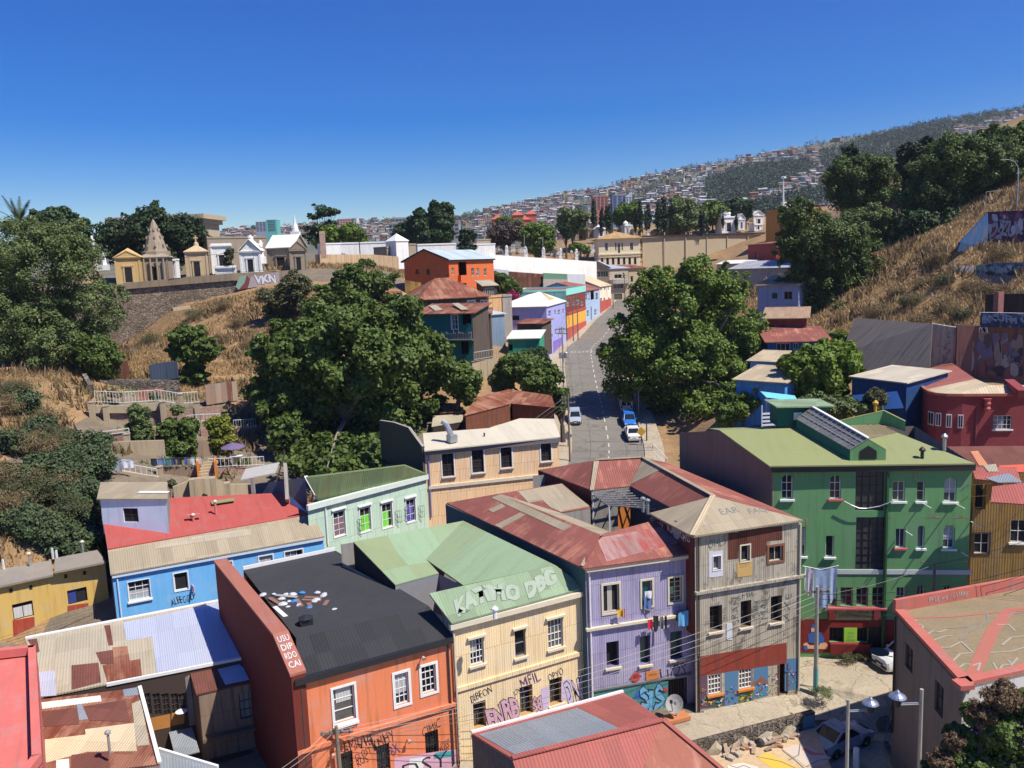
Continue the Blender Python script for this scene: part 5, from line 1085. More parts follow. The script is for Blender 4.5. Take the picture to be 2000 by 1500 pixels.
def cloth(name,label,A,B,drop_,m,cat='laundry',group=None,n=10,wave=.06,taper=1.0,seed=0):
    """garment hanging from the line A-B"""
    A,B=Vector(A),Vector(B); d=(B-A); nn=Vector((d.y,-d.x,0)).normalized(); mb=MB(); rg=random.Random(seed); ph=rg.uniform(0,6); rows=5; V={}
    for j in range(rows+1):
        f=j/rows
        for i in range(n+1):
            s=i/n; c=.5+(s-.5)*(1-(1-taper)*f); p=A+d*c-Vector((0,0,drop_*f*(1+.06*math.sin(s*5+ph))))+nn*(wave*f*math.sin(s*n*1.1+ph)+wave*.4*math.sin(s*7+f*3)); V[i,j]=p
    for j in range(rows):
        for i in range(n): mb.face([V[i,j+1],V[i+1,j+1],V[i+1,j],V[i,j]],m,None,True)
    o=mb.build(name); return tag(o,label,cat,group)
def blue_house():
    A,B=G(219,1123,6),G(632,1049,6); t=thing('blue_house','sky blue rendered house with tan front roof slope, red back roof and pale attic room','house'); wl=Wall(A,B,-2,6); q=Z4(0,900); r=Z4(400,850)
    wl.window(t,*q(1088,1008),43,37,nx=3,ny=3,sill=(WHT,),lintel=None,trim=.05,curtain=(plain('net_curtain',(.4,.4,.4),.9),.05,.95,.05,.5)); wl.window(t,*q(1415,942),27,34,nx=1,ny=1,pane=DARKIN,trim=.08); wl.window(t,*q(1765,860),27,34,nx=2,ny=2,trim=.08); wl.window(t,*r(480,1000),27,30,nx=2,ny=2,trim=.08); wl.window(t,*r(698,960),35,30,nx=3,ny=2,trim=.08)
    L=[G(210,1072,7.4),G(607,1005,7.4)]; bk=[G(335,972,9),G(565,962,9)]
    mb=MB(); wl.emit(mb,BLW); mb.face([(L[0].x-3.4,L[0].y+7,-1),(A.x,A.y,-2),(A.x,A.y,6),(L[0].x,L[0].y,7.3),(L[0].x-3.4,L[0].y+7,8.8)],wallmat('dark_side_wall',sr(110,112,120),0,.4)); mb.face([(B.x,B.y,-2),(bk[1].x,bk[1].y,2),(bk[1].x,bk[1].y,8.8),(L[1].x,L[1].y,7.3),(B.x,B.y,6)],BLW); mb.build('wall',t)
    mb=MB(); wl.strip(mb,219,1125,632,1051,.24,.22,plain('pale_blue_gutter',(.55,.66,.74),.6)); mb.build('gutter',t); wl.pipe(t,229,1130,1215,plain('pale_blue_gutter',(.55,.66,.74),.6),.06)
    mb=MB(); f=RP(mb,[(216,1122,6.15),(634,1047,6.15),(607,1004,7.4),(210,1072)],.1,TANR); patch(mb,f[:3],[q(1205,640),q(1960,530),q(1960,580),q(1210,690)],FIBR); kk=[G(210,1072,7.4),G(607,1005,7.4),G(335,972,9)]
    W=RP(mb,[(210,1072,7.42),(607,1004,7.42),(335,972,9.0)][:2]+[(335,972,9.0),(197,985)][0:1]+[(340,970)],.1,REDF) if False else None
    n=(kk[1]-kk[0]).cross(kk[2]-kk[0]).normalized(); o=Vector((0,0,H))
    def onr(u,v): rr=ray(u,v); return o+rr*((kk[0]-o).dot(n)/rr.dot(n))
    W=[onr(210,1072),onr(607,1004),onr(655,1000),onr(560,962),onr(336,972),onr(200,1010)]; mb.slab(poly_order(W),.1,REDF)
    rf=mb.build('roof',t)
    p0,p1=onr(201,1023),onr(331,1042); zt=topz(p0,974); zt2=topz(p1,977); aw=Wall(p0,p1,7.5,zt); AM=wallmat('chalky_blue_render',sr(206,218,236),0,.22,(.4,.38,.36)); mb=MB(); tt=t
    aw.window(tt,*q(1022,425),29,27,fm=DKW,nx=2,ny=2,pane=DARKIN); aw.emit(mb,AM); bkv=Vector((-1.5,4.2,0)); mb.face([p1+bkv-UPV*0,Vector((p1.x,p1.y,7.5)),Vector((p1.x,p1.y,zt)),Vector((p1.x,p1.y,zt))+bkv][::-1],CONC); mb.face([Vector((p0.x,p0.y,5)),Vector((p0.x,p0.y,5))+bkv,Vector((p0.x,p0.y,zt))+bkv,Vector((p0.x,p0.y,zt))][::-1],CONC); mb.build('attic_wall',t)
    mb=MB(); e=Vector((.2,-.15,0)); a,b=Vector((p0.x,p0.y,zt+.05)),Vector((p1.x,p1.y,zt+.05)); k2=Vector((-1.7,4.2,.35)); mb.slab(poly_order([a-Vector((.2,.15,0)),b+e,b+e+k2,a-Vector((.2,.15,0))+k2]),.12,TANR); c=a.lerp(b,.72)+Vector((0,1.2,.17)); mb.box(c,(2.6,.5,.06),WHT,math.atan2(b.y-a.y,b.x-a.x)); mb.build('attic_roof',t)
    for u,v,h in ((422,1005,1.1),(378,1018,.5)): mb=MB(); c=onr(u,v); mb.tube([c,lift(c,h)],.1,plain('pink_pipe',sr(200,120,110),.6),7); mb.lathe([(.17,h),(.17,h+.12),(.03,h+.2)],c,CREAMT,8); mb.build('vent_pipe',rf)
    c=onr(378,1016); mb=MB(); mb.box(c+Vector((0,0,.4)),(1.1,.25,.25),plain('pink_pipe',sr(200,120,110),.6),.3); mb.build('vent_tee',rf)
    mb=MB(); c=onr(435,982); mb.box(c+Vector((0,0,.15)),(1.9,.9,.06),OLIVR,.45); mb.build('roof_hatch',rf)
    wall_text(wl,t,'ALEEGOLP',*q(1432,1080),49,14,INK,rot=.12,jit=.08)
    mb=MB(); s_,z_=wl.hit(*q(1500,995)); mb.bar(wl.pt(s_,z_+.1,0),wl.pt(s_+.1,z_+.05,.6),.05,.5,plain('pink_flag',sr(214,170,180),.8)); mb.build('flag',t)
    # ruined canopy against the back wall
    mb=MB(); a,b=onr(472,962),onr(540,950); mb.slab(poly_order([lift(a,1.2),lift(b,1.3),lift(b,1.9)+Vector((0,1.6,0)),lift(a,1.8)+Vector((0,1.6,0))]),.1,plain('grey_plank',(.35,.33,.3),.8)); mb.bar(lift(a,-.2)+Vector((1,.2,0)),lift(a,1.3)+Vector((1,.2,0)),.3,.3,CONC,Vector((1,0,0))); mb.bar(onr(562,985)+UPV*.2,onr(562,965)+UPV*2.6,.3,1.6,CONC); mb.bar(lift(b,.4),lift(b,3)+Vector((.8,.8,0)),.12,.12,DKW,Vector((1,0,0))); mb.build('ruined_canopy',t)
    return t
blue_house()
def ochre_house():
    A,B=G(-60,1156,6),G(205,1098,6); t=thing('ochre_house','ochre roughcast house with dull red panels under its windows and two flat grey roofs','house'); wl=Wall(A,B,-2,6); q=Z4(0,900); C=plain('white_net',(.55,.53,.5),.9); CB=plain('blue_curtain',(.03,.05,.22),.9); OR=wallmat('ochre_red_panel',sr(164,66,44),0,.3,(.4,.2,.15))
    wl.window(t,*q(180,1168),41,31,fm=BLK,nx=2,ny=1,pane=DARKIN,curtain=(C,.02,.98,.05,.75)); wl.window(t,*q(605,1055),39,28,fm=BLK,nx=2,ny=1,pane=DARKIN,curtain=(CB,.02,.45,.02,.98)); wl.window(t,*q(618,1275),39,28,fm=BLK,nx=2,ny=1,pane=DARKIN)
    mb=MB(); wl.emit(mb,OCW); mb.face([(B.x,B.y,-2),(B.x-3.2,B.y+5,1),(B.x-3.2,B.y+5,6.4),(B.x,B.y,6)],OCW); mb.build('wall',t)
    mb=MB(); mb.face(blob_poly(wl,[q(98,1245),q(105,1370),q(275,1340),q(268,1218)],.02),OR); mb.face(blob_poly(wl,[q(527,1132),q(527,1255),q(697,1222),q(690,1110)],.02),OR); mb.build('wall_panel',t)
    mb=MB(); 
    for x,y in ((85,1012),(240,987),(513,902),(660,875)): s_,z_=wl.hit(*q(x,y)); wl.blk(mb,s_-.1,s_+.1,z_-.15,z_+.15,.04,DARKIN)
    mb.build('wall_vent',t)
    GRR=groundmat('grey_felt_roof',(sr(142,132,118),sr(130,121,108),sr(150,140,126),sr(120,112,100)),(.3,1.5,8),.9,.1)
    mb=MB(); RP(mb,[(-62,1158,6.05),(104,1122,6.05),(100,1094,6.5),(-60,1122)],.15,GRR); RP(mb,[(106,1117,6.3),(207,1097,6.3),(190,1074,6.7),(107,1090)],.15,GRR); rf=mb.build('roof',t)
    for u,v,h in ((59,1107,1.0),(163,1083,1.0)): mb=MB(); c=G(u,v,6.4); mb.tube([c,lift(c,h)],.08,GREYM,6); mb.lathe([(.15,h),(.17,h+.1),(.02,h+.2)],c,CREAMT,8); mb.build('vent_pipe',rf)
    for u in (8,104,112): mb=MB(); c=G(u,1115 if u<50 else 1092 if u<110 else 1096,6.4); mb.bar(c,lift(c,.9),.12,.12,WHT,Vector((1,0,0))); mb.build('roof_post',rf)
ochre_house()
def mint_house():
    A,B=G(600,985,8.7),G(832,925,8.7); t=thing('mint_house','pale mint sheet clad house with mossy green roof and bright green and violet curtains','house'); wl=Wall(A,B,-1,8.7); r=Z4(400,850); GC=plain('green_curtain',(.18,.62,.05),.8); VC=plain('violet_curtain',(.10,.09,.36),.8); DC=plain('mauve_curtain',(.2,.12,.14),.8)
    for (x,y,w_,h_),c,nx,ny in (((1052,692,92,190),(DC,.05,.95,.02,.75),2,4),((1255,660,84,185),(GC,.1,.9,.02,.7),2,3),((1425,628,80,185),(GC,.05,.7,.02,.7),2,3),((1610,590,72,175),(VC,.05,.8,.02,.8),2,3)): wl.window(t,*r(x,y),w_/4,h_/4,nx=nx,ny=ny,trim=.09,lintel=WHT,curtain=c,pane=DARKIN)
    rg=G(597,930,10.3); rg2=G(790,907,10.3); mb=MB(); wl.emit(mb,MIW); SL=wallmat('slate_gable',sr(92,96,116),.15,.35); b=Vector((-4.7,4.9,0))
    mb.face([(A.x+b.x*1.6,A.y+b.y*1.6,-1),(A.x,A.y,-1),(A.x,A.y,8.7),(rg.x,rg.y,10.2),(A.x+b.x*1.6,A.y+b.y*1.6,8.6)],SL); mb.face([(B.x,B.y,-1),(B.x+b.x,B.y+b.y,-1),(B.x+b.x,B.y+b.y,8.6),(rg2.x,rg2.y,10.2),(B.x,B.y,8.7)],SL); mb.build('wall',t)
    mb=MB(); wl.blk(mb,-.1,wl.L+.05,8.2,8.66,.3,plain('pale_mint_cornice',(.62,.68,.6),.7)); mb.build('cornice',t); wl.pipe(t,634,985,1065,WHT,.07)
    for u0,v0 in ((698,1027),(772,1010),(790,1003),(817,1000)):
        s_,z_=wl.hit(u0,v0); mb=MB()
        for k in range(4): mb.bar(wl.pt(s_+k*.14,z_-.5,.1+.1*k),wl.pt(s_+k*.14,z_+.6,.1+.1*k),.02,.02,BLK)
        for zz in (-.5,0,.6): mb.bar(wl.pt(s_,z_+zz,.1),wl.pt(s_+.42,z_+zz,.4),.03,.03,BLK)
        mb.build('iron_shutter',t)
    mb=MB(); MOSS=roofmat('mossy_green_roof',sr(128,152,108),.2,.25,sr(140,124,80),alt=sr(138,150,104),sheet=(1.1,1.6),dirt=.3); RP(mb,[(622,976,8.75),(835,925,8.75),(790,907,10.3),(597,931)],.12,MOSS); W=[G(622,976,8.75),G(597,931,10.3)]; mb.bar(lift(W[0],.04),lift(W[1],.04),.3,.1,WHT); k=poly_order([rg,rg2,rg2+Vector((-2.2,2.4,-1.2)),rg+Vector((-2.2,2.4,-1.2))]); mb.slab(k,.1,MOSS); mb.build('roof',t)
mint_house()
def peach_house():
    m=G(832,925,8.7); z=topz(m,878); B=G(1091,853,z); A=m; t=thing('peach_house','peach two storey house with white roof and dark parapet at its left end','house'); wl=Wall(A,B,0,z); q=Z4(800,850)
    for x,y,w_,h_ in ((300,232,92,180),(533,202,92,180),(755,167,86,172),(1065,122,80,160)): wl.window(t,*q(x,y),w_/4,h_/4,fm=DKW,nx=2,ny=4,trim=.12,trimm=WHT,sill=(plain('brown_sill',sr(120,100,80),.7),.12),pane=DARKIN)
    b=Vector((-4.4,5.2,0)); bk=B+b*1.0; mb=MB(); wl.emit(mb,PEW); mb.face([(B.x,B.y,0),(bk.x,bk.y,0),(bk.x,bk.y,z+.6),(B.x,B.y,z)],PEW)
    wl.strip(mb,*q(150,425),*q(1010,300),.3,.16,CREAMT); mb.build('wall',t)
    mb=MB(); wl.blk(mb,-.1,wl.L+.1,z-.5,z-.02,.3,plain('grey_fascia',sr(112,104,108),.7)); mb.build('gutter',t); wl.pipe(t,836,885,1010,plain('lilac_pipe',sr(130,130,170),.6),.07)
    mb=MB(); WR=roofmat('white_flat_roof',sr(204,194,170),0,0,sheet=(1.5,6),var=.08,dirt=.3); RP(mb,[(829,880,z+.05),(1094,853,z+.05),(1082,818,z+.75),(1015,817),(955,836),(826,846)],.12,WR); rf=mb.build('roof',t)
    # dark raised end wall
    mb=MB(); d=b.normalized(); n=Vector((-.7,-.6,0)).normalized()*.3; PM=wallmat('mossy_dark_wall',sr(74,74,64),0,.5,(.06,.09,.03)); pts=[(0,z+.35),(2.2,z+1.9),(4.8,z+2.1),(7.5,z+2.0)]
    for i in range(3):
        a,c=A+d*pts[i][0],A+d*pts[i+1][0]; fa=lambda p,zz,o=Vector():Vector((p.x,p.y,zz))+o
        mb.face([fa(c,0,n),fa(a,0,n),fa(a,pts[i][1],n),fa(c,pts[i+1][1],n)],PM); mb.face([fa(a,0),fa(c,0),fa(c,pts[i+1][1]),fa(a,pts[i][1])],PM); mb.face([fa(a,pts[i][1],n),fa(a,pts[i][1]),fa(c,pts[i+1][1]),fa(c,pts[i+1][1],n)],CONC)
    a=A; mb.face([fa(a,0,n),fa(a,0),fa(a,pts[0][1]),fa(a,pts[0][1],n)],PM); mb.build('parapet_wall',t)
    c=G(883,862,z+.35); mb=MB(); mb.box(lift(c,.3),(.8,.8,.7),GREYM,.6); mb.tube([lift(c,.5),lift(c,1.2)+Vector((-.3,0,0)),lift(c,1.7)+Vector((-.5,.1,0)),lift(c,2.0)+Vector((-.9,.2,0))],[.3,.3,.28,.25],GREYM,8); mb.build('ventilation_duct',rf)
    c=G(946,853,z+.3); mb=MB(); mb.tube([c,lift(c,.4)],.08,BLK,6); mb.build('roof_vent',rf)
peach_house()
# rusty shacks behind the peach house
def shack(name,label,roof,rm,wm,zb,post=None):
    t=thing(name,label,'shack'); mb=MB(); allp=[]
    for pts in roof: allp.append(RP(mb,pts,.08,rm if not isinstance(rm,list) else rm[len(allp)%len(rm)]))
    mb.build('roof',t); mb=MB()
    for W in allp:
        for i in range(len(W)):
            a,b=W[i],W[(i+1)%len(W)]; c=sum(W,Vector())/len(W); a2=a.lerp(c,.06);b2=b.lerp(c,.06); mb.face([(a2.x,a2.y,zb),(b2.x,b2.y,zb),(b2.x,b2.y,b2.z-.1),(a2.x,a2.y,a2.z-.1)],wm)
    mb.build('wall',t); return t
RWAL=wallmat('rusty_sheet_wall',sr(120,74,54),.2,.6,(.08,.04,.03),1.6); DWAL=wallmat('dark_plank_wall',sr(62,50,42),.3,.5,(.03,.025,.02))
shack('rusty_shack','rusty sheet metal shack with patched brown gable roof behind the peach house',[[(906,812,10.6),(998,788,10.6),(993,760,11.6),(930,776)],[(993,760,11.6),(998,788,10.6),(1085,796,10.4),(1077,772)]],RUSTR,RWAL,3)
shack('small_rusty_shack','small shack with rusty and pale lean-to roofs beside the large dark tree',[[(848,807,10.2),(908,803,10.2),(890,787,10.8),(858,790)],[(843,833,9.3),(903,823,9.3),(905,808,9.8),(846,812)]],[RUSTR,FIBR],DWAL,4)
# terraces on the left bank
BRK=brickmat('terrace_brick',(.30,.14,.09),(.42,.36,.3)); STN=stonemat('rubble_stone',sr(142,130,116),sr(96,88,80),sr(70,62,54),2.2)
TCON=wallmat('terrace_concrete',sr(176,158,128),0,.35,(.18,.13,.09))
def terr(o,T): pass
pwall('retaining_wall','tan concrete wall with buttresses directly behind the red roof','wall',[(338,952,76),(380,935,77),(420,934,78),(450,946,79),(560,945,83)],[3.5]*5,TCON,.4)
mb=MB()
for u,v in ((378,935),(418,932),(446,942)): a=P(u,v,76.8); mb.box(a+Vector((0,-.4,-1.6)),(.5,.9,3.4),TCON,.3)
tag(mb.build('buttress'),'three tan concrete buttresses propping the wall behind the red roof','buttress')
pwall('retaining_wall','pale terrace wall with dark slots below the white sloping railing','wall',[(183,915,79),(235,920,80),(310,932,81)],4.5,TCON,.5)
pwall('retaining_wall','brown terrace wall under the washing line at the foot of the bushes','wall',[(312,912,83),(385,912,84)],4,wallmat('brown_terrace',sr(140,118,98),0,.4))
pwall('retaining_wall','brick terrace wall below the white balustrade and the parasol','wall',[(412,915,86),(520,912,89)],4.5,BRK)
pwall('retaining_wall','smooth tan terrace wall in the bushes with a concrete post at each end','wall',[(178,868,86),(250,862,87),(320,860,88)],4.2,TCON)
pwall('retaining_wall','low brick wall between two concrete posts above the tan terrace','wall',[(184,848,88.5),(245,846,89)],2,BRK)
pwall('retaining_wall','brick terrace wall with a concrete beam along its top below the long white fence','wall',[(180,792,94),(245,792,95),(318,786,96.5)],.9,TCON)
pwall('retaining_wall','red brick infill wall between concrete columns on the upper terrace','wall',[(184,807,94.4),(250,807,95.4),(316,800,96.9),(390,800,98.5)],4.0,BRK,.2)
pwall('retaining_wall','low brick wall running to the right under the rusty sheet fence','wall',[(385,797,99),(430,791,101)],2.6,BRK)
pwall('stone_wall','grey rubble stone wall on the top terrace under the dark blue fence','wall',[(195,742,103),(245,742,104),(350,743,106)],3,STN,.5)
pwall('stone_wall','short leaning rubble wall at the left end of the terraces','wall',[(160,730,101),(172,752,99)],4,STN,.5)
cg='concrete columns of the terraces'
for k,(u,v,Y,h) in enumerate(((178,786,93.6,5.2),(206,793,94.2,4.6),(317,785,96.2,5.2),(352,770,98,5.5),(384,786,98.4,4),(178,858,86,3.2),(247,848,87.5,3.2),(311,912,82.5,3.2))):
    a=P(u,v,Y); mb=MB(); mb.box(a-Vector((0,0,h/2)),(.55,.55,h),TCON,.2); mb.box(a+Vector((0,0,.04)),(.65,.65,.12),TCON,.2); tag(mb.build('concrete_column'),('tall concrete column at the left end of the brick terrace','concrete column dividing the brick wall near its left end','concrete column in the middle of the brick terrace','grey concrete column carrying the white gate','concrete column right of the white gate','weathered concrete post left of the low brick wall','pointed concrete post right of the low brick wall','concrete post at the foot of the white sloping railing')[k],'column',cg)
railing('white_fence','long white iron fence along the top of the brick terrace',[P(186,786,95),P(240,788,95.6),P(303,784,97)],1.35,.32,WHT,.028)
railing('white_fence','white iron fence leaning right of the grey column on the upper terrace',[P(305,783,97),P(350,790,98),P(387,787,99)],1.4,.32,WHT,.028)
railing('white_railing','white sloping handrail over the low brick wall',[P(178,855,88.3),P(252,845,89)],.5,2.4,WHT,.04)
railing('white_railing','white stair railing descending above the pale terrace wall',[P(233,920,80.2),P(308,933,81)],.9,.5,WHT,.028)
railing('white_railing','short white barred gate on the terrace beside the yellow bush',[P(370,853,92),P(391,853,92.5)],2.0,.28,WHT,.028)
railing('white_railing','small white balustrade behind the yellow flowering bush',[P(365,826,96),P(392,824,96.5),P(430,822,98)],.9,.35,WHT,.025)
railing('white_railing','white balustrade half hidden beside the large dark tree',[P(457,838,98),P(500,835,100)],1.1,.3,WHT,.025)
railing('white_railing','white balustrade on the terrace below the purple parasol',[P(408,914,86),P(516,909,88.5)],1.0,.4,WHT,.028)
# orange steps
mb=MB(); OR=plain('orange_step_wall',sr(214,128,46),.7); a=P(398,936,83)
for k in range(6): mb.box(a+Vector((.2*k*.2,.35*k,.13+.24*k)),(1.5,.4,.26),TCON,.3)
tag(mb.build('steps'),'short flight of pale steps with orange cheeks beside the balustrade','steps'); mb=MB()
for s in (-.9,.9): mb.box(a+Vector((s+.1,.9,.9)),(.16,2.2,1.9),OR,.3)
o=mb.build('cheek_wall'); o.parent=bpy.data.objects['steps']
# parasol
t=thing('parasol','open purple parasol over the brick terrace','parasol',P(457,900,88)); mb=MB(); mb.tube([(0,0,0),(0,0,1.9)],.04,WHT,6); mb.build('pole',t); mb=MB(); mb.lathe([(1.35,1.5),(1.3,1.56),(.7,1.82),(.06,2.02)],(0,0,0),plain('purple_canvas',sr(110,92,124),.8),8,False); mb.build('canopy',t)
t=thing('garden_table','white garden table under the purple parasol','table',P(463,903,87.4)); mb=MB(); mb.box((0,0,.72),(1.2,.8,.05),WHT); mb.build('tabletop',t)
for sx in (-.5,.5):
    for sy in (-.32,.32): mb=MB(); mb.box((sx,sy,.36),(.06,.06,.7),WHT); mb.build('leg',t)
# laundry on the terraces
BGS=plain('grey_blue_sheet',sr(150,160,180),.9); WTW=plain('white_towel',sr(220,222,230),.9)
mb=MB(); mb.tube([P(176,893,78.5),P(262,898,79.6)],.015,BLK,4); tag(mb.build('washing_line'),'washing line with a big sheet over the pale terrace','washing line')
cloth('bed_sheet','big grey blue sheet sagging on the line over the pale terrace',P(184,890,78.7),P(236,897,79.3),1.3,BGS,seed=1,wave=.12); cloth('towel','white patterned towel on the line right of the big sheet',P(237,896,79.4),P(260,898,79.6),.85,WTW,seed=2)
mb=MB(); mb.tube([P(292,896,82.4),P(396,893,84)],.015,BLK,4); tag(mb.build('washing_line'),'washing line of dark clothes beneath the bushes','washing line')
for k,(u,w_,c,l) in enumerate(((300,12,(.02,.03,.05),'black shirt at the left end of the dark washing line'),(314,13,(.12,.2,.38),'blue and white shirt on the dark washing line'),(327,10,(.03,.18,.16),'teal top on the dark washing line'),(338,9,(.03,.05,.12),'navy cloth in the middle of the dark washing line'),(350,9,(.03,.03,.035),'long black trousers on the dark washing line'),(363,8,(.10,.14,.3),'faded blue cloth on the dark washing line'),(375,8,(.6,.6,.62),'white cloth on the dark washing line'),(388,10,(.7,.69,.66),'cream cloth at the right end of the dark washing line'))):
    Y=82.4+(u-292)/104*1.6; v=896-(u-292)/104*3; cloth('garment',l,P(u-w_/2,v,Y),P(u+w_/2,v,Y+.1),.75,plain('cloth_%d'%k,c,.9),seed=k,group='dark clothes on the terrace line',n=5)
# sheet metal fences of the hillside gardens
pwall('sheet_fence','rusty corrugated sheet fence left of the dark blue fence','fence',[(224,706,106),(250,705,107)],2.6,RUSTM,.06); pwall('plank_fence','dark blue weathered plank fence above the stone wall','fence',[(291,713,107),(318,708,108),(346,705,108.6)],2.3,wallmat('blue_plank',sr(62,74,92),.4,.7,(.03,.03,.03)),.08); pwall('sheet_fence','brown and grey sheet metal fence beside the large dark tree','fence',[(400,752,104),(430,748,106),(462,744,108)],2.6,roofmat('patched_fence',sr(130,82,68),.2,.4,(.3,.27,.24),alt=sr(170,150,130),sheet=(.8,3)),.06)
mb=MB(); a=P(290,776,98.5); W=[a+Vector(v) for v in ((-1.6,0,-.3),(1.2,.4,-.3),(1.4,1.4,.9),(-1.3,1,.9))]; mb.slab(W,.05,RUSTR); tag(mb.build('sheet_pile'),'rusty corrugated sheets leaning on the stone wall','metal sheets')
pwall('concrete_slab','cracked concrete slab jutting from the cemetery wall','slab',[(338,602,141),(372,597,143)],.5,TCON,1.2)
# more of the terraced gardens
pwall('retaining_wall','long brown garden wall stepping up below the yellow bush','wall',[(318,868,88.8),(395,860,91),(412,862,92)],4,wallmat('brown_terrace',sr(140,118,98),0,.4))
pwall('retaining_wall','brick garden wall under the small white balustrade behind the yellow bush','wall',[(392,838,96.5),(470,832,99),(520,830,101)],3.6,BRK)
pwall('retaining_wall','mossy tan wall between the brick terrace and the two dark saplings','wall',[(250,835,92.5),(318,832,93.5),(380,830,94.5)],3.6,TCON)
pwall('retaining_wall','grey shaded garden wall under the large dark tree behind the ruined canopy','wall',[(520,925,90),(600,918,95)],3.5,GNC)
pwall('retaining_wall','low rubble wall beside the left end of the washing line','wall',[(168,880,81),(184,930,77.5)],4,STN,.4)
for k,(u,v,Y,r,m,lb) in enumerate(((300,775,97.4,10,LF_acac,'low green weeds behind the long white fence'),(345,800,96.2,12,LF_acac,'weeds at the foot of the red brick infill wall'),(470,905,91,14,LF_dark,'dark leafy plant beside the garden table'),(335,945,80,9,LF_oliv,'dry little plant in front of the brown terrace wall'),(220,770,98,12,LF_dry,'dry weeds at the left end of the long white fence'))):
    LATE=globals().setdefault('LATE',[]); LATE.append((lb,u,v,Y,r,m))
# ------------------------------------------------------------ houses up the street and on the banks
def bldg(name,label,cat,A,B,depth,zb,wm,rm,roof='flat',rise=2,over=.3,wf=(),wr=(),wl_=(),trim=None,group=None,sm=None,reveal=.15,ridge=None,base=None,sideL=True):
    """house on footprint front A-B (eave points), depth backwards; roof: flat, shed, side (ridge along front), front (gable to the front), hip, pyr"""
    A,B=Vector(A),Vector(B); z=(A.z+B.z)/2; t=thing(name,label,cat,group=group); f=Wall(A,B,zb,z); inn=-f.n*depth; C,D=B+inn,A+inn; r=Wall(B,C,zb,z); l=Wall(D,A,zb,z); bk=Wall(C,D,zb,z); mb=MB()
    for W,ws in ((f,wf),(r,wr),(l,wl_)):
        for q in ws:
            kw=dict(q[4]) if len(q)>4 else {}; W.window(t,*q[:4],**kw)
    f.emit(mb,wm,reveal); r.emit(mb,sm or wm,reveal); l.emit(mb,wm,reveal); bk.emit(mb,wm)
    a,b,c,d=[Vector((p.x,p.y,z)) for p in (A,B,C,D)]; fx=f.d*over; fy=f.n*over; rb=MB(); th=.12; U=Vector((0,0,rise))
    a1,b1,c1,d1=a-fx+fy,b+fx+fy,c+fx-fy,d-fx-fy; lo=Vector((0,0,.04))
    if roof=='flat':
        rb.slab([p-lo*2 for p in (a,b,c,d)],.1,rm); w=.2
        for p,q in ((a,b),(b,c),(c,d),(d,a)): rb.bar(p+Vector((0,0,rise*.1)),q+Vector((0,0,rise*.1)),w,.3+rise*.2,trim or wm)
    elif roof=='shed': rb.slab([a1+lo,b1+lo,c1+U+lo,d1+U+lo],th,rm); mb.face([b,c,c+U],wm); mb.face([d,a,d+U],wm); mb.face([c,d,d+U,c+U],wm)
    elif roof=='side':
        e,g=(a1+d1)/2+U,(b1+c1)/2+U; rb.slab([a1+lo,b1+lo,g,e],th,rm); rb.slab([c1+lo,d1+lo,e,g],th,rm); mb.face([b,c,(b+c)/2+U*.96],wm); mb.face([d,a,(a+d)/2+U*.96],wm)
    elif roof=='front':
        e,g=(a1+b1)/2+U,(d1+c1)/2+U; rb.slab([b1+lo,c1+lo,g,e],th,rm); rb.slab([d1+lo,a1+lo,e,g],th,rm); mb.face([a,b,(a+b)/2+U*.96],wm); mb.face([c,d,(c+d)/2+U*.96],wm)
    elif roof in('hip','pyr'):
        k=.5 if roof=='pyr' else min(.5,depth/2/(f.L+.01)); e,g=(a1+d1)/2+(b1-a1)*k+U,(b1+c1)/2-(b1-a1)*k+U
        if roof=='pyr': e=g=(a1+b1+c1+d1)/4+U
        rb.slab([a1,b1,g,e] if roof=='hip' else [a1,b1,e],th,rm); rb.slab([c1,d1,e,g] if roof=='hip' else [c1,d1,e],th,rm); rb.slab([b1,c1,g],th,rm); rb.slab([d1,a1,e],th,rm)
    if base: 
        f.blk(mb,0,f.L,zb,base[0],.04,base[1])
    mb.build('wall',t); rb.build('roof',t); t['z']=0; del t['z']; t_f=(t,f,r,l); return t_f
W2=dict(nx=2,ny=2)
FOR=wallmat('far_orange_render',sr(214,108,58),0,.18,(.3,.1,.03)); TEALW=wallmat('teal_planks',sr(36,110,108),.25,.45,(.02,.06,.05)); LAVW=wallmat('lavender_render',sr(168,172,224),0,.2,(.25,.25,.4)); LBW=wallmat('pale_blue_render',sr(172,196,226),0,.2)
PLANK=wallmat('old_planks',sr(96,84,74),.4,.6,(.04,.03,.025)); CRW=wallmat('cream_render',sr(232,220,184),0,.15,(.4,.33,.2)); TANW=wallmat('tan_render',sr(182,166,136),0,.18,(.3,.24,.16)); GRYR=wallmat('grey_render',sr(172,164,154),0,.3); WHW=wallmat('whitewash',sr(236,234,226),0,.22,(.45,.42,.36))
BLUR=roofmat('pale_blue_roof',sr(176,190,192),.2,0,dirt=.1); MAR=wallmat('maroon_render',sr(134,62,60),0,.2,(.12,.04,.04)); MARP=wallmat('maroon_planks',sr(120,60,52),.35,.3)
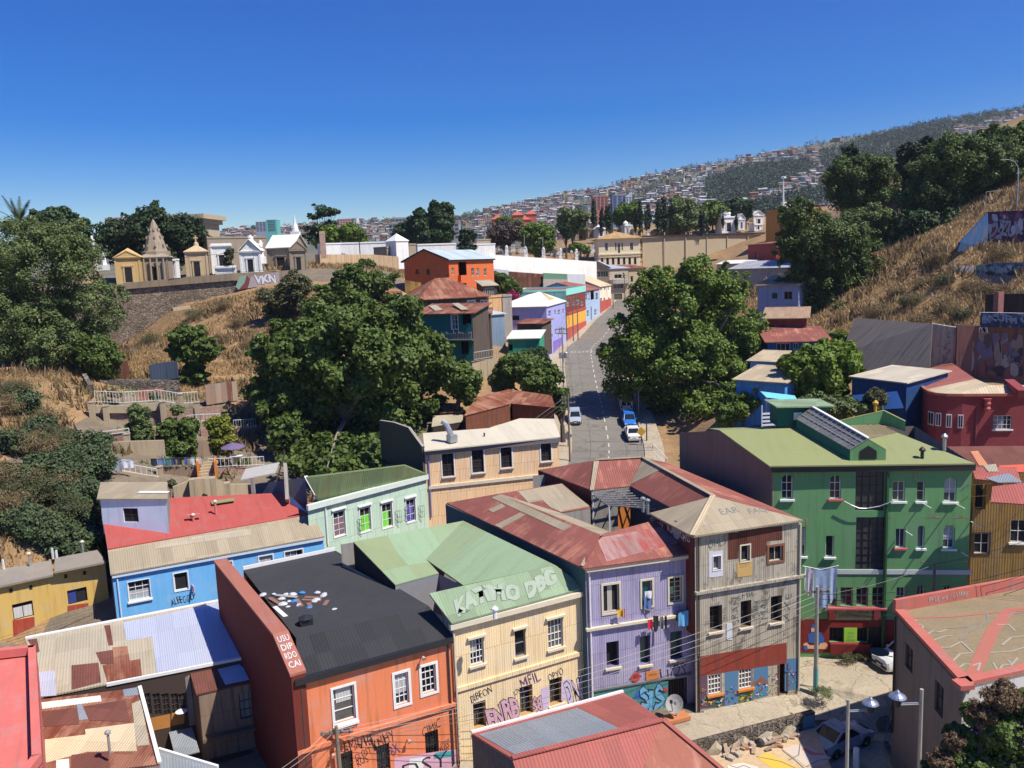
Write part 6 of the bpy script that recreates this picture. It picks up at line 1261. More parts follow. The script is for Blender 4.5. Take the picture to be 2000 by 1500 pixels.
# orange house on the bank
A,B=P(789,512,153),P(876,508.5,147)
z5=lambda x,y:(780+x/6.25,480+y/6.25)
t,f,r,l=bldg('orange_hill_house','bright orange two storey house with pale blue gabled roof below the white cemetery wall','house',A,B,13.5,19,FOR,BLUR,'front',2.0,.35,
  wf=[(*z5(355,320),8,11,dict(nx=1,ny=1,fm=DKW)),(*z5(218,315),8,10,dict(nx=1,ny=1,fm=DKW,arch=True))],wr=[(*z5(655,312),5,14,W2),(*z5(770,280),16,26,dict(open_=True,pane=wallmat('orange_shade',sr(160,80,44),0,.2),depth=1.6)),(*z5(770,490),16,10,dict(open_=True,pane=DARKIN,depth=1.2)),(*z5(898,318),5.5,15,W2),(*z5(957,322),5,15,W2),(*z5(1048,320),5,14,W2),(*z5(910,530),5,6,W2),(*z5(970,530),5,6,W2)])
mb=MB(); r.blk(mb,*[r.hit(*z5(x,400))[0] for x in(715,805)],*[r.hit(*z5(760,y))[1] for y in(455,360)],.7,FOR); mb.build('balcony',t)
mb=MB(); e0,e1=f.pt(-.4,A.z),f.pt(f.L/2,A.z+2.05); mb.bar(e0+f.n*.42,e1+f.n*.42,.08,.3,BLK,f.n.cross(e1-e0)); e0=f.pt(f.L+.4,A.z); mb.bar(e1+f.n*.42,e0+f.n*.42,.08,.3,BLK,f.n.cross(e1-e0)); mb.bar(r.pt(-.3,A.z-.08,.36),r.pt(r.L,A.z-.08,.36),.12,.25,BLK); mb.build('bargeboard',t)
# rust roofed hip house, conservatory and little walls
t,f,r,l=bldg('rusty_hip_house','dark timber house with rust brown hipped roof in front of the orange house','house',P(822,585,131),P(948,578,136),9,15,PLANK,RUSTR,'hip',3.2,.7,wf=[(*z5(880,735),12,18,dict(nx=2,ny=2,trim=.25)),(*z5(1010,705),5,12,dict(nx=1,ny=2,trim=.1)),(*z5(1060,705),4,12,dict(nx=1,ny=2,trim=.1))])
t,f,r,l=bldg('conservatory','small glazed porch with ridged pale roof at the corner of the orange house','porch',P(943,558,142),P(970,557,143),3,18,DKW,FIBR,'shed',.9,.3,wf=[(956,570,22,16,dict(nx=6,ny=1))])
t,f,r,l=bldg('peach_block','low peach coloured block beside the rust roofed house','shed',P(954,580,140),P(979,578,141),3,16,wallmat('peach_block_wall',sr(226,176,120),0,.3),FIBR,'flat',.3,.1)
t,f,r,l=bldg('breeze_block_wall_house','small grey unfinished block building right of the peach block','shed',P(981,578,143),P(999,577,143.5),3,16,GRYR,FIBR,'flat',.3,.1)
# teal balcony house
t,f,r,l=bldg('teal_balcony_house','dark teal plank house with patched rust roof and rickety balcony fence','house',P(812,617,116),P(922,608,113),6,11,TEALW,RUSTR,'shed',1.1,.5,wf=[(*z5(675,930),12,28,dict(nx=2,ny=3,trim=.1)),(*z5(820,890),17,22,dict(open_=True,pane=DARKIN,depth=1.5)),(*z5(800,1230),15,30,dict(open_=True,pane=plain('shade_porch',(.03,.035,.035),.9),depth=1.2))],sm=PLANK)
mb=MB(); rg=random.Random(9); a0=f.hit(*z5(370,1080))[0]; zf=f.hit(*z5(640,1140))[1]; f.blk(mb,a0,f.L+.3,zf-.15,zf,1.3,PLANK)
n=30
for k in range(n):
    a=a0+(f.L+.3-a0)*k/(n-1); h=rg.uniform(.8,1.35); mb.bar(f.pt(a,zf,1.25),f.pt(a+rg.uniform(-.05,.05),zf+h,1.25),.09,.04,plain('grey_plank',(.35,.33,.3),.8) if k>17 else wallmat('pale_teal_plank',sr(110,170,156),.3,.4),f.n)
mb.bar(f.pt(a0,zf+.75,1.28),f.pt(f.L+.3,zf+.8,1.28),.08,.08,PLANK); mb.build('balcony_fence',t)
patch(mb:=MB(),[P(785,600,121.7),P(890,592,119),P(922,608,113)],[z5(360,740),z5(450,725),z5(530,790),z5(440,800)],FIBR,.1); patch(mb,[P(785,600,121.7),P(890,592,119),P(922,608,113)],[z5(640,710),z5(720,705),z5(850,780),z5(760,790)],FIBR,.1); mb.build('roof_sheet',t)
# lavender house on the street and its neighbours
Cn=P(1067,598,148); Lf=P(970,606,151); z8=lambda x,y:(1020+x/8.333,520+y/8.333)
Rt=P(1104,594,166)
t,f,r,l=bldg('lavender_house','tall lavender blue house on the street corner with pale hipped roof','house',(Lf.x,Lf.y,Cn.z),(Cn.x,Cn.y,Cn.z),1,9,LAVW,WHTR,'none') if False else (None,)*4
t=thing('lavender_house','tall lavender blue house on the street with pale roof and violet plinth','house'); zc=Cn.z; fw,rw=Wall(Lf,Cn,8,zc),Wall(Cn,Rt,8,zc)
rw.window(t,*z8(445,770),5,11,nx=1,ny=2); fw.window(t,*z5(1410,880),17,9,nx=2,ny=1,pane=DARKIN,fm=DKW)
for x,y,w_,h_ in ((538,755,3,10),(597,752,4,11),(668,730,3,9),(545,1070,3,12),(617,1055,4.5,12),(675,1045,2.5,11),(440,995,2,4),(478,985,2,4),(448,1160,3,9),(482,1140,3,8)): rw.window(t,*z8(x,y),w_,h_,nx=1,ny=2)
bkv=(Lf-Cn); Bk=Rt+bkv; mb=MB(); fw.emit(mb,LAVW); rw.emit(mb,LAVW); mb.face([(Rt.x,Rt.y,9),(Bk.x,Bk.y,9),(Bk.x,Bk.y,zc),(Rt.x,Rt.y,zc)],LAVW); mb.face([(Bk.x,Bk.y,9),(Lf.x,Lf.y,9),(Lf.x,Lf.y,zc),(Bk.x,Bk.y,zc)],LAVW)
rw.blk(mb,rw.hit(*z8(500,1200))[0],rw.hit(*z8(640,1200))[0],8,rw.hit(*z8(560,1195))[1],.05,plain('violet_plinth',sr(136,112,190),.8)); mb.build('wall',t)
mb=MB(); q0=[Vector((p.x,p.y,zc)) for p in (Lf,Cn,Rt,Bk)]; ce=sum(q0,Vector())/4; q0=[p+(p-ce).normalized()*.5 for p in q0]; ri=[q0[0].lerp(q0[1],.5).lerp(ce,.55)+Vector((0,0,1.9)),q0[2].lerp(q0[3],.5).lerp(ce,.3)+Vector((0,0,2.1))]; 
for W in ([q0[0],q0[1],ri[0]],[q0[1],q0[2],ri[1],ri[0]],[q0[2],q0[3],ri[1]],[q0[3],q0[0],ri[0],ri[1]]): mb.slab(W,.12,WHTR)
rf=mb.build('roof',t); mb=MB(); mb.slab([q0[1].lerp(q0[2],.35).lerp(ri[1],.3)+UPV*.06,q0[1].lerp(q0[2],.7).lerp(ri[1],.3)+UPV*.06,q0[1].lerp(q0[2],.8).lerp(ri[1],.9)+UPV*.08,q0[1].lerp(q0[2],.5).lerp(ri[1],.9)+UPV*.08],.03,roofmat('rust_tinted_sheet',sr(202,176,120),.2,.2)); mb.build('roof_sheet',rf)
def rowhouse(name,label,A,B,depth,zb,wm,rm,roof,rise,wins,**k): return bldg(name,label,'house',A,B,depth,zb,wm,rm,roof,rise,.25,wf=wins,**k)
A=P(1105,564,167);B=P(1143,563,188); zt=(A.z+B.z)/2
RYW=wallmat('maroon_upper_wall',sr(140,64,56),.2,.2); YOL=wallmat('golden_lower_wall',sr(240,176,64),0,.15); REDB=plain('brick_red_plinth',sr(186,84,74),.8); AQ=plain('aqua_parapet',sr(150,226,212),.7)
wins=[(*z8(745,600),6,12,W2),(*z8(830,580),6,12,W2),(*z8(905,570),6,12,W2),(*z8(975,590),5,12,W2),(*z8(762,920),3,17,dict(nx=1,ny=1,fm=DKW,pane=DARKIN)),(*z8(970,865),4,14,dict(nx=1,ny=1,fm=ORGP,pane=plain('orange_door',sr(210,110,60),.7),name='door'))]
t,f,r,l=rowhouse('maroon_yellow_house','narrow street house with aqua parapet, maroon upper floor and golden ground floor',A,B,14,9,RYW,REDR,'flat',.4,wins,sm=wallmat('aqua_side_wall',sr(120,176,168),0,.4),trim=AQ)
mb=MB(); z1=f.hit(*z8(860,360))[1]; z2=f.hit(*z8(860,445))[1]; f.blk(mb,-.1,f.L+.1,z2,zt+.3,.12,AQ); z3=f.hit(*z8(860,745))[1]; f.blk(mb,0,f.L,z3,z3+.35,.2,REDB); z4=f.hit(*z8(720,1010))[1]
f.blk(mb,0,f.L*.99,10,z3,.03,YOL); f.blk(mb,0,f.L,10,z4,.06,REDB); mb.build('facade_band',t)
l2=Wall((A-f.n*14),A,9,zt); mb=MB(); mb.face([l2.pt(0,9,.05),l2.pt(l2.L,9,.05),l2.pt(l2.L,zt,.05),l2.pt(0,zt,.05)],wallmat('aqua_side_wall',sr(120,176,168),0,.4)); mb.build('side_wall',t)
A=P(1143,566,189);B=P(1171,566,206)
t,f,r,l=rowhouse('pale_blue_house','pale blue street house with red roof between the maroon and the cream house',A,B,13,12,LBW,REDR,'side',2.2,[(*z8(1040,500),4,14,W2),(*z8(1085,500),2.5,14,W2),(*z8(1140,470),7,18,dict(open_=True,pane=plain('blue_shade',(.14,.19,.27),.8),depth=.8)),(*z8(1213,490),4.5,14,W2),(*z8(1067,770),4,13,W2),(*z8(1125,770),2.5,26,dict(nx=1,ny=1,name='door',pane=DARKIN)),(*z8(1190,750),4,12,W2)])
A=P(1171,559,207);B=P(1193,558,221)
t,f,r,l=rowhouse('cream_street_house','cream street house with cream gable roof and red plinth',A,B,12,13,wallmat('ivory_render',sr(240,230,208),0,.15),CREAMR,'side',2.6,[(*z8(1283,560),4,10,W2),(*z8(1338,555),3.5,10,W2),(*z8(1410,545),3,9,W2),(*z8(1283,370),3,8,W2),(*z8(1345,360),3,8,W2),(*z8(1400,360),2.5,8,W2)],base=(18.6,REDB))
A=P(1143,524,233);B=P(1190,522,232)
t,f,r,l=bldg('brown_gable_house','brown gabled house with a wide row of panes above the street bend','house',A,B,14,16,wallmat('brown_render',sr(160,140,120),0,.2),ZINC,'front',2.0,.4,wf=[(*z8(1250,130),36,12,dict(nx=7,ny=1))])
A=P(1190,524,232);B=P(1227,524,234)
t,f,r,l=bldg('balcony_house','two storey beige house with concrete balcony and zinc roof at the street bend','house',A,B,10,14,wallmat('beige_render',sr(188,172,146),0,.2),ZINC,'shed',1.0,.4,wf=[(*z8(1560,165),14,8,dict(nx=2,ny=1)),(*z8(1650,150),3,11,dict(nx=1,ny=1)),(*z8(1570,325),20,9,dict(nx=3,ny=1)),(*z8(1560,495),16,11,dict(nx=3,ny=1,fm=DKW))])
mb=MB(); zz=f.hit(*z8(1560,235))[1]; f.blk(mb,0,f.L,zz-.8,zz+.3,1.4,GRYR); mb.build('balcony',t)
t,f,r,l=bldg('rust_roof_house','beige house with a rusty roof edge right of the balcony house','house',P(1228,524,236),P(1262,523,238),9,14,TANW,RUSTR,'shed',1.0,.5,wf=[(1234,545,5,12,dict(nx=1,ny=1)),(1250,560,8,10,W2)])
# shacks between the teal and lavender houses
shack('brown_roof_shack','timber shack with narrow brown roof against the lavender house',[[P2 for P2 in ((1010,632,0),)]] if False else [],RUSTR,PLANK,12) if False else None
t,f,r,l=bldg('timber_shack','dark timber shack with rust brown roof against the lavender house','shack',P(1010,628,139),P(1058,636,137),4,13,PLANK,RUSTR,'shed',.5,.4)
t,f,r,l=bldg('jade_shack','jade green shack with bright white roof at the foot of the lavender house','shack',P(992,659,131),P(1053,663,130),5,12,wallmat('jade_wall',sr(58,150,120),.2,.4,(.03,.15,.1)),WHTR,'shed',.9,.3,wf=[(*z5(1355,1245),9,13,dict(open_=True,pane=DARKIN,depth=.6))])
t,f,r,l=bldg('light_blue_shack','narrow light blue house end between the jade shack and the lavender house','house',P(1053,642,139),P(1066,640,141),3,10,wallmat('light_blue_wall',sr(130,190,224),0,.4),WHTR,'flat',.2,.1,wf=[(1059,666,3,6,W2)])
t,f,r,l=bldg('plank_house','weathered plank house with white window under the rust roofed house','shack',P(905,612,124),P(958,615,124),6,12,PLANK,RUSTR,'shed',.6,.3,wf=[(945,632,5,12,dict(nx=1,ny=2,trim=.1))])
t,f,r,l=bldg('blue_roof_shed','little shed with pale blue roof left of the lavender house','shed',P(955,616,134),P(985,611,136),4,13,wallmat('grey_blue_planks',sr(120,140,160),.3,.4),BLUR,'shed',.5,.3)
t=thing('water_tank','bright blue plastic water tank on a timber stand','tank',P(941,676,120)); mb=MB(); mb.lathe([(.75,0),(.78,1.0),(.6,1.35),(.15,1.5)],(0,0,0),plain('tank_blue',sr(52,112,196),.4),12); mb.build('tank',t); mb=MB(); mb.box((0,0,-.1),(1.9,1.5,.14),PLANK)
mb.build('platform',t)
for sx in (-.8,.8):
    mb=MB(); mb.box((sx,-.6,-1.3),(.14,.14,2.4),PLANK); mb.build('leg',t)
pwall('retaining_wall','stained tan concrete wall with weeds under the teal balcony house','wall',[(922,706,112),(974,699,116)],[7,5],TCON,.4)
railing('plank_fence','broken grey picket fence on top of the stained concrete wall',[P(926,704,111.9),P(974,696,116)],1.1,.5,plain('grey_plank',(.35,.33,.3),.8),.05,cat='fence')
# hidden roofs near the dark tree
t,f,r,l=bldg('red_patch_house','house with patched rusty roof half hidden by the dark tree top','house',P(622,600,134),P(790,588,139),7,16,PLANK,RUSTR,'side',1.8,.4)
t,f,r,l=bldg('grey_plank_shed','grey planked shed with ochre sheet fence below the orange house gable','shed',P(785,582,137),P(822,578,138),5,15,wallmat('grey_planks',sr(140,134,126),.3,.4),FIBR,'shed',.5,.3)
pwall('sheet_fence','yellow and brown upright plank fence below the orange gable','fence',[(790,547,143),(822,552,143)],4.5,roofmat('ochre_planks',sr(186,146,74),.2,.5,(.12,.09,.07),sheet=(.5,5)),.1)
# ------------------------------------------------------------ cemeteries
STONE=wallmat('sandstone',sr(196,170,132),0,.25,(.25,.2,.15)); STONEY=wallmat('yellow_sandstone',sr(204,170,112),0,.2,(.3,.22,.12)); STONED=wallmat('grey_sandstone',sr(158,142,120),0,.3); MARB=wallmat('white_marble',sr(228,226,220),0,.2,(.4,.4,.38))
def crypt(name,label,u0,u1,v1,v0,Y,depth,wm,top,turn=.18,rise=1.0,door=True,cross=None,group=None,rm=None,col=0,ped=0,arch=False,dcol=None,spire=0,dome=0,zb=None,clutter=None):
    k=Y/F; w=(u1-u0)*k/math.cos(turn); c=P((u0+u1)/2,v0,Y); zt=P((u0+u1)/2,v1,Y).z; zb=c.z-.6; d=Vector((math.cos(turn),math.sin(turn),0))
    w2=w*.62; A=Vector((c.x,c.y,zt))-d*w/2+d*w*.34; A=Vector((c.x,c.y,zt))-d*w2/2+Vector((w*.12,0,0)); B=A+d*w2
    wf=[]
    t,f,r,l=bldg(name,label,'tomb',A,B,depth,zb,wm,rm or wm,top,rise,.35,group=group)
    um,vm=proj((A+B)/2); mb=MB()
    if door:
        dw,dh=f.L*.3,(zt-zb)*.52; cx=f.L/2; n=8
        pts=[f.pt(cx-dw/2,zb+.5,.03),f.pt(cx+dw/2,zb+.5,.03)]+([f.pt(cx+dw/2*math.cos(a),zb+.5+dh+dw/2*math.sin(a),.03) for a in [math.pi*i/n for i in range(n+1)]] if arch else [f.pt(cx+dw/2,zb+.5+dh,.03),f.pt(cx-dw/2,zb+.5+dh,.03)])
        mb.face(pts,dcol or DARKIN); mb.build('door',t); mb=MB()
        for s in (-1,1): f.blk(mb,cx+s*dw*.62-.12,cx+s*dw*.62+.12,zb,zb+.7+dh,.14,wm)
        f.blk(mb,cx-dw*.8,cx+dw*.8,zb+.72+dh,zb+.95+dh,.2,wm)
    for s in (0,f.L): f.blk(mb,s-.16,s+.16,zb,zt,.1,wm)
    f.blk(mb,-.25,f.L+.25,zt-.3,zt-.02,.28,wm); f.blk(mb,-.1,f.L+.1,zb,zb+.55,.12,wm)
    if ped: a,b,e=f.pt(-.2,zt,.3),f.pt(f.L+.2,zt,.3),f.pt(f.L/2,zt+ped,.3); q=-f.n*.5; mb.face([a,b,e],wm); mb.face([b,b+q,e+q,e],wm); mb.face([a+q,a,e,e+q],wm); q=Vector((0,0,.12)); mb.bar(a,e,.2,.18,wm); mb.bar(e,b,.2,.18,wm)
    for k_ in range(col): a=f.L*(k_+.5)/col; mb.lathe([(.2,zb),(.17,zt-.3)],f.pt(a,0,.5)-UPV*0,wm,8)
    if mb.v: mb.build('mouldings',t)
    ctr=(A+B)/2-f.n*depth/2; ztop=zt+(rise if top in('pyr','hip','front','side') else .2)
    if spire:
        mb=MB(); s=depth*.33; pr=[(s*1.25,zt+.2),(s*1.25,zt+1.1),(s,zt+1.2),(s*.8,zt+spire*.4),(s*.52,zt+spire*.62),(s*.34,zt+spire*.8),(s*.16,zt+spire*.93),(.05,zt+spire)]; mb.lathe(pr,(ctr.x,ctr.y,0),wm,8,False,.4)
        for i in range(8):
            for (rr,zz) in ((s*.98,zt+spire*.3),(s*.7,zt+spire*.52),(s*.46,zt+spire*.72)): an=.4+i*math.pi/4; mb.box((ctr.x+rr*math.cos(an),ctr.y+rr*math.sin(an),zz),(.28,.28,.5),wm,an)
        mb.build('spire',t); ztop=zt+spire
    if dome:
        mb=MB(); h_=dome/1.3; mb.lathe([(dome,ztop-.3),(dome,ztop+.6*h_),(dome*1.1,ztop+.7*h_),(dome*.95,ztop+1.1*h_),(dome*.6,ztop+1.6*h_),(dome*.15,ztop+1.95*h_),(.08,ztop+2.1*h_),(.02,ztop+2.4*h_)],(ctr.x,ctr.y,0),wm,12); mb.build('dome',t); ztop+=2*dome
    if cross:
        mb=MB(); mb.lathe([(.5,ztop-.25),(.4,ztop+.3),(.15,ztop+.5)],(ctr.x,ctr.y,0),wm,8); mb.bar((ctr.x,ctr.y,ztop+.4),(ctr.x,ctr.y,ztop+.4+cross),.22,.22,wm,d); p=Vector((ctr.x,ctr.y,ztop+.4+cross*.65)); mb.bar(p-d*cross*.3,p+d*cross*.3,.2,.22,wm); mb.build('cross',t)
    return t,f
pwall('cemetery_wall','long rubble stone retaining wall with a concrete cap below the left tombs','wall',[(120,565,149),(253,554,149.5),(455,535,151),(560,530,153)],[13,13,9,5],stonemat('old_rubble',sr(176,156,132),sr(122,106,88),sr(112,96,74),2.0),.6,cap=TCON)
o,T=pwall('cemetery_parapet','plain concrete parapet painted with a white and green mural above the stone wall','wall',[(240,553,149),(455,533.5,150.6),(565,528,152.6)],[1.1,1.3,2.6],wallmat('parapet_concrete',sr(158,138,112),0,.35),.25)
cw=Wall(T[1],T[2],T[2].z-3.2,T[2].z); mb=MB(); 
for k_,(pts,m) in enumerate((([(460,560),(468,540),(482,537),(478,552),(466,566)],paint('mural_mint',(.25,.4,.3))),([(466,566),(478,552),(482,537),(488,545),(484,563)],paint('mural_wine',(.2,.05,.05))),([(484,563),(490,540),(545,531),(546,553)],paint('mural_mauve',(.42,.34,.34))))): mb.face(blob_poly(cw,pts,.04+.01*k_),m)
mu=mb.build('mural'); mu.parent=o; wall_text(cw,mu,'VKN',518,545,44,18,WPAINT,outline=PURP,offset=.05,off=.09,jit=.06)
railing('cemetery_railing','thin dark wire railing along the top of the left cemetery wall',[P(330,546,149.6),P(455,533,150.8),P(540,528,152)],3.6,3.0,BLK,.03)
crypt('pediment_tomb','yellow sandstone tomb with pediment and stepped roof at the wall corner','tomb' if False else 214,277,501,551,152,5.5,STONEY,'pyr',rise=1.7,ped=1.1,turn=.28) if False else None
crypt('pediment_tomb','yellow sandstone tomb with pediment and stepped roof next to the big tree',212,277,502,551,152,4.6,STONEY,'pyr',turn=.30,rise=1.7,ped=1.1)
crypt('spire_tomb','sandstone tomb crowned by a tall carved spire',258,332,502,549,157,6.2,STONED,'pyr',turn=.22,rise=1.5,spire=7.2,col=4)
crypt('cross_tomb','square sandstone tomb topped by a small cross',350,408,491,540,154,4.4,STONE,'pyr',turn=.26,rise=1.3,cross=1.3)
crypt('arched_tomb','white marble tomb with tall arched dark door',401,456,478,529,158,6,MARB,'flat',turn=.3,rise=.6,arch=True)
crypt('twin_gable_tomb','white gothic tomb with round gables and a small lantern on top',455,512,490,531,156,4.5,MARB,'front',turn=.12,rise=2.2,dome=.5)
crypt('white_roof_tomb','dark tomb under a bright white pitched roof',500,580,484,528,162,7,STONED,'side',turn=-.15,rise=2.6,rm=WHTR,ped=0)
crypt('temple_tomb','grey temple front tomb with pediment beside the white roof',555,602,487,527,158,5,STONED,'flat',turn=.2,rise=.4,ped=1.5)
crypt('pagoda_tomb','sandstone tomb with tiered pagoda roof behind the tree on the left',140,188,499,545,160,5,STONED,'pyr',turn=.25,rise=2.0)
crypt('low_tomb','low pale tomb just left of the pagoda tomb',132,170,522,548,154,4,STONE,'flat',turn=.2,rise=.4)
crypt('white_block_tomb','plain white block tomb between the spire tomb and the cross tomb',325,345,507,540,166,3,MARB,'flat',turn=.1,rise=.2,door=False)
crypt('long_white_tomb','low white tomb at the foot of the arched tomb',405,462,521,533,154.5,2,MARB,'flat',turn=.1,rise=.1,door=False)
for u,v0,v1,Y,lb in ((186,530,462,162,'slim white statue column left of the pediment tomb'),(205,528,492,158,'white cross monument at the shoulder of the pediment tomb'),(512,515,470,159,'white angel monument beside the white roof tomb')):
    t=thing('monument',lb,'monument',P(u,v0,Y)); k=Y/F; h=(v0-v1)*k; mb=MB(); mb.box((0,0,h*.15),(1.6,1.6,h*.3),MARB,.3); mb.lathe([(.6,h*.3),(.45,h*.35),(.38,h*.7),(.55,h*.72)],(0,0,0),MARB,8); mb.build('pedestal',t); mb=MB(); mb.lathe([(.36,h*.72),(.42,h*.8),(.25,h*.88),(.28,h*.92),(.12,h)],(0,0,0),MARB,9); mb.bar((-.5,0,h*.84),(.5,0,h*.88),.2,.2,MARB); mb.build('statue',t)
# museum like building behind the tree
A,B=P(222,430,205),P(392,430,203); t,f,r,l=bldg('cornice_building','large beige building with a heavy projecting cornice behind the cemetery tree','building',A,B,10,26,TANW,TANW,'flat',1,.5,wf=[(240,470,7,20,W2),(378,470,7,20,W2)],wr=[(402,470,4,20,W2)])
mb=MB(); 
for W,e in ((f,1),(r,1)): W.blk(mb,-1.4,W.L+1.4,A.z-.6,A.z+.5,1.5,TANW); W.blk(mb,-.7,W.L+.7,A.z-1.6,A.z-.6,.7,TANW)
rz=[f.pt(-1,A.z+.4,1),f.pt(f.L+1,A.z+.4,1),f.pt(f.L,A.z+.4,-11),f.pt(0,A.z+.4,-11)]; ce=sum(rz,Vector())/4+UPV*.8
for i in range(4): mb.slab([rz[i],rz[(i+1)%4],ce],.2,STONED)
mb.box(f.pt(4.5,A.z+1.2,-5),(2,2,1.6),WHW); mb.build('cornice',t)
# dark ruined roofs, niches and walls of the middle cemetery
t,f,r,l=bldg('niche_building','long low dark roofed cemetery building behind the white tombs','building',P(404,466,175),P(520,462,182),8,27,STONED,wallmat('dark_flat_roof',sr(110,96,80),0,.3),'flat',.5,.3)
pwall('stained_wall','tan cemetery wall with rust streaks and a brick pillar at its left end','wall',[(617,497,165),(725,497,172),(778,501,174)],[6,7,8],wallmat('rust_streak_wall',sr(206,176,136),0,.6,(.30,.13,.05)),.5)
mb=MB(); a=P(629,455,164); mb.box(a-Vector((0,0,2.4)),(1.1,1.1,5),brickmat('pillar_brick',(.42,.24,.16),(.5,.42,.35)),.2); mb.box(a+UPV*.1,(1.0,1.0,.4),STONE,.2); tag(mb.build('brick_pillar'),'tall thin brick pillar standing on the cemetery bank','pillar')
for k,(u0,u1,v1,v0,Y,lb) in enumerate(((632,665,476,488,178,'white niche block right of the brick pillar'),(665,760,474,488,186,'long white niche block behind the dry grass bank'),(755,772,483,497,176,'dark grey tomb block at the end of the niche block'),(773,797,470,497,175,'small white domed shrine with a cross'),(797,812,477,497,177,'tan upright tomb block beside the shrine'),(815,890,477,499,180,'whitewashed niche wall behind the orange house roof'),(922,967,477,497,205,'white niche block with a tan block on top'),(931,958,468,478,207,'tan block sitting on the white niche block'))):
    k_=Y/F; h=(v0-v1)*k_; A=P(u0,v1,Y);B=P(u1,v1,Y+2); bldg('niche_block' if k!=3 else 'shrine',lb,'tomb',A,B,4,A.z-h-3,WHW if k in(0,1,3,5,6) else STONED,WHW if k in(0,1,3,5,6) else STONED,'flat' if k!=3 else 'pyr',.1 if k!=3 else 1.6,.15)
pwall('white_wall','very long whitewashed cemetery wall above the street','wall',[(735,503,176),(830,505,182),(918,495,200),(1000,500,212),(1165,511,232)],[7,8,8.5,8,6.5],WHW,.5)
pwall('white_wall','lower end of the white wall stepping down beside the brown gable house','wall',[(918,515,196),(1000,521,206),(1140,533,226)],[6,5,5],WHW,.5)
pwall('rust_fence','rust stained sheet fence along the bank under the white wall','fence',[(993,530,190),(1062,535,197)],5,RUSTM,.2); pwall('wire_fence','grey block fence with blue sheets left of the rust stained fence','fence',[(955,524,180),(993,528,187)],4,wallmat('grey_blue_fence',sr(170,180,190),0,.3),.2)
pwall('green_fence','green mesh fence on a grey block base','fence',[(1061,533,196),(1108,535,200)],2.6,wallmat('green_mesh',sr(96,140,112),0,.2),.15); pwall('block_wall','grey block wall under the green mesh fence','wall',[(1061,545,195.6),(1108,546,199.6)],4,GRYR,.3); pwall('wire_fence','pale wire mesh fence right of the green mesh fence','fence',[(1108,535,200),(1143,536,205)],5.5,wallmat('pale_mesh',sr(190,200,204),0,.2),.1)
mb=MB(); 
railing('cemetery_railing','white posts and dark railing along the top of the long white wall',[P(965,494,208),P(1028,496,216),P(1100,500,224),P(1150,503,230)],1.8,1.2,BLK,.04)
for k,u in enumerate((990,1027,1062,1095,1126)): a=P(u,500+(u-990)*.04,212+(u-990)*.12); mb=MB(); mb.box(a+UPV*.6,(.9,.9,2.6),WHW); mb.lathe([(.35,1.9),(.42,2.3),(.1,2.7)],a,WHW,8); tag(mb.build('gate_post'),'white capped post of the railing on the long white wall','post',group='white posts on the long white wall')
# cream building and tan wall
zq=lambda x,y:(1100+x/4,350+y/4)
A,B=P(1169,466,262),P(1250,465,262); CRB=wallmat('cream_facade',sr(238,222,182),0,.1,(.5,.42,.28))
aw=dict(nx=2,ny=2,arch=True,fm=DKW,trim=.0); t,f,r,l=bldg('cream_building','cream two storey cemetery building with arched ground floor windows and tan hipped roof','building',A,B,15,20,CRB,roofmat('tan_tile_roof',sr(178,146,98),.3,0,dirt=.2),'hip',2.4,.8,wf=[(*zq(337,528),6,16,W2),(*zq(435,538),5,20,W2),(*zq(411,525),2.2,15,dict(nx=1,ny=1,fm=DKW,pane=DKW)),(*zq(461,525),2.2,15,dict(nx=1,ny=1,fm=DKW,pane=DKW)),(*zq(534,524),6,15,W2)]+[(*zq(304+43*k,640-k*.4),5,14,aw) for k in range(7)],wl_=[(*zq(235,522),4,10,W2)])
mb=MB(); zz=f.hit(*zq(440,583))[1]; f.blk(mb,-.2,f.L+.2,zz-.25,zz+.15,.3,CRB); zz=f.hit(*zq(440,604))[1]; f.blk(mb,-.1,f.L+.1,zz-.12,zz+.12,.2,CRB); mb.build('cornice',t)
pwall('tan_panel_wall','big plain tan panelled wall with a dark top edge right of the cream building','wall',[(1255,461,264),(1400,456,272),(1493,453,278)],[15,13,11],TANW,.6,cap=BLK,extra=lambda o,T:None)
tw=Wall(P(1255,461,263.6),P(1493,453,277.6),20,P(1255,461,264).z)
mb=MB()
for x in (790,957,1122,1280,1442): s_,z_=tw.hit(*zq(x,540)); tw.blk(mb,s_-.12,s_+.12,z_-8,z_+5,.2,TANW)
zt=tw.z1; tw.blk(mb,-.3,tw.L,zt-.4,zt+.1,.5,BLK); o=mb.build('wall_ribs'); o.parent=bpy.data.objects['tan_panel_wall']
t,f,r,l=bldg('ochre_block','tall plain ochre block with a white tank box on its roof','building',P(1496,414,255),P(1584,404,246),9,28,wallmat('ochre_plain',sr(188,132,62),0,.1),TANW,'flat',.3,.2)
mb=MB(); mb.box(f.pt(f.L*.33,f.z1+1.2,-4),(2.4,2.2,2.6),WHW); mb.build('roof_tank_box',t)
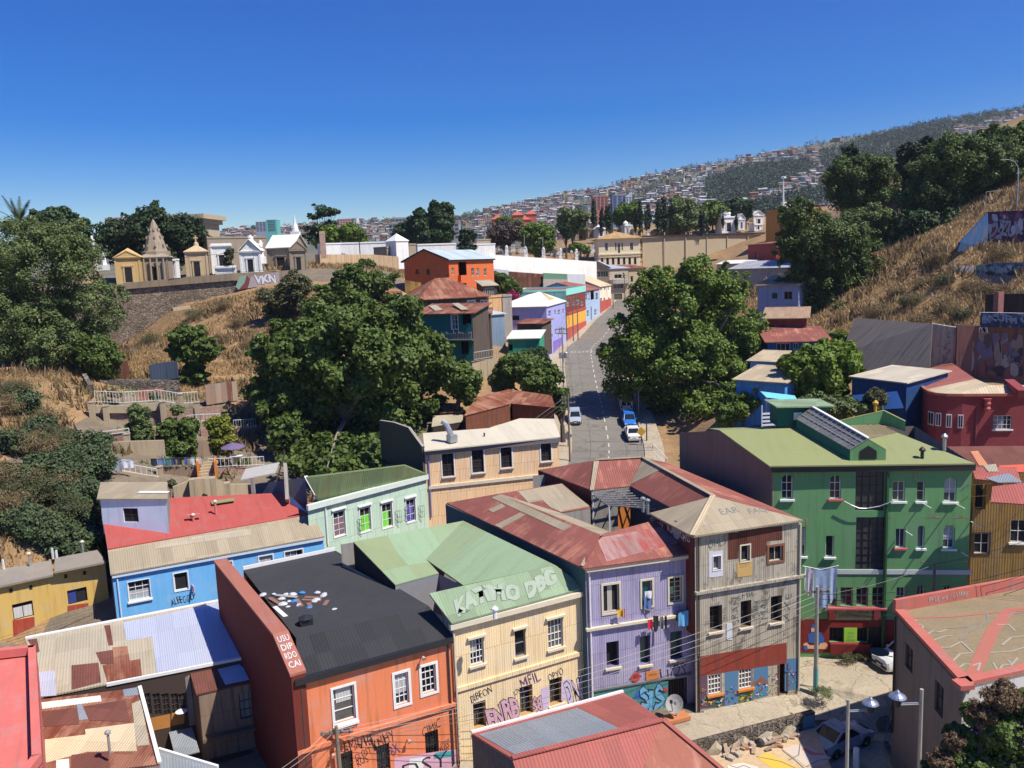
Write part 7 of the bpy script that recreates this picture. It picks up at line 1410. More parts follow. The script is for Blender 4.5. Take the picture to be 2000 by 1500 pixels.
# tombs of the right cemetery
rc='small tombs of the right hand cemetery'
for k,(u0,u1,v1,v0,Y,m,tp,rs,kw,lb) in enumerate(((1113,1146,437,466,262,STONED,'pyr',1.2,{},'tan square tomb with pyramid roof above the white railing'),(1144,1160,447,462,258,STONED,'front',1.5,{},'grey round topped tomb left of the white tomb'),(1157,1183,447,461,255,MARB,'pyr',1.6,{'arch':True},'white tomb with rounded roof behind the cream building'),(1190,1216,446,458,262,STONE,'flat',.3,{},'flat tan tomb behind the roof of the cream building'),(1216,1232,440,456,258,MARB,'flat',.3,{'dome':.9},'white tomb with a round lantern dome behind the cream roof'),(1230,1258,447,460,256,STONE,'front',1.6,{},'tan gabled tomb beside the tan wall'),(1272,1290,452,462,262,STONE,'pyr',1,{},'small tan tomb behind the left end of the tan wall'),(1290,1312,452,462,264,STONE,'flat',.2,{},'low tan tomb row behind the tan wall'),(1310,1332,448,462,262,MAR,'pyr',3.0,{},'red brick pyramid tomb behind the tan wall'),(1332,1352,451,462,264,STONE,'front',1.2,{},'tan gabled tomb right of the red pyramid tomb'),(1396,1440,424,452,268,MARB,'flat',.4,{'dome':1.9,'col':0},'large white domed mausoleum above the tan wall'),(1436,1456,428,446,266,MARB,'front',2.0,{'arch':True},'white gabled tomb right of the domed mausoleum'),(1453,1472,434,447,272,STONE,'front',1.2,{},'tan tomb between the white tombs'),(1466,1490,438,448,262,MARB,'flat',.3,{},'low white tomb left of the ochre block'),(1462,1494,420,440,276,MARB,'front',1.6,{},'pale tall tomb left of the ochre block'),(1080,1100,487,499,246,STONED,'flat',.3,{},'small grey tomb behind the white posts'),(1045,1062,488,499,240,MARB,'front',.8,{},'small white tomb among the crosses'))):
    crypt('tomb',lb,u0,u1,v1,v0,Y+(27 if u0>1100 else 10),4 if u1-u0<30 else 5.5,m,tp,turn=.2,rise=rs,group=None,**kw)
gx='small white crosses along the long white wall'
for k in range(34):
    u=R.uniform(972,1165); Y=R.uniform(246,266); v=499-(Y-246)*.55+R.uniform(-1,1); a=P(u,v,Y); mb=MB(); h=R.uniform(1.2,2.6); mb.box((0,0,.3),(.9,.7,.7),MARB); mb.bar((0,0,.5),(0,0,h),.2,.2,MARB,Vector((1,0,0))); mb.bar((-.4,0,h*.72),(.4,0,h*.72),.2,.2,MARB); o=mb.build('grave_cross',None,a); tag(o,'small white grave cross behind the long white wall','cross',gx)
for u,v0,v1,Y in ((1024,498,458,236),(1060,500,463,238),(1094,500,468,240)): mb=MB(); a=P(u,v0,Y); b=P(u,v1,Y); mb.tube([a,b],.09,GREYM,6); tag(mb.build('flagpole'),'thin bare mast in the right cemetery behind the white wall','mast',group='bare masts in the right cemetery')
a=P(1266,462,282); mb=MB(); mb.box(a+UPV*.3,(1.2,1.2,.8),MARB); mb.bar(a,a+UPV*2.4,.3,.3,MARB,Vector((1,0,0))); mb.bar(a+Vector((-.7,0,1.7)),a+Vector((.7,0,1.7)),.3,.3,MARB); tag(mb.build('grave_cross'),'larger white cross standing alone above the tan wall','cross')
# ------------------------------------------------------------ distant towers
def tower(name,label,u0,u1,v1,v0,Y,m,floors,bm,cols=3,dep=14):
    A,B=P(u0,v1,Y),P(u1,v1,Y); zb=P(u0,v0,Y).z-15; t,f,r,l=bldg(name,label,'tower',A,B,dep,zb,m,GRYR,'flat',2,.2); mb=MB(); hh=P(u0,v1,Y).z-P(u0,v0,Y).z
    for i in range(floors):
        z=A.z-hh*(i+.75)/floors
        for j in range(cols): s=f.L*(j+.5)/cols; w_=f.L/cols*.34; mb.face([f.pt(s-w_,z-hh/floors*.22,.1),f.pt(s+w_,z-hh/floors*.22,.1),f.pt(s+w_,z+hh/floors*.25,.1),f.pt(s-w_,z+hh/floors*.25,.1)],bm)
    o=mb.build('window_band',t); o['kind']='stuff' if False else ''
    del o['kind']
FW=plain('far_window',(.05,.05,.06),.5)
tower('apartment_tower','salmon pink apartment tower on the far slope',1158,1188,384,410,640,plain('salmon_tower',sr(190,120,106),.9),9,FW,4); tower('apartment_tower','blue grey apartment tower with white end on the far slope',1196,1225,382,408,640,plain('blue_tower',sr(120,140,170),.9),9,FW,3); tower('apartment_tower','white end block of the blue grey tower',1222,1234,384,409,636,plain('white_tower',sr(206,208,214),.9),9,FW,2)
tower('apartment_slab','grey slab block on the left skyline',499,519,434,452,900,plain('grey_slab',sr(150,156,170),.9),7,FW,3); tower('apartment_slab','turquoise slab block on the left skyline',519,540,430,452,900,plain('turquoise_slab',sr(96,176,168),.9),7,FW,1)
tower('apartment_slab','pink striped block on the skyline behind the open crowned pine',658,690,428,440,1000,plain('pink_slab',sr(204,150,140),.9),3,FW,6); tower('apartment_slab','white block on the skyline right of the pink striped block',688,697,426,436,1000,plain('white_tower',sr(206,208,214),.9),3,FW,1)
tower('concrete_block_building','long grey concrete building left of the twin conifers',759,812,437,465,330,plain('concrete_far',sr(146,148,148),.9),4,FW,7,12); tower('concrete_block_building','upper grey concrete storey set back on the concrete building',772,806,427,437,336,plain('concrete_far',sr(146,148,148),.9),2,FW,5,10); tower('concrete_block_building','grey concrete building right of the twin conifers',878,896,434,465,330,plain('concrete_far',sr(146,148,148),.9),4,FW,2,12)
for k,(u0,u1,v1,v0) in enumerate(((960,985,428,437),(980,996,431,438),(1000,1022,420,436),(1010,1036,429,438),(1028,1048,418,436),(965,978,434,443))): A,B=P(u0,v1,520+k*6),P(u1,v1,520+k*6); bldg('red_roof_block','terracotta block of the red housing estate on the far slope','house',A,B,9,A.z-14,plain('terracotta',sr(176,100,84),.9),plain('terracotta_roof',sr(186,92,70),.9),'hip',3,.5,group='terracotta blocks of the red housing estate')
t=thing('church_spire','thin white church spire rising behind the cemetery','church',P(579,480,300)); mb=MB(); mb.box((0,0,1),(3,3,8),MARB); mb.lathe([(1.3,5),(1.0,6.5),(.45,8),(.06,11)],(0,0,0),MARB,8,False); mb.build('tower',t)
mb=MB(); a=P(1530,392,420); mb.tube([a-UPV*4,P(1530,345,420)],[.5,.3],WHT,8); mb.lathe([(.3,0),(1.4,.4),(1.4,1.2),(.3,1.4)],P(1530,350,420),WHT,8); tag(mb.build('water_tower'),'slim white mast with collar on the far slope','mast')
mb=MB(); a=P(1594,284,1480); b=P(1594,264,1480)
for s in (-3,3): mb.bar(a+Vector((s,0,0)),b,.7,.7,GREYM,Vector((1,0,0)))
for k in (.4,.7,.9): p=a.lerp(b,k); mb.bar(p+Vector((-4,0,0)),p+Vector((4,0,0)),.5,.5,GREYM)
tag(mb.build('pylon'),'lattice pylon on the far ridge','pylon')
# ------------------------------------------------------------ right bank
z6=Z4(1500,500)
def maroon_curved():
    z=G(1900,774,13.4).z; px=[(1772,733),(1790,748),(1806,763),(1816,769),(1830,772.5),(1850,774),(1880,774.5),(1960,774),(2060,772)]
    E=[G(u,v,13.4) for u,v in px]; t=thing('maroon_building','maroon brick building with a rounded corner and tan and red roof','building'); mb=MB(); MB_=brickmat('maroon_brick',sr(140,58,62),sr(128,58,60),.4,.2,.1)
    fr=Wall(E[6],E[8],5,13.4); q=Z4(1500,750)
    fr.window(t,*q(1832,300),36,27,nx=4,ny=3,sill=(WHT,),pane=GL)
    for i in range(len(E)-1):
        if i in (6,): continue
        if i==7: continue
        a,b=E[i],E[i+1]; mb.face([(a.x,a.y,5),(b.x,b.y,5),(b.x,b.y,13.4),(a.x,a.y,13.4)],MB_)
    fr.emit(mb,MB_); mb.build('wall',t)
    for u,v,i in ((1819,817,3),(1833,819,4),(1853,822,5),(1876,823,5)):
        w=Wall(E[i],E[i+1],5,13.4); a0,a1,z0,z1=w.rect(u,v,11,26); m=MB(); w.blk(m,a0,a1,z0,z1,.06,WHT); o=m.build('window',t); m=MB(); w.blk(m,a0+.08,(a0+a1)/2-.04,z0+.1,z1-.1,.075,GL); w.blk(m,(a0+a1)/2+.04,a1-.08,z0+.1,z1-.1,.075,GL); m.build('pane',o)
    mb=MB(); inner=[G(1857,707,14.6),G(1905,740,14.6),G(1935,752,14.3),G(2060,752,14.3)]
    mid=[lift(p,.1) for p in E]; 
    TT=roofmat('tan_seam_roof',sr(196,178,146),.3,0,dirt=.2); RR=roofmat('red_seam_roof',sr(162,98,86),.3,.2,sr(190,150,130),sheet=(.9,9))
    mb.slab(poly_order([mid[0],mid[1],mid[2],inner[1],inner[0]]),.1,RR); mb.slab(poly_order([mid[2],mid[3],mid[4],mid[5],inner[2],inner[1]]),.1,TT); mb.slab(poly_order([mid[5],mid[6],mid[7],mid[8],inner[3],inner[2]]),.1,TT)
    rf=mb.build('roof',t); mb=MB()
    for i in range(len(E)-1): mb.bar(mid[i]+UPV*.05,mid[i+1]+UPV*.05,.3,.25,CAPR)
    mb.build('coping',rf); mb=MB(); mb.bar(G(1970,748,14.4),G(1998,770,13.8),.9,.8,MB_); mb.build('parapet_wall',rf)
    s_,z_=fr.hit(1926,787); mb=MB(); mb.lathe([(.22,z_-.8),(.34,z_-.5),(.22,z_-.3),(.34,z_),(.24,z_+.2),(.38,z_+.5)],fr.pt(s_,0,.3),plain('red_hopper',sr(176,84,78),.6),9); mb.build('rainwater_hopper',t); fr.pipe(t,1907,797,868,plain('maroon_pipe',sr(110,70,72),.6),.08)
maroon_curved()
# painted and bare retaining walls
PW=wallmat('painted_retaining',sr(132,92,84),0,.6,(.06,.04,.05),stain=(.20,.12,.11)); 
o,T=pwall('painted_retaining_wall','high stained red and grey retaining wall covered in graffiti behind the maroon building','wall',[(1870,634,97.5),(1905,636,97),(2060,641,92)],[10,10,10],PW,.6)
rw_=Wall(T[1],T[2],T[1].z-10,T[1].z)
for tx,u,v,w_,h_,m in (('ONIL',1922,645,22,18,WPAINT),('SAK',1985,700,34,20,paint('violet_grey',(.2,.2,.3))),('KHOLE',1940,690,44,22,paint('slate_violet',(.12,.12,.22)))): wall_text(rw_,o,tx,u,v,w_,h_,m,outline=INK,offset=.03,off=.04,jit=.08)
o,T=pwall('graffiti_parapet','blue and silver lettered parapet on top of the stained retaining wall','wall',[(1915,610,95.5),(2060,613,91)],1.7,wallmat('parapet_blue',sr(52,66,92),0,.5,(.02,.02,.03),stain=(.16,.17,.2)),.3,cap=WHW); w=Wall(T[0],T[1],T[0].z-1.7,T[0].z)
wall_text(w,o,'SNUFITO',1965,622,92,17,paint('pale_silver_blue',(.28,.31,.36)),outline=BLUEP,offset=.02,off=.03,jit=.1)
splotch(w,o,1918,1998,612,631,26,[paint('b%d'%i,c) for i,c in enumerate(((.05,.08,.16),(.12,.16,.25),(.25,.28,.33),(.02,.03,.05)))],6,.008)
mb=MB(); p=[P(1672,622,116),P(1822,634,99),P(1817,718,94),P(1690,740,101),P(1645,690,109)]; CG=wallmat('grey_concrete_slope',sr(112,104,98),0,.5,(.06,.055,.05),4.0); mb.slab(poly_order(p),.8,CG,d=(.5,.8,-.2)); o=mb.build('concrete_slope'); tag(o,'big tilted grey concrete slab facing the bank with ribs down it','retaining slab')
rb=MB()
for k in range(5): a=p[0].lerp(p[1],.12+.18*k)+Vector((0,-.12,0)); b=p[3].lerp(p[2],.12+.18*k)+Vector((0,-.12,0)); rb.bar(a,b,.22,.2,CG)
x=rb.build('rib'); x.parent=o
mb=MB(); p=[P(1821,634,99),P(1818,722,95)]; o,T=pwall('pale_concrete_wall','pale flaking concrete wall between the tilted slab and the painted wall','wall',[(1820,632,99.5),(1872,640,98)],[9,8],wallmat('flaking_concrete',sr(186,174,156),0,.5,stain=(.25,.23,.2)),.6)
def gwall(name,label,top,h,base,txt,u,v,w_,h_,fill,out,th=.4):
    o,T=pwall(name,label,'wall',top,h,base,th); w=Wall(T[0],T[-1],T[0].z-6,T[0].z+2); wall_text(w,o,txt,u,v,w_,h_,fill,outline=out,offset=.04,off=.06,jit=.05); return w,o
gw1,go1=gwall('graffiti_wall','upper roadside wall painted violet with big white letters','' if False else [(1926,414,131),(2070,408,125)],[7.5,8.5],wallmat('violet_paint',sr(92,50,82),0,.3,(.05,.02,.04),stain=(.30,.16,.25)),'DIZUK',1968,446,70,34,paint('pale_mauve',(.36,.31,.37)),INK)
MV=[paint('m%d'%i,c) for i,c in enumerate(((.25,.08,.14),(.4,.33,.4),(.12,.05,.10),(.5,.46,.5),(.05,.04,.06),(.30,.06,.08)))]; splotch(gw1,go1,1928,1998,418,470,46,MV,3,.012)
mb=MB(); m=[P(1926,416,131),P(1928,486,131),P(1866,492,127),P(1873,473,127)]; mb.slab(poly_order(m),.5,wallmat('wing_blue',sr(52,84,128),0,.5,(.03,.03,.04),stain=(.12,.10,.09)),d=(0,1,0)); o2=mb.build('graffiti_wing_wall'); tag(o2,'blue triangular wing wall with white scribbles beside the violet wall','wall'); wv=Wall(m[3],m[0],m[3].z,m[0].z); wall_text(wv,o2,'SAVAGE',1906,462,36,18,paint('pale_silver_blue',(.28,.31,.36)),rot=.3,off=.1)
gw2,go2=gwall('graffiti_wall','lower wall on the dry slope painted with grey and green letters',[(1906,520,119),(1940,513,118),(2070,511,114)],[4.5,4.5,4.5],wallmat('slate_paint',sr(120,122,132),0,.5,(.04,.04,.05),stain=(.10,.09,.08)),'NEROZ',1955,527,84,17,paint('pale_silver_blue',(.28,.31,.36)),INK)
splotch(gw2,go2,1908,1998,517,538,50,[paint('n%d'%i,c) for i,c in enumerate(((.3,.32,.35),(.06,.07,.1),(.15,.3,.2),(.45,.45,.46),(.1,.13,.2),(.03,.03,.035)))],4,.012)
splotch(rw_,bpy.data.objects['painted_retaining_wall'],1880,1998,650,735,60,[paint('r%d'%i,c) for i,c in enumerate(((.22,.09,.08),(.28,.2,.18),(.1,.06,.07),(.16,.13,.2),(.35,.3,.27),(.05,.04,.045)))],5,.012)
pwall('graffiti_stub','short white and yellow painted wall stub in the dry grass','wall',[(1863,522,121),(1902,520,120)],1.2,WHW,.3)
pwall('ruined_wall','dark ruined wall behind the brick pillar on the dry slope','wall',[(1925,575,106),(2060,572,100)],3,wallmat('sooty_wall',sr(64,56,50),0,.4),.4)
mb=MB(); a=P(1951,573,103); mb.box(a-UPV*1.2,(.8,.8,2.8),brickmat('red_brick',(.3,.09,.08),(.3,.2,.18)),.2); tag(mb.build('brick_pillar'),'red brick pillar on the dry slope above the blue parapet','pillar')
# blue and maroon houses beyond the green building
NB=wallmat('navy_blue_wall',sr(36,72,120),.25,.3,(.02,.04,.08)); 
t,f,r,l=bldg('navy_house','navy blue house with pale flat roof between the walnut tree and the maroon building','house',P(1664,745,92),P(1771,737,86),7,8,NB,roofmat('pale_grey_roof',sr(198,186,164),.2,0,dirt=.15),'shed',.6,.3)
mb=MB(); a,b=P(1664,772,90),P(1752,764,86); mb.slab(poly_order([a,b,b+Vector((0,-1.6,-1.5)),a+Vector((0,-1.6,-1.5))]),.05,plain('blue_tarp',sr(72,124,190),.5)); tag(mb.build('tarpaulin'),'sagging light blue tarpaulin in front of the navy house','tarpaulin')
z7=lambda x,y:(1440+x/6.25,480+y/6.25)
t,f,r,l=bldg('maroon_plank_house','maroon plank house with white framed windows right of the big plane tree','house',P(1494,624,119),P(1575,619,117),8,14,MARP,roofmat('dusty_tan_roof',sr(166,138,112),.2,.1),'shed',1.1,.5,wf=[(*z7(540,1053),12,13,dict(nx=2,ny=3)),(*z7(730,1050),21,12,dict(nx=3,ny=3))])
t,f,r,l=bldg('blue_plank_house','deep blue plank house with rust red roof below the maroon plank house','house',P(1500,669,112),P(1618,664,111),6,9,wallmat('deep_blue_planks',sr(34,86,140),.25,.25,(.02,.05,.1)),REDR,'shed',1.4,.5,wf=[(*z7(562,1238),27,15,dict(nx=3,ny=1)),(*z7(715,1225),10,12,dict(nx=2,ny=1))])
t,f,r,l=bldg('tan_roof_house','blue house with a broad tan roof under the right edge of the plane tree','house',P(1438,748,96),P(1533,740,92),6,6,wallmat('sky_blue_planks',sr(70,140,200),.25,.3),roofmat('broad_tan_roof',sr(186,168,138),.2,0,dirt=.2),'shed',1.0,.4)
t,f,r,l=bldg('tan_roof_house','small house with pale tan roof just above the broad tan roof','house',P(1465,712,103),P(1540,700,100),5,8,BLW,roofmat('broad_tan_roof',sr(186,168,138),.2,0,dirt=.2),'shed',.8,.4)
t,f,r,l=bldg('grey_blue_house','grey blue house with orange rusted roof under the pepper tree','house',P(1480,560,138),P(1560,553,134),9,16,wallmat('grey_blue_boards',sr(150,160,186),.3,.3),roofmat('orange_rust_roof',sr(206,166,124),.2,.5,sr(180,110,70)),'shed',1.4,.4,wf=[(*z7(455,610),11,11,dict(nx=2,ny=1,fm=DKW)),(*z7(620,605),16,16,dict(nx=2,ny=1,fm=YELP,pane=DARKIN))])
t,f,r,l=bldg('grey_long_house','long grey house with grey sheet roof between the tan wall and the pepper tree','house',P(1425,528,176),P(1548,520,168),10,20,GRYR,roofmat('mid_grey_roof',sr(160,160,164),.2,0),'shed',1.5,.4,wf=[(1505,530,6,5,W2)])
t,f,r,l=bldg('white_roof_block','low block with white sheets on its roof beside the tan wall','house',P(1400,518,200),P(1465,512,196),8,20,TANW,WHTR,'shed',.8,.3)
t,f,r,l=bldg('maroon_block','maroon block with red railings under the ochre block','building',P(1461,483,206),P(1516,470,198),8,22,MAR,RUSTR,'shed',.6,.3,wf=[(1478,497,6,14,dict(nx=4,ny=1,fm=REDP))])
t,f,r,l=bldg('hillside_hut','tiny hut with pale roof among the trees at the top of the dry slope','hut',P(1730,393,166),P(1755,391,164),3,33,PLANK,FIBR,'shed',.5,.3)
# teal canopy behind the green building's roof shed
mb=MB(); a,b=P(1497,776,80),P(1560,785,78); mb.slab(poly_order([a,b,b+Vector((.3,2,.3)),a+Vector((0,2,.3))]),.05,plain('turquoise_sheet',sr(120,204,200),.5)); 
for p in (a,b): mb.bar(p-UPV*5,p,.1,.1,GREYM,Vector((1,0,0)))
tag(mb.build('sheet_canopy'),'turquoise corrugated canopy on thin posts behind the green building','canopy')
t=thing('stair_rail','white slatted stair railing beside the roof shed of the green building','railing'); mb=MB(); a=P(1488,838,74)
for k in range(5): mb.bar(a+UPV*(.35*k),a+Vector((1.6,.2,.35*k)),.08,.16,WHT)
for s in (0,1.6): mb.bar(a+Vector((s,0,-3)),a+Vector((s,0,2.2)),.08,.08,WHT,Vector((1,0,0)))
mb.build('slats',t)
# ochre brown house right of the green building
def brown_house():
    z=12.2; A,B=G(1903,925,z),G(2080,925,z); t=thing('ochre_tin_house','shabby ochre brown sheet clad house with torn red roof right of the green building','house'); wl=Wall(A,B,0,z); q=Z4(1500,750); OB=wallmat('ochre_tin_wall',sr(150,118,66),.18,.55,(.12,.08,.04),2.0,stain=(.16,.12,.08))
    wl.window(t,*q(1670,1245),30,40,nx=2,ny=2,fm=WHT,pane=DARKIN,trim=.08,trimm=DKW); wl.window(t,*q(1960,1150),33,44,nx=2,ny=2,fm=WHT,pane=DARKIN,sill=(WHT,)); wl.window(t,*q(1660,880),20,50,open_=True,pane=DARKIN,depth=.5)
    mb=MB(); wl.emit(mb,OB); mb.face([(A.x-.2,A.y+9,0),(A.x,A.y,0),(A.x,A.y,z),(A.x-.2,A.y+9,z)],OB); mb.build('wall',t)
    mb=MB(); r1=RP(mb,[(1935,980,12.25),(2080,990,12.25),(2075,935,12.9),(1938,950)],.08,SALR); r2=RP(mb,[(1898,912,12.6),(1905,935,12.4),(1996,945,12.4),(1985,912)],.08,SALR); patch(mb,r2[:3],[q(1700,740),q(1880,700),q(1990,770),q(1800,775)],ZINCG,.05); patch(mb,r2[:3],[q(1680,640),q(1780,630),q(1800,690),q(1720,690)],FIBR,.06); mb.build('roof',t)
    t=thing('brown_sheet_roof_house','house with a broad brown corrugated roof between the green and the maroon building','house'); mb=MB(); W=RP(mb,[(1885,912,11.5),(2080,912,11.5),(2070,870,12.4),(1850,872)],.1,BRNR); patch(mb,W[:3],[q(1580,530),q(1640,525),q(1720,640),q(1650,640)],roofmat('orange_sheet',sr(206,140,100),.17,.3),.04); patch(mb,W[:3],[q(1800,640),q(2000,630),q(2000,690),q(1840,690)],plain('bright_red_sheet',sr(206,90,66),.7),.04); mb.build('roof',t); mb=MB()
    for i in range(4): a,b=W[i],W[(i+1)%4]; mb.face([(a.x,a.y,0),(b.x,b.y,0),(b.x,b.y,b.z-.1),(a.x,a.y,a.z-.1)],OB)
    mb.build('wall',t)
brown_house()
# ------------------------------------------------------------ vehicles
TYRE=plain('tyre_rubber',(.02,.02,.02),.9); RIM=plain('alloy_rim',(.45,.45,.46),.35,.6); LAMP=plain('headlamp_glass',(.6,.62,.64),.15); TAIL=plain('tail_lamp',(.35,.02,.02),.25); CARGL=glassmat('car_glass',(.015,.018,.022)); TRIM=plain('black_trim',(.02,.02,.02),.6); PLATE=plain('number_plate',(.6,.6,.56),.5)
def carpaint(n,c): 
    k='car_'+n
    if k in _mc: return _mc[k]
    t=NT(k); m=t.fin(c,.28,spec=.6); t.b.inputs['Coat Weight'].default_value=.5; t.b.inputs['Coat Roughness'].default_value=.06; _mc[k]=m; return m
def car(name,label,loc,head,pitch,kind,paintm,L=4.2,W=1.75,Hh=1.48,roofm=None):
    """nose towards +x of the car; head = world angle of the nose"""
    t=thing(name,label,'car' if kind not in('van','pickup') else kind,loc); t.rotation_euler=(0,-pitch,head); l=L/2; w=W/2; b=.24
    if kind=='sedan': prof=[(-l,.62,.78),(-l+.08,.86,.94),(-l*.62,.98,1),(-.2,.96,1),(l*.38,.92,1),(l*.8,.8,.97),(l-.1,.66,.9),(l,.5,.8)]; gh=[(-l*.66,-l*.3,l*.12,l*.45)]
    elif kind=='hatch': prof=[(-l,.6,.82),(-l+.06,.9,.95),(-l*.6,.96,1),(-.1,.94,1),(l*.42,.92,1),(l*.82,.78,.97),(l-.1,.64,.9),(l,.48,.8)]; gh=[(-l*.97,-l*.8,l*.12,l*.5)]
    elif kind=='suv': prof=[(-l,.7,.85),(-l+.06,1.02,.96),(-l*.5,1.08,1),(0,1.06,1),(l*.4,1.05,1),(l*.8,.96,.98),(l-.12,.82,.93),(l,.6,.84)]; gh=[(-l*.97,-l*.85,l*.1,l*.44)]
    elif kind=='van': prof=[(-l,.8,.92),(-l+.04,1.02,.97),(-l*.5,1.05,1),(0,1.03,1),(l*.4,1.0,1),(l*.85,.86,.97),(l-.08,.72,.9),(l,.5,.82)]; gh=[(-l*.99,-l*.93,l*.2,l*.56)]
    else: prof=[(-l,.75,.95),(-l+.03,.98,.98),(-l*.5,1.0,1),(0,1.0,1),(l*.35,1.0,1),(l*.8,.92,.98),(l-.1,.8,.94),(l,.6,.88)]; gh=[(-l*.22,-l*.12,l*.2,l*.42)]
    k=Hh/1.48; mb=MB(); Rg=[]
    for x,z,f in prof:
        z*=1 if kind in('pickup','suv','van') else k; ww=w*f; Rg.append([(x,-ww*.94,b),(x,-ww,b+.22),(x,-ww,z*.72),(x,-ww*.93,z),(x,-ww*.5,z+.025),(x,ww*.5,z+.025),(x,ww*.93,z),(x,ww,z*.72),(x,ww,b+.22),(x,ww*.94,b)])
    for i in range(len(Rg)-1):
        for j in range(9): mb.face([Rg[i][j],Rg[i+1][j],Rg[i+1][j+1],Rg[i][j+1]][::-1],paintm,None,True)
        mb.face([Rg[i][9],Rg[i+1][9],Rg[i+1][0],Rg[i][0]][::-1],TRIM)
    mb.face(Rg[0],paintm); mb.face(Rg[-1][::-1],paintm)
    g=gh[0]; zb=np.interp(g,[p[0] for p in prof],[p[1] for p in prof])*(1 if kind in('pickup','suv','van') else k)
    gw,rw=w*.92,w*.76 if kind!='van' else w*.85; zr=Hh
    bs=[(g[0],zb[0]-.02),(g[3],zb[3]-.02)]
    lo=[(g[0],-gw,bs[0][1]),(g[3],-gw*.97,bs[1][1]),(g[3],gw*.97,bs[1][1]),(g[0],gw,bs[0][1])]; up=[(g[1],-rw,zr-.05),(g[2],-rw,zr-.03),(g[2],rw,zr-.03),(g[1],rw,zr-.05)]
    gm=MB(); 
    for i in range(4):
        j=(i+1)%4; gm.face([lo[i],lo[j],up[j],up[i]],CARGL)
    gl=gm.build('windows',t)
    # roof skin, pillars
    rm=roofm or paintm; mid=(g[1]+g[2])/2
    mb.slab([(g[1]-.05,-rw-.03,zr-.02),(g[2]+.04,-rw-.03,zr),(g[2]+.04,rw+.03,zr),(g[1]-.05,rw+.03,zr-.02)],.06,rm); mb.slab([(g[1]+.25,-rw*.75,zr+.03),(g[2]-.25,-rw*.75,zr+.035),(g[2]-.25,rw*.75,zr+.035),(g[1]+.25,rw*.75,zr+.03)],.05,rm)
    for s in (0,1,2,3): mb.bar(lo[s],up[s],.09,.09,paintm,Vector((1,0,0)))
    for s,(sy,ry) in enumerate(((-gw,-rw),(gw,rw))):
        xb=(g[0]+g[3])/2-.1; mb.bar((xb,sy*.99,np.interp(xb,[g[0],g[3]],[bs[0][1],bs[1][1]])),(xb-.03,ry*1.01,zr-.04),.09,.05,paintm if kind!='van' else paintm,Vector((1,0,0)))
        if kind=='van': mb.face([Vector((g[0]+.1,sy*1.005,bs[0][1])),Vector((xb-.1,sy*1.005,bs[0][1])),Vector((xb-.1,ry*1.02,zr-.06)),Vector((g[1],ry*1.02,zr-.06))][::(1 if sy<0 else -1)],paintm)
    if kind=='van':
        mb.bar((g[0]-.01,0,bs[0][1]-.05),(g[1]-.015,0,zr-.06),.14,.04,paintm,Vector((1,0,0)))
        for sy in (-1,1): mb.bar((g[0]-.01,sy*gw*.95,bs[0][1]-.05),(g[1]-.015,sy*rw*.95,zr-.06),.16,.04,paintm,Vector((1,0,0)))
    if kind=='pickup': 
        mb.slab([(-l+.1,-w*.8,1.01),(-l*.26,-w*.8,1.01),(-l*.26,w*.8,1.01),(-l+.1,w*.8,1.01)],.04,TRIM)
    mb.build('body',t)
    fx,rx=l*.62,-l*.6; r=.31 if kind not in('suv','pickup') else .36
    for x in (fx,rx):
        for s in (-1,1):
            m=MB(); n=16; pr=[(r*.55,.0),(r*.97,.0),(r,.05),(r,.15),(r*.97,.2)]; 
            ring=[[(x+q*math.cos(a),s*(w+.015)-s*o,r+q*math.sin(a)) for a in [2*math.pi*i/n for i in range(n)]] for q,o in pr]
            for i in range(len(pr)-1):
                for j in range(n): f=[ring[i][j],ring[i][(j+1)%n],ring[i+1][(j+1)%n],ring[i+1][j]]; m.face(f if s>0 else f[::-1],TYRE)
            o=m.build('wheel',t); m=MB(); c=(x,s*(w+.01)-s*.03,r)
            for a in range(5): an=2*math.pi*a/5; m.bar(c,(x+r*.56*math.cos(an),c[1],r+r*.56*math.sin(an)),.09,.04,RIM,Vector((0,1,0)))
            m.face([(x+r*.56*math.cos(2*math.pi*i/n),s*(w-.06),r+r*.56*math.sin(2*math.pi*i/n)) for i in range(n)],TRIM); m.build('rim',o)
            m=MB(); pts=[(x+(r+.07)*math.cos(a),s*(w+.004),r+(r+.07)*math.sin(a)) for a in [math.pi*i/8 for i in range(9)]]; m.face([*pts][::(-1 if s>0 else 1)],TRIM); m.build('wheel_arch',t)
    zf=np.interp(l-.1,[p[0] for p in prof],[p[1] for p in prof])
    for s in (-1,1):
        m=MB(); m.box((l-.16,s*w*.68,zf-.04),(.26,w*.38,.14),LAMP,-s*.3); m.build('headlight',t); m=MB(); m.box((-l+.06,s*w*.78,prof[1][1]-.14),(.14,w*.26,.16 if kind!='van' else .4),TAIL); m.build('taillight',t); m=MB(); m.box((g[3]-.25,s*(w+.07),bs[1][1]+.06),(.14,.2,.13),paintm); m.build('mirror',t)
    m=MB(); m.box((l-.03,0,.42),(.14,W*.8,.2),TRIM); m.box((l+.03,0,.62),(.04,W*.4,.1),TRIM); m.build('front_grille',t); m=MB(); m.box((-l+.0,0,.45),(.14,W*.86,.22),paintm); m.build('rear_bumper',t); m=MB(); m.box((-l-.03,0,.66),(.03,.4,.14),PLATE); m.build('number_plate',t); m=MB(); m.box((l+.05,0,.46),(.03,.4,.13),PLATE); m.build('number_plate',t)
    return t
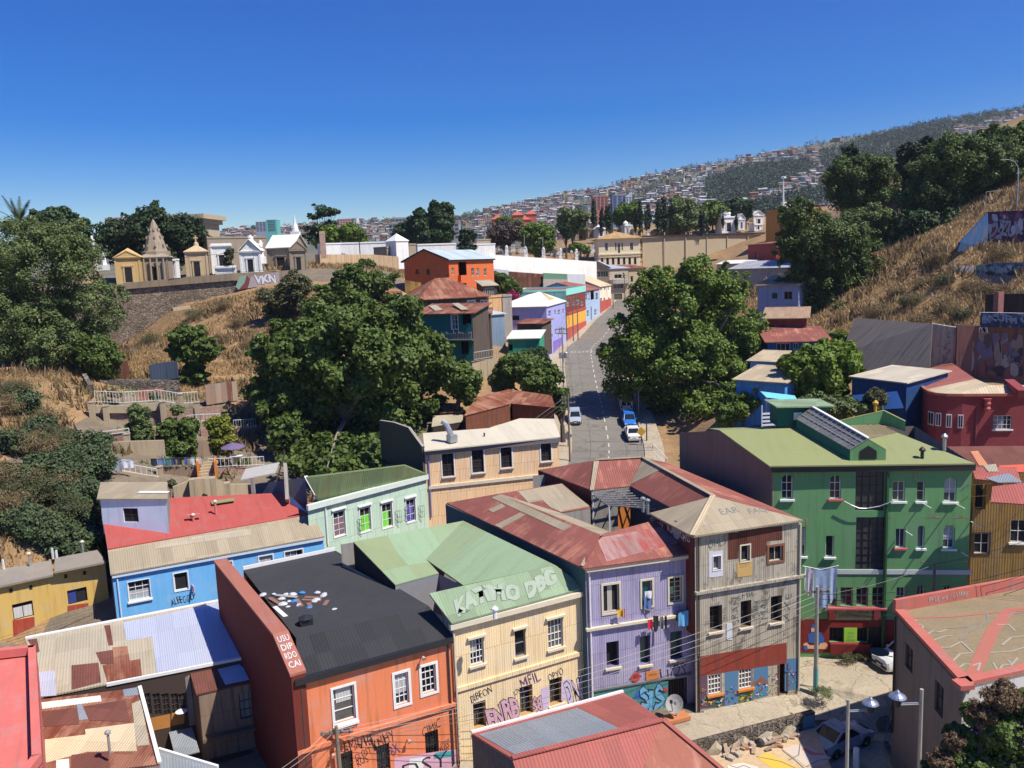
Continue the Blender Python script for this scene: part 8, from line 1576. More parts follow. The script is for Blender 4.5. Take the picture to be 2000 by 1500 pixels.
def roadpose(u,v):
    lo=None
    for k in np.arange(0,88,.1):
        a=atroad(k,0); 
        pu,pv=proj(a)
        if pv<=v: lo=k; break
    k=lo or 1; i=int(k); best=min(np.arange(-.5,RW+2,.1),key=lambda o:abs(proj(atroad(k,o))[0]-u)); p=atroad(k,best); tg=_tg[i]; sl=(RD[i+1,2]-RD[i,2])/np.linalg.norm(RD[i+1,:2]-RD[i,:2]); return p,math.atan2(tg[1],tg[0]),math.atan(sl)
p,h,s=roadpose(1123,823); car('silver_car','silver grey hatchback driving downhill towards the viewer on the street',p+UPV*.02,h+math.pi,-s,'hatch',carpaint('silver',(.40,.44,.50)),4.0,1.72,1.5)
p,h,s=roadpose(1221,800); car('white_van','small white van with two rear windows parked in the shade','' and 0 or p+UPV*.02,h,s,'van',carpaint('white',(.72,.72,.70)),4.2,1.78,1.85)
p,h,s=roadpose(1229,831); car('blue_car','bright blue car parked between the white van and the white sedan',p+UPV*.02,h+math.pi,-s,'hatch',carpaint('blue',(.03,.17,.55)),4.0,1.72,1.5)
p,h,s=roadpose(1236,856); car('white_sedan','white sedan parked tail towards the viewer behind the yellow diamond sign',p+UPV*.02,h+.04,s,'sedan',carpaint('white',(.72,.72,.70)),4.4,1.76,1.46)
c=G(1736,1306,0); car('white_suv','white sports utility car half hidden by the corner of the grey house',(c.x+1.38,c.y+.4,0),math.radians(195),0,'suv',carpaint('white',(.72,.72,.70)),4.4,1.8,1.68)
c=G(1640,1458,-1.9); car('dark_sedan','blue grey sedan mostly in shadow at the foot of the lamp post',(c.x,c.y,float(PZ(c.x,c.y))+.02),math.radians(28),0,'sedan',carpaint('slate',(.30,.33,.40)),4.3,1.76,1.46)
c=G(1742,1412,-.5); car('shaded_car','dark blue grey car tail showing past the corner of the grey house',(c.x+.9,c.y+.5,float(PZ(c.x,c.y))+.02),math.radians(60),0,'sedan',carpaint('dark_slate',(.10,.12,.15)),4.2,1.72,1.45)
p,h,s=roadpose(1235,880); c=Vector((14.2,92.5,0)); car('blue_pickup','pale blue pickup half hidden behind the red roof at the street corner',(c.x,c.y,gz(c.x,c.y)+.2),math.radians(196),0,'pickup',carpaint('pale_blue',(.25,.36,.50)),4.6,1.75,1.7)
# ------------------------------------------------------------ poles, lamps, signs
WPOLE=plain('weathered_pole',(.20,.16,.12),.9,0,.3); CPOLE=plain('concrete_pole',(.36,.33,.28),.85,0,.2)
TOPS={}
def pole(key,name,label,base,top,m,arms=2,r=.13,cat='utility pole',box=False):
    base,top=Vector(base),Vector(top); t=thing(name,label,cat,base); d=top-base; mb=MB(); mb.tube([(0,0,-.4),tuple(d*.5),tuple(d)],[r,r*.85,r*.65],m,8); mb.build('shaft',t); TOPS[key]=top
    for k in range(arms):
        mb=MB(); c=d-Vector((0,0,.4+.7*k)); mb.bar(c+Vector((-.85,0,.0)),c+Vector((.85,.1,0)),.1,.12,WPOLE)
        for s in (-.75,-.3,.3,.75): mb.lathe([(.05,0),(.07,.08),(.04,.16)],c+Vector((s,.02,.06)),GREYM,6)
        mb.build('crossarm',t)
    if box: mb=MB(); c=d*.55; mb.box(c+Vector((-.35,0,0)),(.5,.4,.9),GREYM); mb.lathe([(.3,0),(.33,.1),(.33,.8),(.2,.95)],c+Vector((.45,0,-.4)),GREYM,9); mb.build('transformer',t)
    return t
b=G(1593,1350,0); pole('plaza','utility_pole','tall utility pole with painted foot in front of the weathered house corner',b,(b.x,b.y,topz(b,1145)),CPOLE,1,.16)
mb=MB(); mb.tube([b+UPV*.02,b+UPV*1.6],.168,paint('pole_teal',(.12,.36,.34)),8,False); o=mb.build('painted_foot'); o.parent=bpy.data.objects['utility_pole']; o.location=-b
b=P(667,1540,40.3); b.z=-1; t_=topz(b,1418); pole('orange','utility_pole','leaning wooden pole in front of the orange house',b,(b.x-.05,b.y,t_),WPOLE,1,.15)
b=G(609,1095,0); b.z=0; pole('blue','utility_pole','short pole with a round lamp at the end of the blue house',b,(b.x,b.y,topz(b,1030)),WPOLE,1,.12,box=True)
mb=MB(); c=TOPS['blue']; mb.tube([c,c+Vector((.1,-.8,.3))],.04,GREYM,5); mb.lathe([(.1,.1),(.3,0),(.26,.14),(.08,.26)],c+Vector((.1,-.9,.25)),WHT,9); tag(mb.build('street_lamp'),'small round street lamp on the pole by the blue house','lamp')
for key,u,v0,v1,lb,m,bx in (('r1',1101,762,638,'concrete pole with transformer on the left pavement of the street',CPOLE,True),('r2',1113,893,770,'dark wooden pole at the bottom left of the street',WPOLE,False),('r3',1120,668,578,'brown pole in front of the maroon and golden house',WPOLE,False),('r4',1129,664,588,'thin brown pole with a meter box in front of the golden wall',WPOLE,False),('r5',1198,604,545,'pole in front of the beige balcony house',WPOLE,False),('r6',1221,592,535,'dark pole right of the beige balcony house',WPOLE,False)):
    p,h,s=roadpose(u,v0) if v0<880 else (P(u,v0,99),0,0); 
    if v0>=880: p.z=gz(p.x,p.y)
    pole(key,'utility_pole',lb,p,(p.x,p.y,topz(p,v1)),m,2,.13,box=bx)
b=G(1825,1240,0); b=Vector((b.x,52.3,0)); b=Vector((P(1823,1170,52.3).x,52.3,0)); pole('green','utility_pole','brown pole with white cap in front of the green building',b,(b.x,b.y,topz(b,1102)),WPOLE,0,.15)
b=P(703,493,184); pole('cem','utility_pole','thin dark pole standing behind the niche wall of the left cemetery',b,(b.x,b.y,topz(b,435)),BLK,1,.12)
def lamp(label,base,v1,side,armv):
    t=thing('street_lamp',label,'street lamp',base); b=Vector(base); zt=topz(b,v1)-b.z; za=topz(b,armv)-b.z; mb=MB(); mb.tube([(0,0,-.2),(0,0,zt*.5),(0,0,zt)],[.12,.1,.09],CPOLE,8); mb.lathe([(.14,zt*.42),(.14,zt*.45)],(0,0,0),GREYM,8); mb.build('shaft',t)
    mb=MB(); mb.tube([(0,0,za),(side*1.15,0,za)],.035,GREYM,6); mb.tube([(0,0,za+.08),(side*1.15,0,za+.08)],.025,GREYM,6); mb.build('arm',t); mb=MB(); mb.lathe([(.1,za-.1),(.16,za),(.16,za+.35),(.14,za+.42)],(side*1.15,0,0),BLK,10); mb.build('ballast_housing',t)
    mb=MB(); mb.lathe([(.16,za+.38),(.42,za+.42),(.36,za+.5),(.16,za+.62),(.1,za+.7),(.03,za+.78)],(side*1.15,0,0),plain('polished_shade',(.62,.63,.66),.25,.8),14); mb.build('lamp_shade',t)
b=P(1653,1540,39.5); b.z=-2; lamp('grey street lamp with saucer shade on its right arm beside the dark sedan',b,1366,1,1390)
b=P(1793,1560,37); b.z=-2; lamp('grey street lamp with saucer shade on its left arm beside the grey house wall',b,1346,-1,1375)
c=G(1684,1496,-1); mb=MB(); mb.tube([(0,0,-1.5),(0,0,.9)],[.2,.17],WHW,8); tag(mb.build('bollard',None,G(1672,1490,-1)),'pale concrete bollard at the bottom beside the shaded street','bollard')
def sign_post(name,label,base,u,v,s,m,back=False):
    t=thing(name,label,'sign',base); b=Vector(base); z=topz(b,v)-b.z; mb=MB(); mb.tube([(0,0,-.2),(0,0,z+.4)],.05,BLK,6); mb.build('post',t); mb=MB(); c=Vector((0,-.08,z)); mb.slab([c+Vector((-s,0,0)),c+Vector((0,0,-s)),c+Vector((s,0,0)),c+Vector((0,0,s))],.03,m,d=(0,1,0)); sg=mb.build('sign_plate',t)
    if not back: mb=MB(); mb.bar(c+Vector((-.2,-.012,.0)),c+Vector((.25,-.012,.0)),.02,.12,BLK); mb.bar(c+Vector((.1,-.012,.15)),c+Vector((.27,-.012,0)),.02,.1,BLK); mb.bar(c+Vector((.1,-.012,-.15)),c+Vector((.27,-.012,0)),.02,.1,BLK); mb.build('arrow',sg)
p,h,s=roadpose(1252,872); p.z+=.1; sign_post('warning_sign','yellow diamond warning sign on a black post beside the white sedan',p,1252,843,.62,paint('sign_amber',(.55,.32,.02)))
p,h,s=roadpose(1107,874); sign_post('warning_sign','grey back of a diamond sign on the left pavement of the street',p,1107,851,.6,plain('sign_back',(.14,.14,.14),.6),True)
p,h,s=roadpose(1264,866); pole('rl','street_lamp','tall dark lamp post at the right kerb below the plane tree',p,(p.x,p.y,topz(p,812)),BLK,0,.09,'street lamp'); 
p,h,s=roadpose(1247,815); t=thing('street_lamp','slim light post with white head against the shade of the plane tree','street lamp',p); z=topz(p,747)-p.z; mb=MB(); mb.tube([(0,0,0),(0,0,z)],.06,GREYM,6); mb.build('shaft',t); mb=MB(); mb.box((-.25,0,z+.04),(.8,.28,.12),WHT); mb.build('lamp_head',t)
b=P(1986,402,134); t=thing('street_lamp','tall curved grey street lamp on the dry slope above the violet wall','street lamp',b); z=topz(b,325)-b.z; mb=MB(); mb.tube([(0,0,-1),(0,0,z*.8),(-.15,0,z),(-.7,0,z+.75),(-1.6,0,z+1.1),(-2.3,0,z+1.15)],[.12,.1,.09,.07,.06,.05],GREYM,7); mb.build('shaft',t); mb=MB(); mb.box((-2.6,0,z+1.12),(.7,.25,.14),GREYM); mb.build('lamp_head',t)
railing('wire_fence','thin wire fence on posts along the top of the dry slope',[P(1925,402,136),P(1955,398,137),P(2060,395,133)],2.2,3.0,GREYM,.035,cat='fence')
# guard rail at the corner of the street and the shaded alley
railing('guard_rail','thin white guard rail beside the red roofed house at the end of the street',[P(1245,882,98),P(1275,881,97),P(1304,912,88)],.9,4,WHT,.03)
# overhead cables
def wire(a,b,sag,label,r=.018,m=BLK):
    r*=.75
    a,b=Vector(a),Vector(b); pts=[]
    for k in range(15): f=k/14; p=a.lerp(b,f); p.z-=sag*4*f*(1-f); pts.append(p)
    mb=MB(); mb.tube(pts,r,m,4,False); tag(mb.build('cable'),label,'cable','overhead cables')
LW=plain('pale_cable',(.34,.33,.31),.6)
a,b=TOPS['orange'],TOPS['plaza']
for k in range(5): wire(a+Vector((.3*k-.6,0,-.35-.12*k)),b+Vector((.3*k-.6,0,-.4-.3*k)),.7+.1*k,'cable strung along the front of the yellow and lilac houses',.016,LW if k<3 else BLK)
e=Vector((-14,33,5.2))
for k in range(4): wire(a+Vector((.3*k-.6,0,-.4-.1*k)),e+Vector((0,.4*k,-.4*k)),.4,'cable running off to the lower left from the orange house pole',.016,LW if k<2 else BLK)
e=Vector((34,43.5,12.5))
for k in range(4): wire(b+Vector((0,0,-.5-.35*k)),e+Vector((0,.5*k,-.5*k)),1.2+.2*k,'cable sagging over the painted flat roof',.022)
wire(b-UPV*.6,TOPS['green'],.3,'cable from the plaza pole to the brown pole'); wire(TOPS['green'],Vector((36,50,11)),.3,'cable leaving the brown pole to the right')
c=TOPS['blue']; e=Vector((-40,52,3.5))
for k in range(5): wire(c+Vector((.3*k-.6,0,-.4-.2*k)),e+Vector((0,.5*k,-.35*k)),.5,'cable crossing the front of the sky blue house',.016)
d=TOPS['r2']
for k in range(4): wire(c+Vector((.3*k-.6,0,-.4-.2*k)),d+Vector((.3*k-.6,0,-.5-.3*k)),1.5+.2*k,'cable crossing the fronts of the mint and peach houses',.016,LW if k==0 else BLK)
for x,y in (('r2','r1'),('r1','r3'),('r3','r5')):
    for k in range(3): wire(TOPS[x]+Vector((.6*k-.6,0,-.35)),TOPS[y]+Vector((.6*k-.6,0,-.35)),.7,'cable between the poles along the street',.02)
wire(TOPS['r2']-UPV*.5,Vector((28,72,12.5)),1.5,'cable crossing from the street pole to the green building'); wire(Vector((30,53.4,12.4)),Vector((52,60,13)),.6,'cable in front of the maroon building'); wire(Vector((30,53.4,11.6)),Vector((52,60,12)),.6,'cable in front of the maroon building')
# ------------------------------------------------------------ plaza details
mb=MB(); c=G(1615,1373,0); d=Vector((.75,.25,0)); e=Vector((-.25,.75,0)); c.z=float(PZ(c.x,c.y))+.02; mb.slab([c-d-e,c+d-e,c+d+e,c-d+e],.03,plain('iron_grate',(.025,.024,.022),.7)); tag(mb.build('drain_grate'),'dark square drain grate in the pavement near the plaza pole','grate')
a,b_=G(1330,1463,0),G(1592,1394,0); mb=MB(); d=(b_-a).normalized(); n=Vector((d.y,-d.x,0)); L=(b_-a).length; KW=stonemat('kerb_stone',sr(120,106,90),sr(84,76,68),sr(64,58,52),3)
p=[a-d*6,b_,b_-n*.35,a-d*6-n*.35]; mb.slab([x+UPV*.12 for x in p],1.4,KW); o=mb.build('low_wall'); tag(o,'low stone wall scribbled with paint along the raised pavement','wall'); kw=Wall(a,b_,-1.2,.1)
for k,(tx,u,v) in enumerate((('SESOR',1420,1440),('MURO',1480,1426),('LEKE',1535,1412))): wall_text(kw,o,tx,u,v,48,14,paint('chalk_grey',(.24,.22,.2)),jit=.2,offset=-.012)
mb=MB(); mb.face([kw.pt(kw.L-.9,-.9,.02),kw.pt(kw.L-.05,-.9,.02),kw.pt(kw.L-.05,.0,.02),kw.pt(kw.L-.9,0,.02)],paint('wall_blue',(.10,.22,.34))); x=mb.build('mural'); x.parent=o
TERR=groundmat('terrace_screed',(sr(206,178,140),sr(192,166,130),sr(182,156,122),sr(160,136,106)),(.3,1.2,6),.9,.15)
p=[G(1320,1490,-.75),G(1592,1421,-.75),G(1632,1520,-.75),G(1640,1640,-.75),G(1280,1640,-.75)]; mb=MB(); mb.slab(poly_order(p),1.6,TERR,CONC); tr=mb.build('terrace_roof'); tag(tr,'flat tan terrace with painted yellow, grey and pink shapes at the bottom of the plaza','terrace')
mb=MB(); T=lambda h,*q:[G(1200+x/4,1125+y/4,-.745)+UPV*h for x,y in q]
mb.face(T(.006,(1200,1380),(1110,1410),(1300,1560),(1560,1560)),paint('terrace_yellow',sr(216,176,70))); mb.face(T(.008,(1310,1350),(1460,1310),(1690,1420),(1640,1480),(1500,1490)),paint('terrace_grey',sr(196,180,164))); mb.face(T(.012,(1460,1355),(1490,1345),(1560,1380),(1640,1385),(1640,1400),(1540,1400)),paint('terrace_rose',sr(206,120,110))); mb.face(T(.01,(880,1480),(1000,1460),(1120,1490),(1150,1540),(900,1540)),paint('terrace_pale',sr(214,198,180)))
for q in (((1310,1360),(1400,1430),(1480,1500)),((1450,1310),(1440,1400),(1360,1440)),((1110,1410),(1300,1450),(1500,1540)),((1500,1490),(1600,1440),(1690,1430)),((900,1480),(960,1500),(1010,1480),(1080,1510))):
    P_=T(.016,*q)
    for x,y in zip(P_,P_[1:]): dd=(y-x).normalized(); s_=Vector((-dd.y,dd.x,0))*.03; mb.face([x-s_,y-s_,y+s_,x+s_],DGREY)
x=mb.build('ground_painting'); x.parent=tr
rg=random.Random(8); pl1=plain('broken_board',(.36,.26,.17),.9,0,.3); pl2=plain('broken_tile',(.42,.36,.30),.9); pl3=plain('broken_brick',(.38,.17,.1),.9); bs=[]
for k in range(46):
    u=1490+rg.gauss(0,38); v=1452-(u-1490)*.30+rg.gauss(0,7); c=G(u,v,-.72); mb=MB(); m=rg.choice([pl1,pl2,pl2,pl3]); 
    if rg.random()<.35: a_=rg.uniform(0,3); L_=rg.uniform(.5,1.2); mb.bar((-L_/2*math.cos(a_),-L_/2*math.sin(a_),.05),(L_/2*math.cos(a_),L_/2*math.sin(a_),rg.uniform(.05,.35)),.22,.05,pl1); nm='board'
    else: mb.box((0,0,.06),(rg.uniform(.12,.5),rg.uniform(.1,.35),rg.uniform(.06,.22)),m,rg.uniform(0,3)); nm='rubble_piece'
    o=mb.build(nm,None,c); tag(o,'broken board in the rubble heap by the low wall' if nm=='board' else 'piece of broken masonry in the rubble heap by the low wall','rubble','rubble heap by the low wall')
mb=MB(); mb.lathe([(.28,0),(.3,.15),(.18,.35),(.04,.42)],G(1484,1455,-.74),plain('black_sack',(.02,.02,.022),.5),8); tag(mb.build('bin_bag'),'black sack lying by the rubble at the low wall','bag')
t=thing('satellite_dish','large grey satellite dish on an orange plinth near the barred gate','dish',G(1322,1405,.05)); mb=MB(); mb.box((0,0,.12),(1.5,.8,.22),plain('orange_plinth',sr(186,118,76),.8),.35); mb.build('plinth',t); mb=MB(); n=14
d0=Vector((-.5,-.6,.62)).normalized(); x0=d0.cross(UPV).normalized(); y0=x0.cross(d0); c=Vector((-.1,0,1.0)); rings=[[c+d0*(rr*rr*.35)+(x0*math.cos(2*math.pi*i/n)+y0*math.sin(2*math.pi*i/n))*rr for i in range(n)] for rr in (.05,.33,.58)]
for i in range(2):
    for j in range(n): mb.face([rings[i][j],rings[i][(j+1)%n],rings[i+1][(j+1)%n],rings[i+1][j]],plain('dish_grey',(.42,.40,.37),.5),None,True)
mb.build('dish',t); mb=MB(); mb.tube([(0,0,.2),(-.05,.05,1.15)],.05,GREYM,6); mb.tube([c-y0*.5,c+d0*.62],.025,BLK,5); mb.box(c+d0*.62,(.16,.16,.16),BLK); mb.build('mount',t)
# laundry
wl=PWL; q=Z4(850,1125)
def hang(name,label,x0,y0,x1,y1,d,m,out=.55,grp=None,seed=0,n=6,taper=.95):
    a=wl.pt(*wl.hit(*q(x0,y0)),out); b=wl.pt(*wl.hit(*q(x1,y1)),out); return cloth(name,label,a,b,d,m,'laundry',grp,n,.05,taper,seed)
C=lambda n,c:plain('cloth_'+n,c,.9,0,.2)
hang('garment','red shorts hanging below the middle lilac window',1630,315,1668,312,.62,C('red',(.55,.02,.04)),seed=1); hang('garment','black trousers beside the red shorts',1672,282,1715,285,1.0,C('black',(.015,.015,.018)),seed=2,taper=.7); hang('garment','grey socks and black cloth under the middle lilac window',1722,290,1752,288,.85,C('grey',(.16,.16,.17)),seed=3); hang('garment','black long sock at the right end of the lilac laundry pole',1760,286,1778,285,.9,C('black',(.015,.015,.018)),seed=4,taper=.8)
hang('towel','sky blue towel hanging from the right lilac window',1868,262,1945,240,.95,C('sky',(.12,.38,.62)),seed=5,n=9); hang('garment','black cloth at the left of the sky blue towel',1850,265,1872,255,.5,C('black',(.015,.015,.018)),seed=6); hang('garment','yellow and pink cloth on the sill of the left lilac window',1405,250,1462,240,.5,C('yellow',(.7,.42,.04)),.3,seed=7); hang('garment','pink cloth corner beside the yellow cloth',1448,240,1464,238,.6,C('pink',(.6,.2,.28)),.34,seed=8)
hang('garment','blue and white clothes drying inside the middle lilac window',1622,125,1685,115,1.2,C('denim',(.10,.17,.36)),.12,seed=9,n=8); hang('garment','white cloth on top of the clothes in the middle lilac window',1628,112,1684,108,.45,C('white',(.7,.7,.72)),.16,seed=10)
mb=MB(); mb.bar(wl.pt(*wl.hit(*q(1620,250)),.05),wl.pt(*wl.hit(*q(1780,280)),.6),.04,.04,plain('bamboo',(.4,.3,.15),.8),Vector((0,0,1))); tag(mb.build('laundry_pole'),'bamboo laundry pole under the middle lilac window','pole'); mb=MB(); mb.bar(wl.pt(*wl.hit(*q(1850,262)),.58),wl.pt(*wl.hit(*q(1948,236)),.55),.03,.03,BLK); tag(mb.build('laundry_pole'),'short dark rod carrying the sky blue towel','pole')
wl=GNWL; q=Z4(1200,875)
hang('shirt','white shirt at the left end of the green building washing line',1455,880,1478,880,1.7,C('white',(.7,.7,.72)),1.2,seed=11,n=4); hang('shirt','pale lilac shirt second from the left on the green building line',1480,885,1530,893,2.0,C('palelilac',(.5,.48,.56)),1.2,seed=12); hang('bed_sheet','large pale blue sheet with draped fold on the green building line',1533,898,1640,892,2.9,C('paleblue',(.34,.44,.62)),1.2,seed=13,n=10); hang('shirt','pale blue shirt at the right end of the green building line',1640,892,1705,872,2.4,C('paleblue2',(.38,.46,.62)),1.2,seed=14,taper=.7)
mb=MB(); mb.tube([wl.pt(*wl.hit(*q(1440,872)),1.2),wl.pt(*wl.hit(*q(1580,900)),1.2),wl.pt(*wl.hit(*q(1715,868)),1.2)],.02,WHT,4); tag(mb.build('washing_line'),'washing line stretched across the left of the green building','washing line')
mb=MB(); q=Z4(1500,750); pts=[wl.pt(*wl.hit(*q(x,y)),.3) for x,y in ((585,905),(640,935),(700,960),(760,962),(860,945),(965,905))]; mb.tube(pts,.03,GREYM,4); tag(mb.build('hanging_cord'),'pale cord looped across the tall glazing of the green building','cord')
# person at the window above the plane tree wall
# ------------------------------------------------------------ trees and plants
ptree('plane_tree','huge glossy green plane tree beside the street','tree',1330,838,117,[(1400,800,80,48,-8),(1470,770,45,45,-6),(1345,600,105,85),(1260,690,85,75),(1430,690,75,85),(1340,725,140,95),(1212,705,48,45),(1475,645,34,50),(1380,795,75,40),(1290,768,48,36),(1405,565,62,45),(1290,570,55,45),(1180,690,20,22)],8.5,300,34000,LF_plane,depth=.7,trunk=.8,clump=.17,limbs=26,seed=2,bark=BARKP)
ptree('dark_tree','broad dark tree filling the bank behind the mint house','tree',690,925,102,[(690,700,170,110),(600,800,110,100),(760,805,100,90),(560,700,75,60),(800,715,60,50),(690,642,75,38),(650,880,100,52),(545,770,60,70),(640,895,95,40,-13),(740,885,80,48,-15),(560,850,50,50,-8),(690,905,90,30,-17)],10,380,36000,LF_dark,trunk=.6,clump=.15,limbs=26,seed=3,aspect=1.5,squash=.85,bark=BARKP)
ptree('dark_tree','open branched dark tree above the red patched roof','tree',700,600,138,[(700,565,55,30),(745,552,32,20),(648,578,38,24),(690,535,30,18),(770,585,25,15)],8,50,3600,LF_dark,trunk=.25,clump=.24,limbs=22,seed=5,aspect=1.4,squash=.6,bark=BARKP)
ptree('small_tree','leafy small tree below the stained concrete wall','tree',890,770,103,[(890,745,35,34),(912,770,25,25),(870,720,20,18),(930,745,16,22)],9,40,2600,LF_dark,seed=6,clump=.3,aspect=1.4)
ptree('acacia_tree','large feathery acacia on the left bank','tree',60,740,107,[(75,520,100,80),(150,510,55,45),(60,640,100,75),(190,590,55,42),(120,680,95,50),(10,570,55,90),(110,460,55,35),(205,620,40,40)],7,280,30000,LF_acac,trunk=.5,clump=.17,limbs=24,seed=7,droop=.4,aspect=.7)
ptree('dark_bush','dense dark green bush at the lower right of the acacia','bush',200,742,104,[(195,705,36,34),(175,680,28,26),(215,720,22,24)],7,60,5500,LF_dark,seed=8,clump=.3,trunk=.15)
ptree('dark_tree','dark tree rising behind the acacia and the palm','tree',150,520,172,[(130,450,38,38),(95,430,32,22),(155,470,24,28),(112,418,18,14)],8,60,3600,LF_conif,seed=9,clump=.28)
ptree('cemetery_tree','wide dark tree in front of the cornice building','tree',300,530,178,[(300,470,88,50),(218,478,28,34),(372,478,34,34),(255,455,40,32),(345,450,40,28),(300,500,80,30)],8,190,12000,leafmat('laurel_leaf',(.018,.034,.012),(.045,.072,.024),.12),seed=10,clump=.2,trunk=.5)
ptree('pointed_conifer','little pointed conifer top showing over the cornice building','tree',303,418,212,[(303,407,9,8),(303,399,6,8),(303,414,12,6)],5,14,500,LF_conif,onground=False,seed=11,clump=.5,limbs=4,trunk=.1)
ptree('open_pine','open crowned dark pine standing against the sky','tree',632,498,228,[(625,406,14,8),(640,416,26,7),(615,424,18,6),(648,436,20,6),(625,446,32,7),(610,465,16,14),(628,470,22,12),(640,458,22,6)],6,60,2600,LF_conif,seed=12,clump=.28,limbs=26,squash=.5,trunk=.3,onground=False)
ptree('bright_shrub','bright green shrubs behind the brick pillar','shrub',672,500,215,[(650,462,22,18),(685,458,28,16),(705,470,14,12),(622,478,10,10)],7,50,2600,LF_wal,seed=13,clump=.3,trunk=.1)
ptree('twin_conifer','big twin pointed conifer left of the grey concrete building','tree',845,500,240,[(826,445,26,30),(822,420,13,16),(858,440,28,36),(850,412,15,16),(847,403,7,8),(872,458,16,26),(842,465,40,18),(805,462,14,16)],8,130,8500,leafmat('cypress_green',(.022,.044,.014),(.05,.085,.026),.1),seed=14,clump=.25,trunk=.4)
ptree('dark_tree','rounded dark tree left of the twin conifer','tree',790,500,246,[(790,455,20,16),(775,468,14,12),(800,470,14,14)],7,40,1800,LF_conif,seed=15,clump=.3)
ptree('dark_conifer','small dark conifer behind the orange house roof','tree',908,520,192,[(908,470,12,18),(905,455,8,10),(912,488,16,10),(922,462,8,8)],6,40,1900,LF_cyp,seed=16,clump=.32)
ptree('brown_tree','leafless brownish tree in the right cemetery','tree',985,505,248,[(985,462,30,22),(1005,455,18,18),(965,472,16,12)],6,60,2600,LF_brown,seed=17,clump=.3,limbs=24)
ptree('round_tree','round green tree behind the white wall railing','tree',1050,508,246,[(1050,462,30,20),(1035,475,18,16),(1068,478,18,16),(1050,485,26,12)],7,70,3200,LF_plane,seed=18,clump=.28)
for k,(u,v,Y,l,m,lb) in enumerate(((1118,470,285,[(1118,425,24,18),(1105,440,16,18),(1130,440,16,18)],LF_acac,'olive green tree above the tan pyramid roofed tomb'),(1222,455,292,[(1222,415,26,16),(1210,428,16,14),(1240,425,18,16)],LF_plane,'green tree in front of the blue grey tower'),(1330,462,285,[(1330,410,38,22),(1310,430,24,22),(1350,428,28,24),(1328,440,40,14)],LF_acac,'large drooping willow behind the tan wall'),(1392,460,300,[(1392,415,28,18),(1378,430,18,16),(1405,432,18,14)],LF_plane,'green tree right of the drooping willow'),(1443,445,300,[(1443,405,24,14),(1430,418,14,10),(1458,418,12,10)],LF_conif,'dark round tree behind the domed mausoleum'),(1105,465,275,[(1102,450,10,10),(1110,458,9,8)],LF_conif,'small dark bush at the tan pyramid roofed tomb'),(1130,492,244,[(1128,484,14,7),(1142,488,10,5)],LF_wal,'bright bush left of the cream building'),(990,445,330,[(985,432,16,6),(1010,436,14,5)],LF_plane,'green clump beside the red housing estate'))):
    ptree('cemetery_tree',lb,'tree',u,v,Y,l,7,40,2200,m,seed=30+k,clump=.3,droop=.4 if k==2 else 0)
# cypresses: one built, copies along the avenue
P_,b,c=crown([(0,0,2.2,.85,.85,2.4),(0,0,4.6,.75,.75,2.2),(0,0,6.8,.5,.5,1.8),(0,0,8.2,.25,.25,1.2)],60,1300,.5,.45,1.4,0,77)
cy=None; rg=random.Random(21)
for k in range(34):
    u=rg.choice([rg.uniform(1146,1192),rg.uniform(1232,1295),rg.uniform(1255,1300),rg.uniform(1300,1385)]); Y=rg.uniform(268,300); v=456-(Y-268)*.3; 
    if k<2: u,v,Y=(1412,448,262) if k==0 else (1438,449,262)
    p=P(u,v,Y)
    if cy is None:
        cy=thing('cypress','narrow dark cypress of the right cemetery avenue','tree',p,0,'cypresses of the right cemetery'); leaf_object('crown',P_,.5,LF_cyp,cy,bias=b); mb=MB(); mb.tube([(0,0,-1),(0,0,2)],.2,BARK,5); mb.build('trunk',cy); o=cy
    else: o=copytree(cy)
    o.location=p; s=rg.uniform(.55,1.1)*(1 if k>1 else .6); o.scale=(s,s,s*rg.uniform(.9,1.2)); o.rotation_euler=(0,0,rg.uniform(0,6))
ptree('araucaria','tall thin spiky conifer above the cypress avenue','tree',1296,450,290,[(1296,392,4,14),(1296,410,9,5),(1296,420,12,5),(1296,430,14,5)],5,30,900,LF_cyp,seed=50,clump=.5,squash=.4)
# right bank
ptree('pepper_tree','large drooping pepper tree under the dry slope','tree',1620,650,138,[(1620,490,85,62),(1560,430,45,36),(1575,560,55,60),(1680,555,45,62),(1630,605,70,36),(1540,480,32,36),(1660,480,45,40),(1600,640,60,20),(1720,600,35,40)],8,270,24000,LF_pep,trunk=.5,clump=.17,limbs=22,seed=52,droop=.8,aspect=.7)
ptree('pepper_tree','lighter sparse pepper tree on the crest right of the big pepper tree','tree',1700,530,150,[(1690,425,38,24),(1720,430,26,22),(1665,440,26,22),(1705,460,28,20)],7,70,4200,LF_acac,seed=53,clump=.25,droop=.5,aspect=.7)
ptree('round_pepper_tree','round dense tree on the crest below the far forest','tree',1680,430,170,[(1680,345,62,40),(1650,385,42,34),(1718,372,34,40),(1690,395,55,26),(1640,360,30,30)],7,140,12000,LF_pep,seed=54,clump=.2,droop=.6,onground=False,aspect=.7)
ptree('black_pine','very dark pine between the two round trees on the crest','tree',1795,420,178,[(1795,305,36,26),(1780,340,34,34),(1828,295,28,18),(1800,375,36,40),(1770,300,18,16),(1660,300,18,14)],7,110,8000,LF_cyp,seed=55,clump=.24,onground=False)
ptree('crest_tree','broad spreading tree on the crest at the right','tree',1885,470,150,[(1880,325,95,50),(1825,390,70,44),(1945,330,60,50),(1790,415,36,32),(1895,410,75,36),(1850,350,60,40)],8,240,24000,LF_pep,seed=56,clump=.17,droop=.5,trunk=.6,limbs=20,aspect=.7)
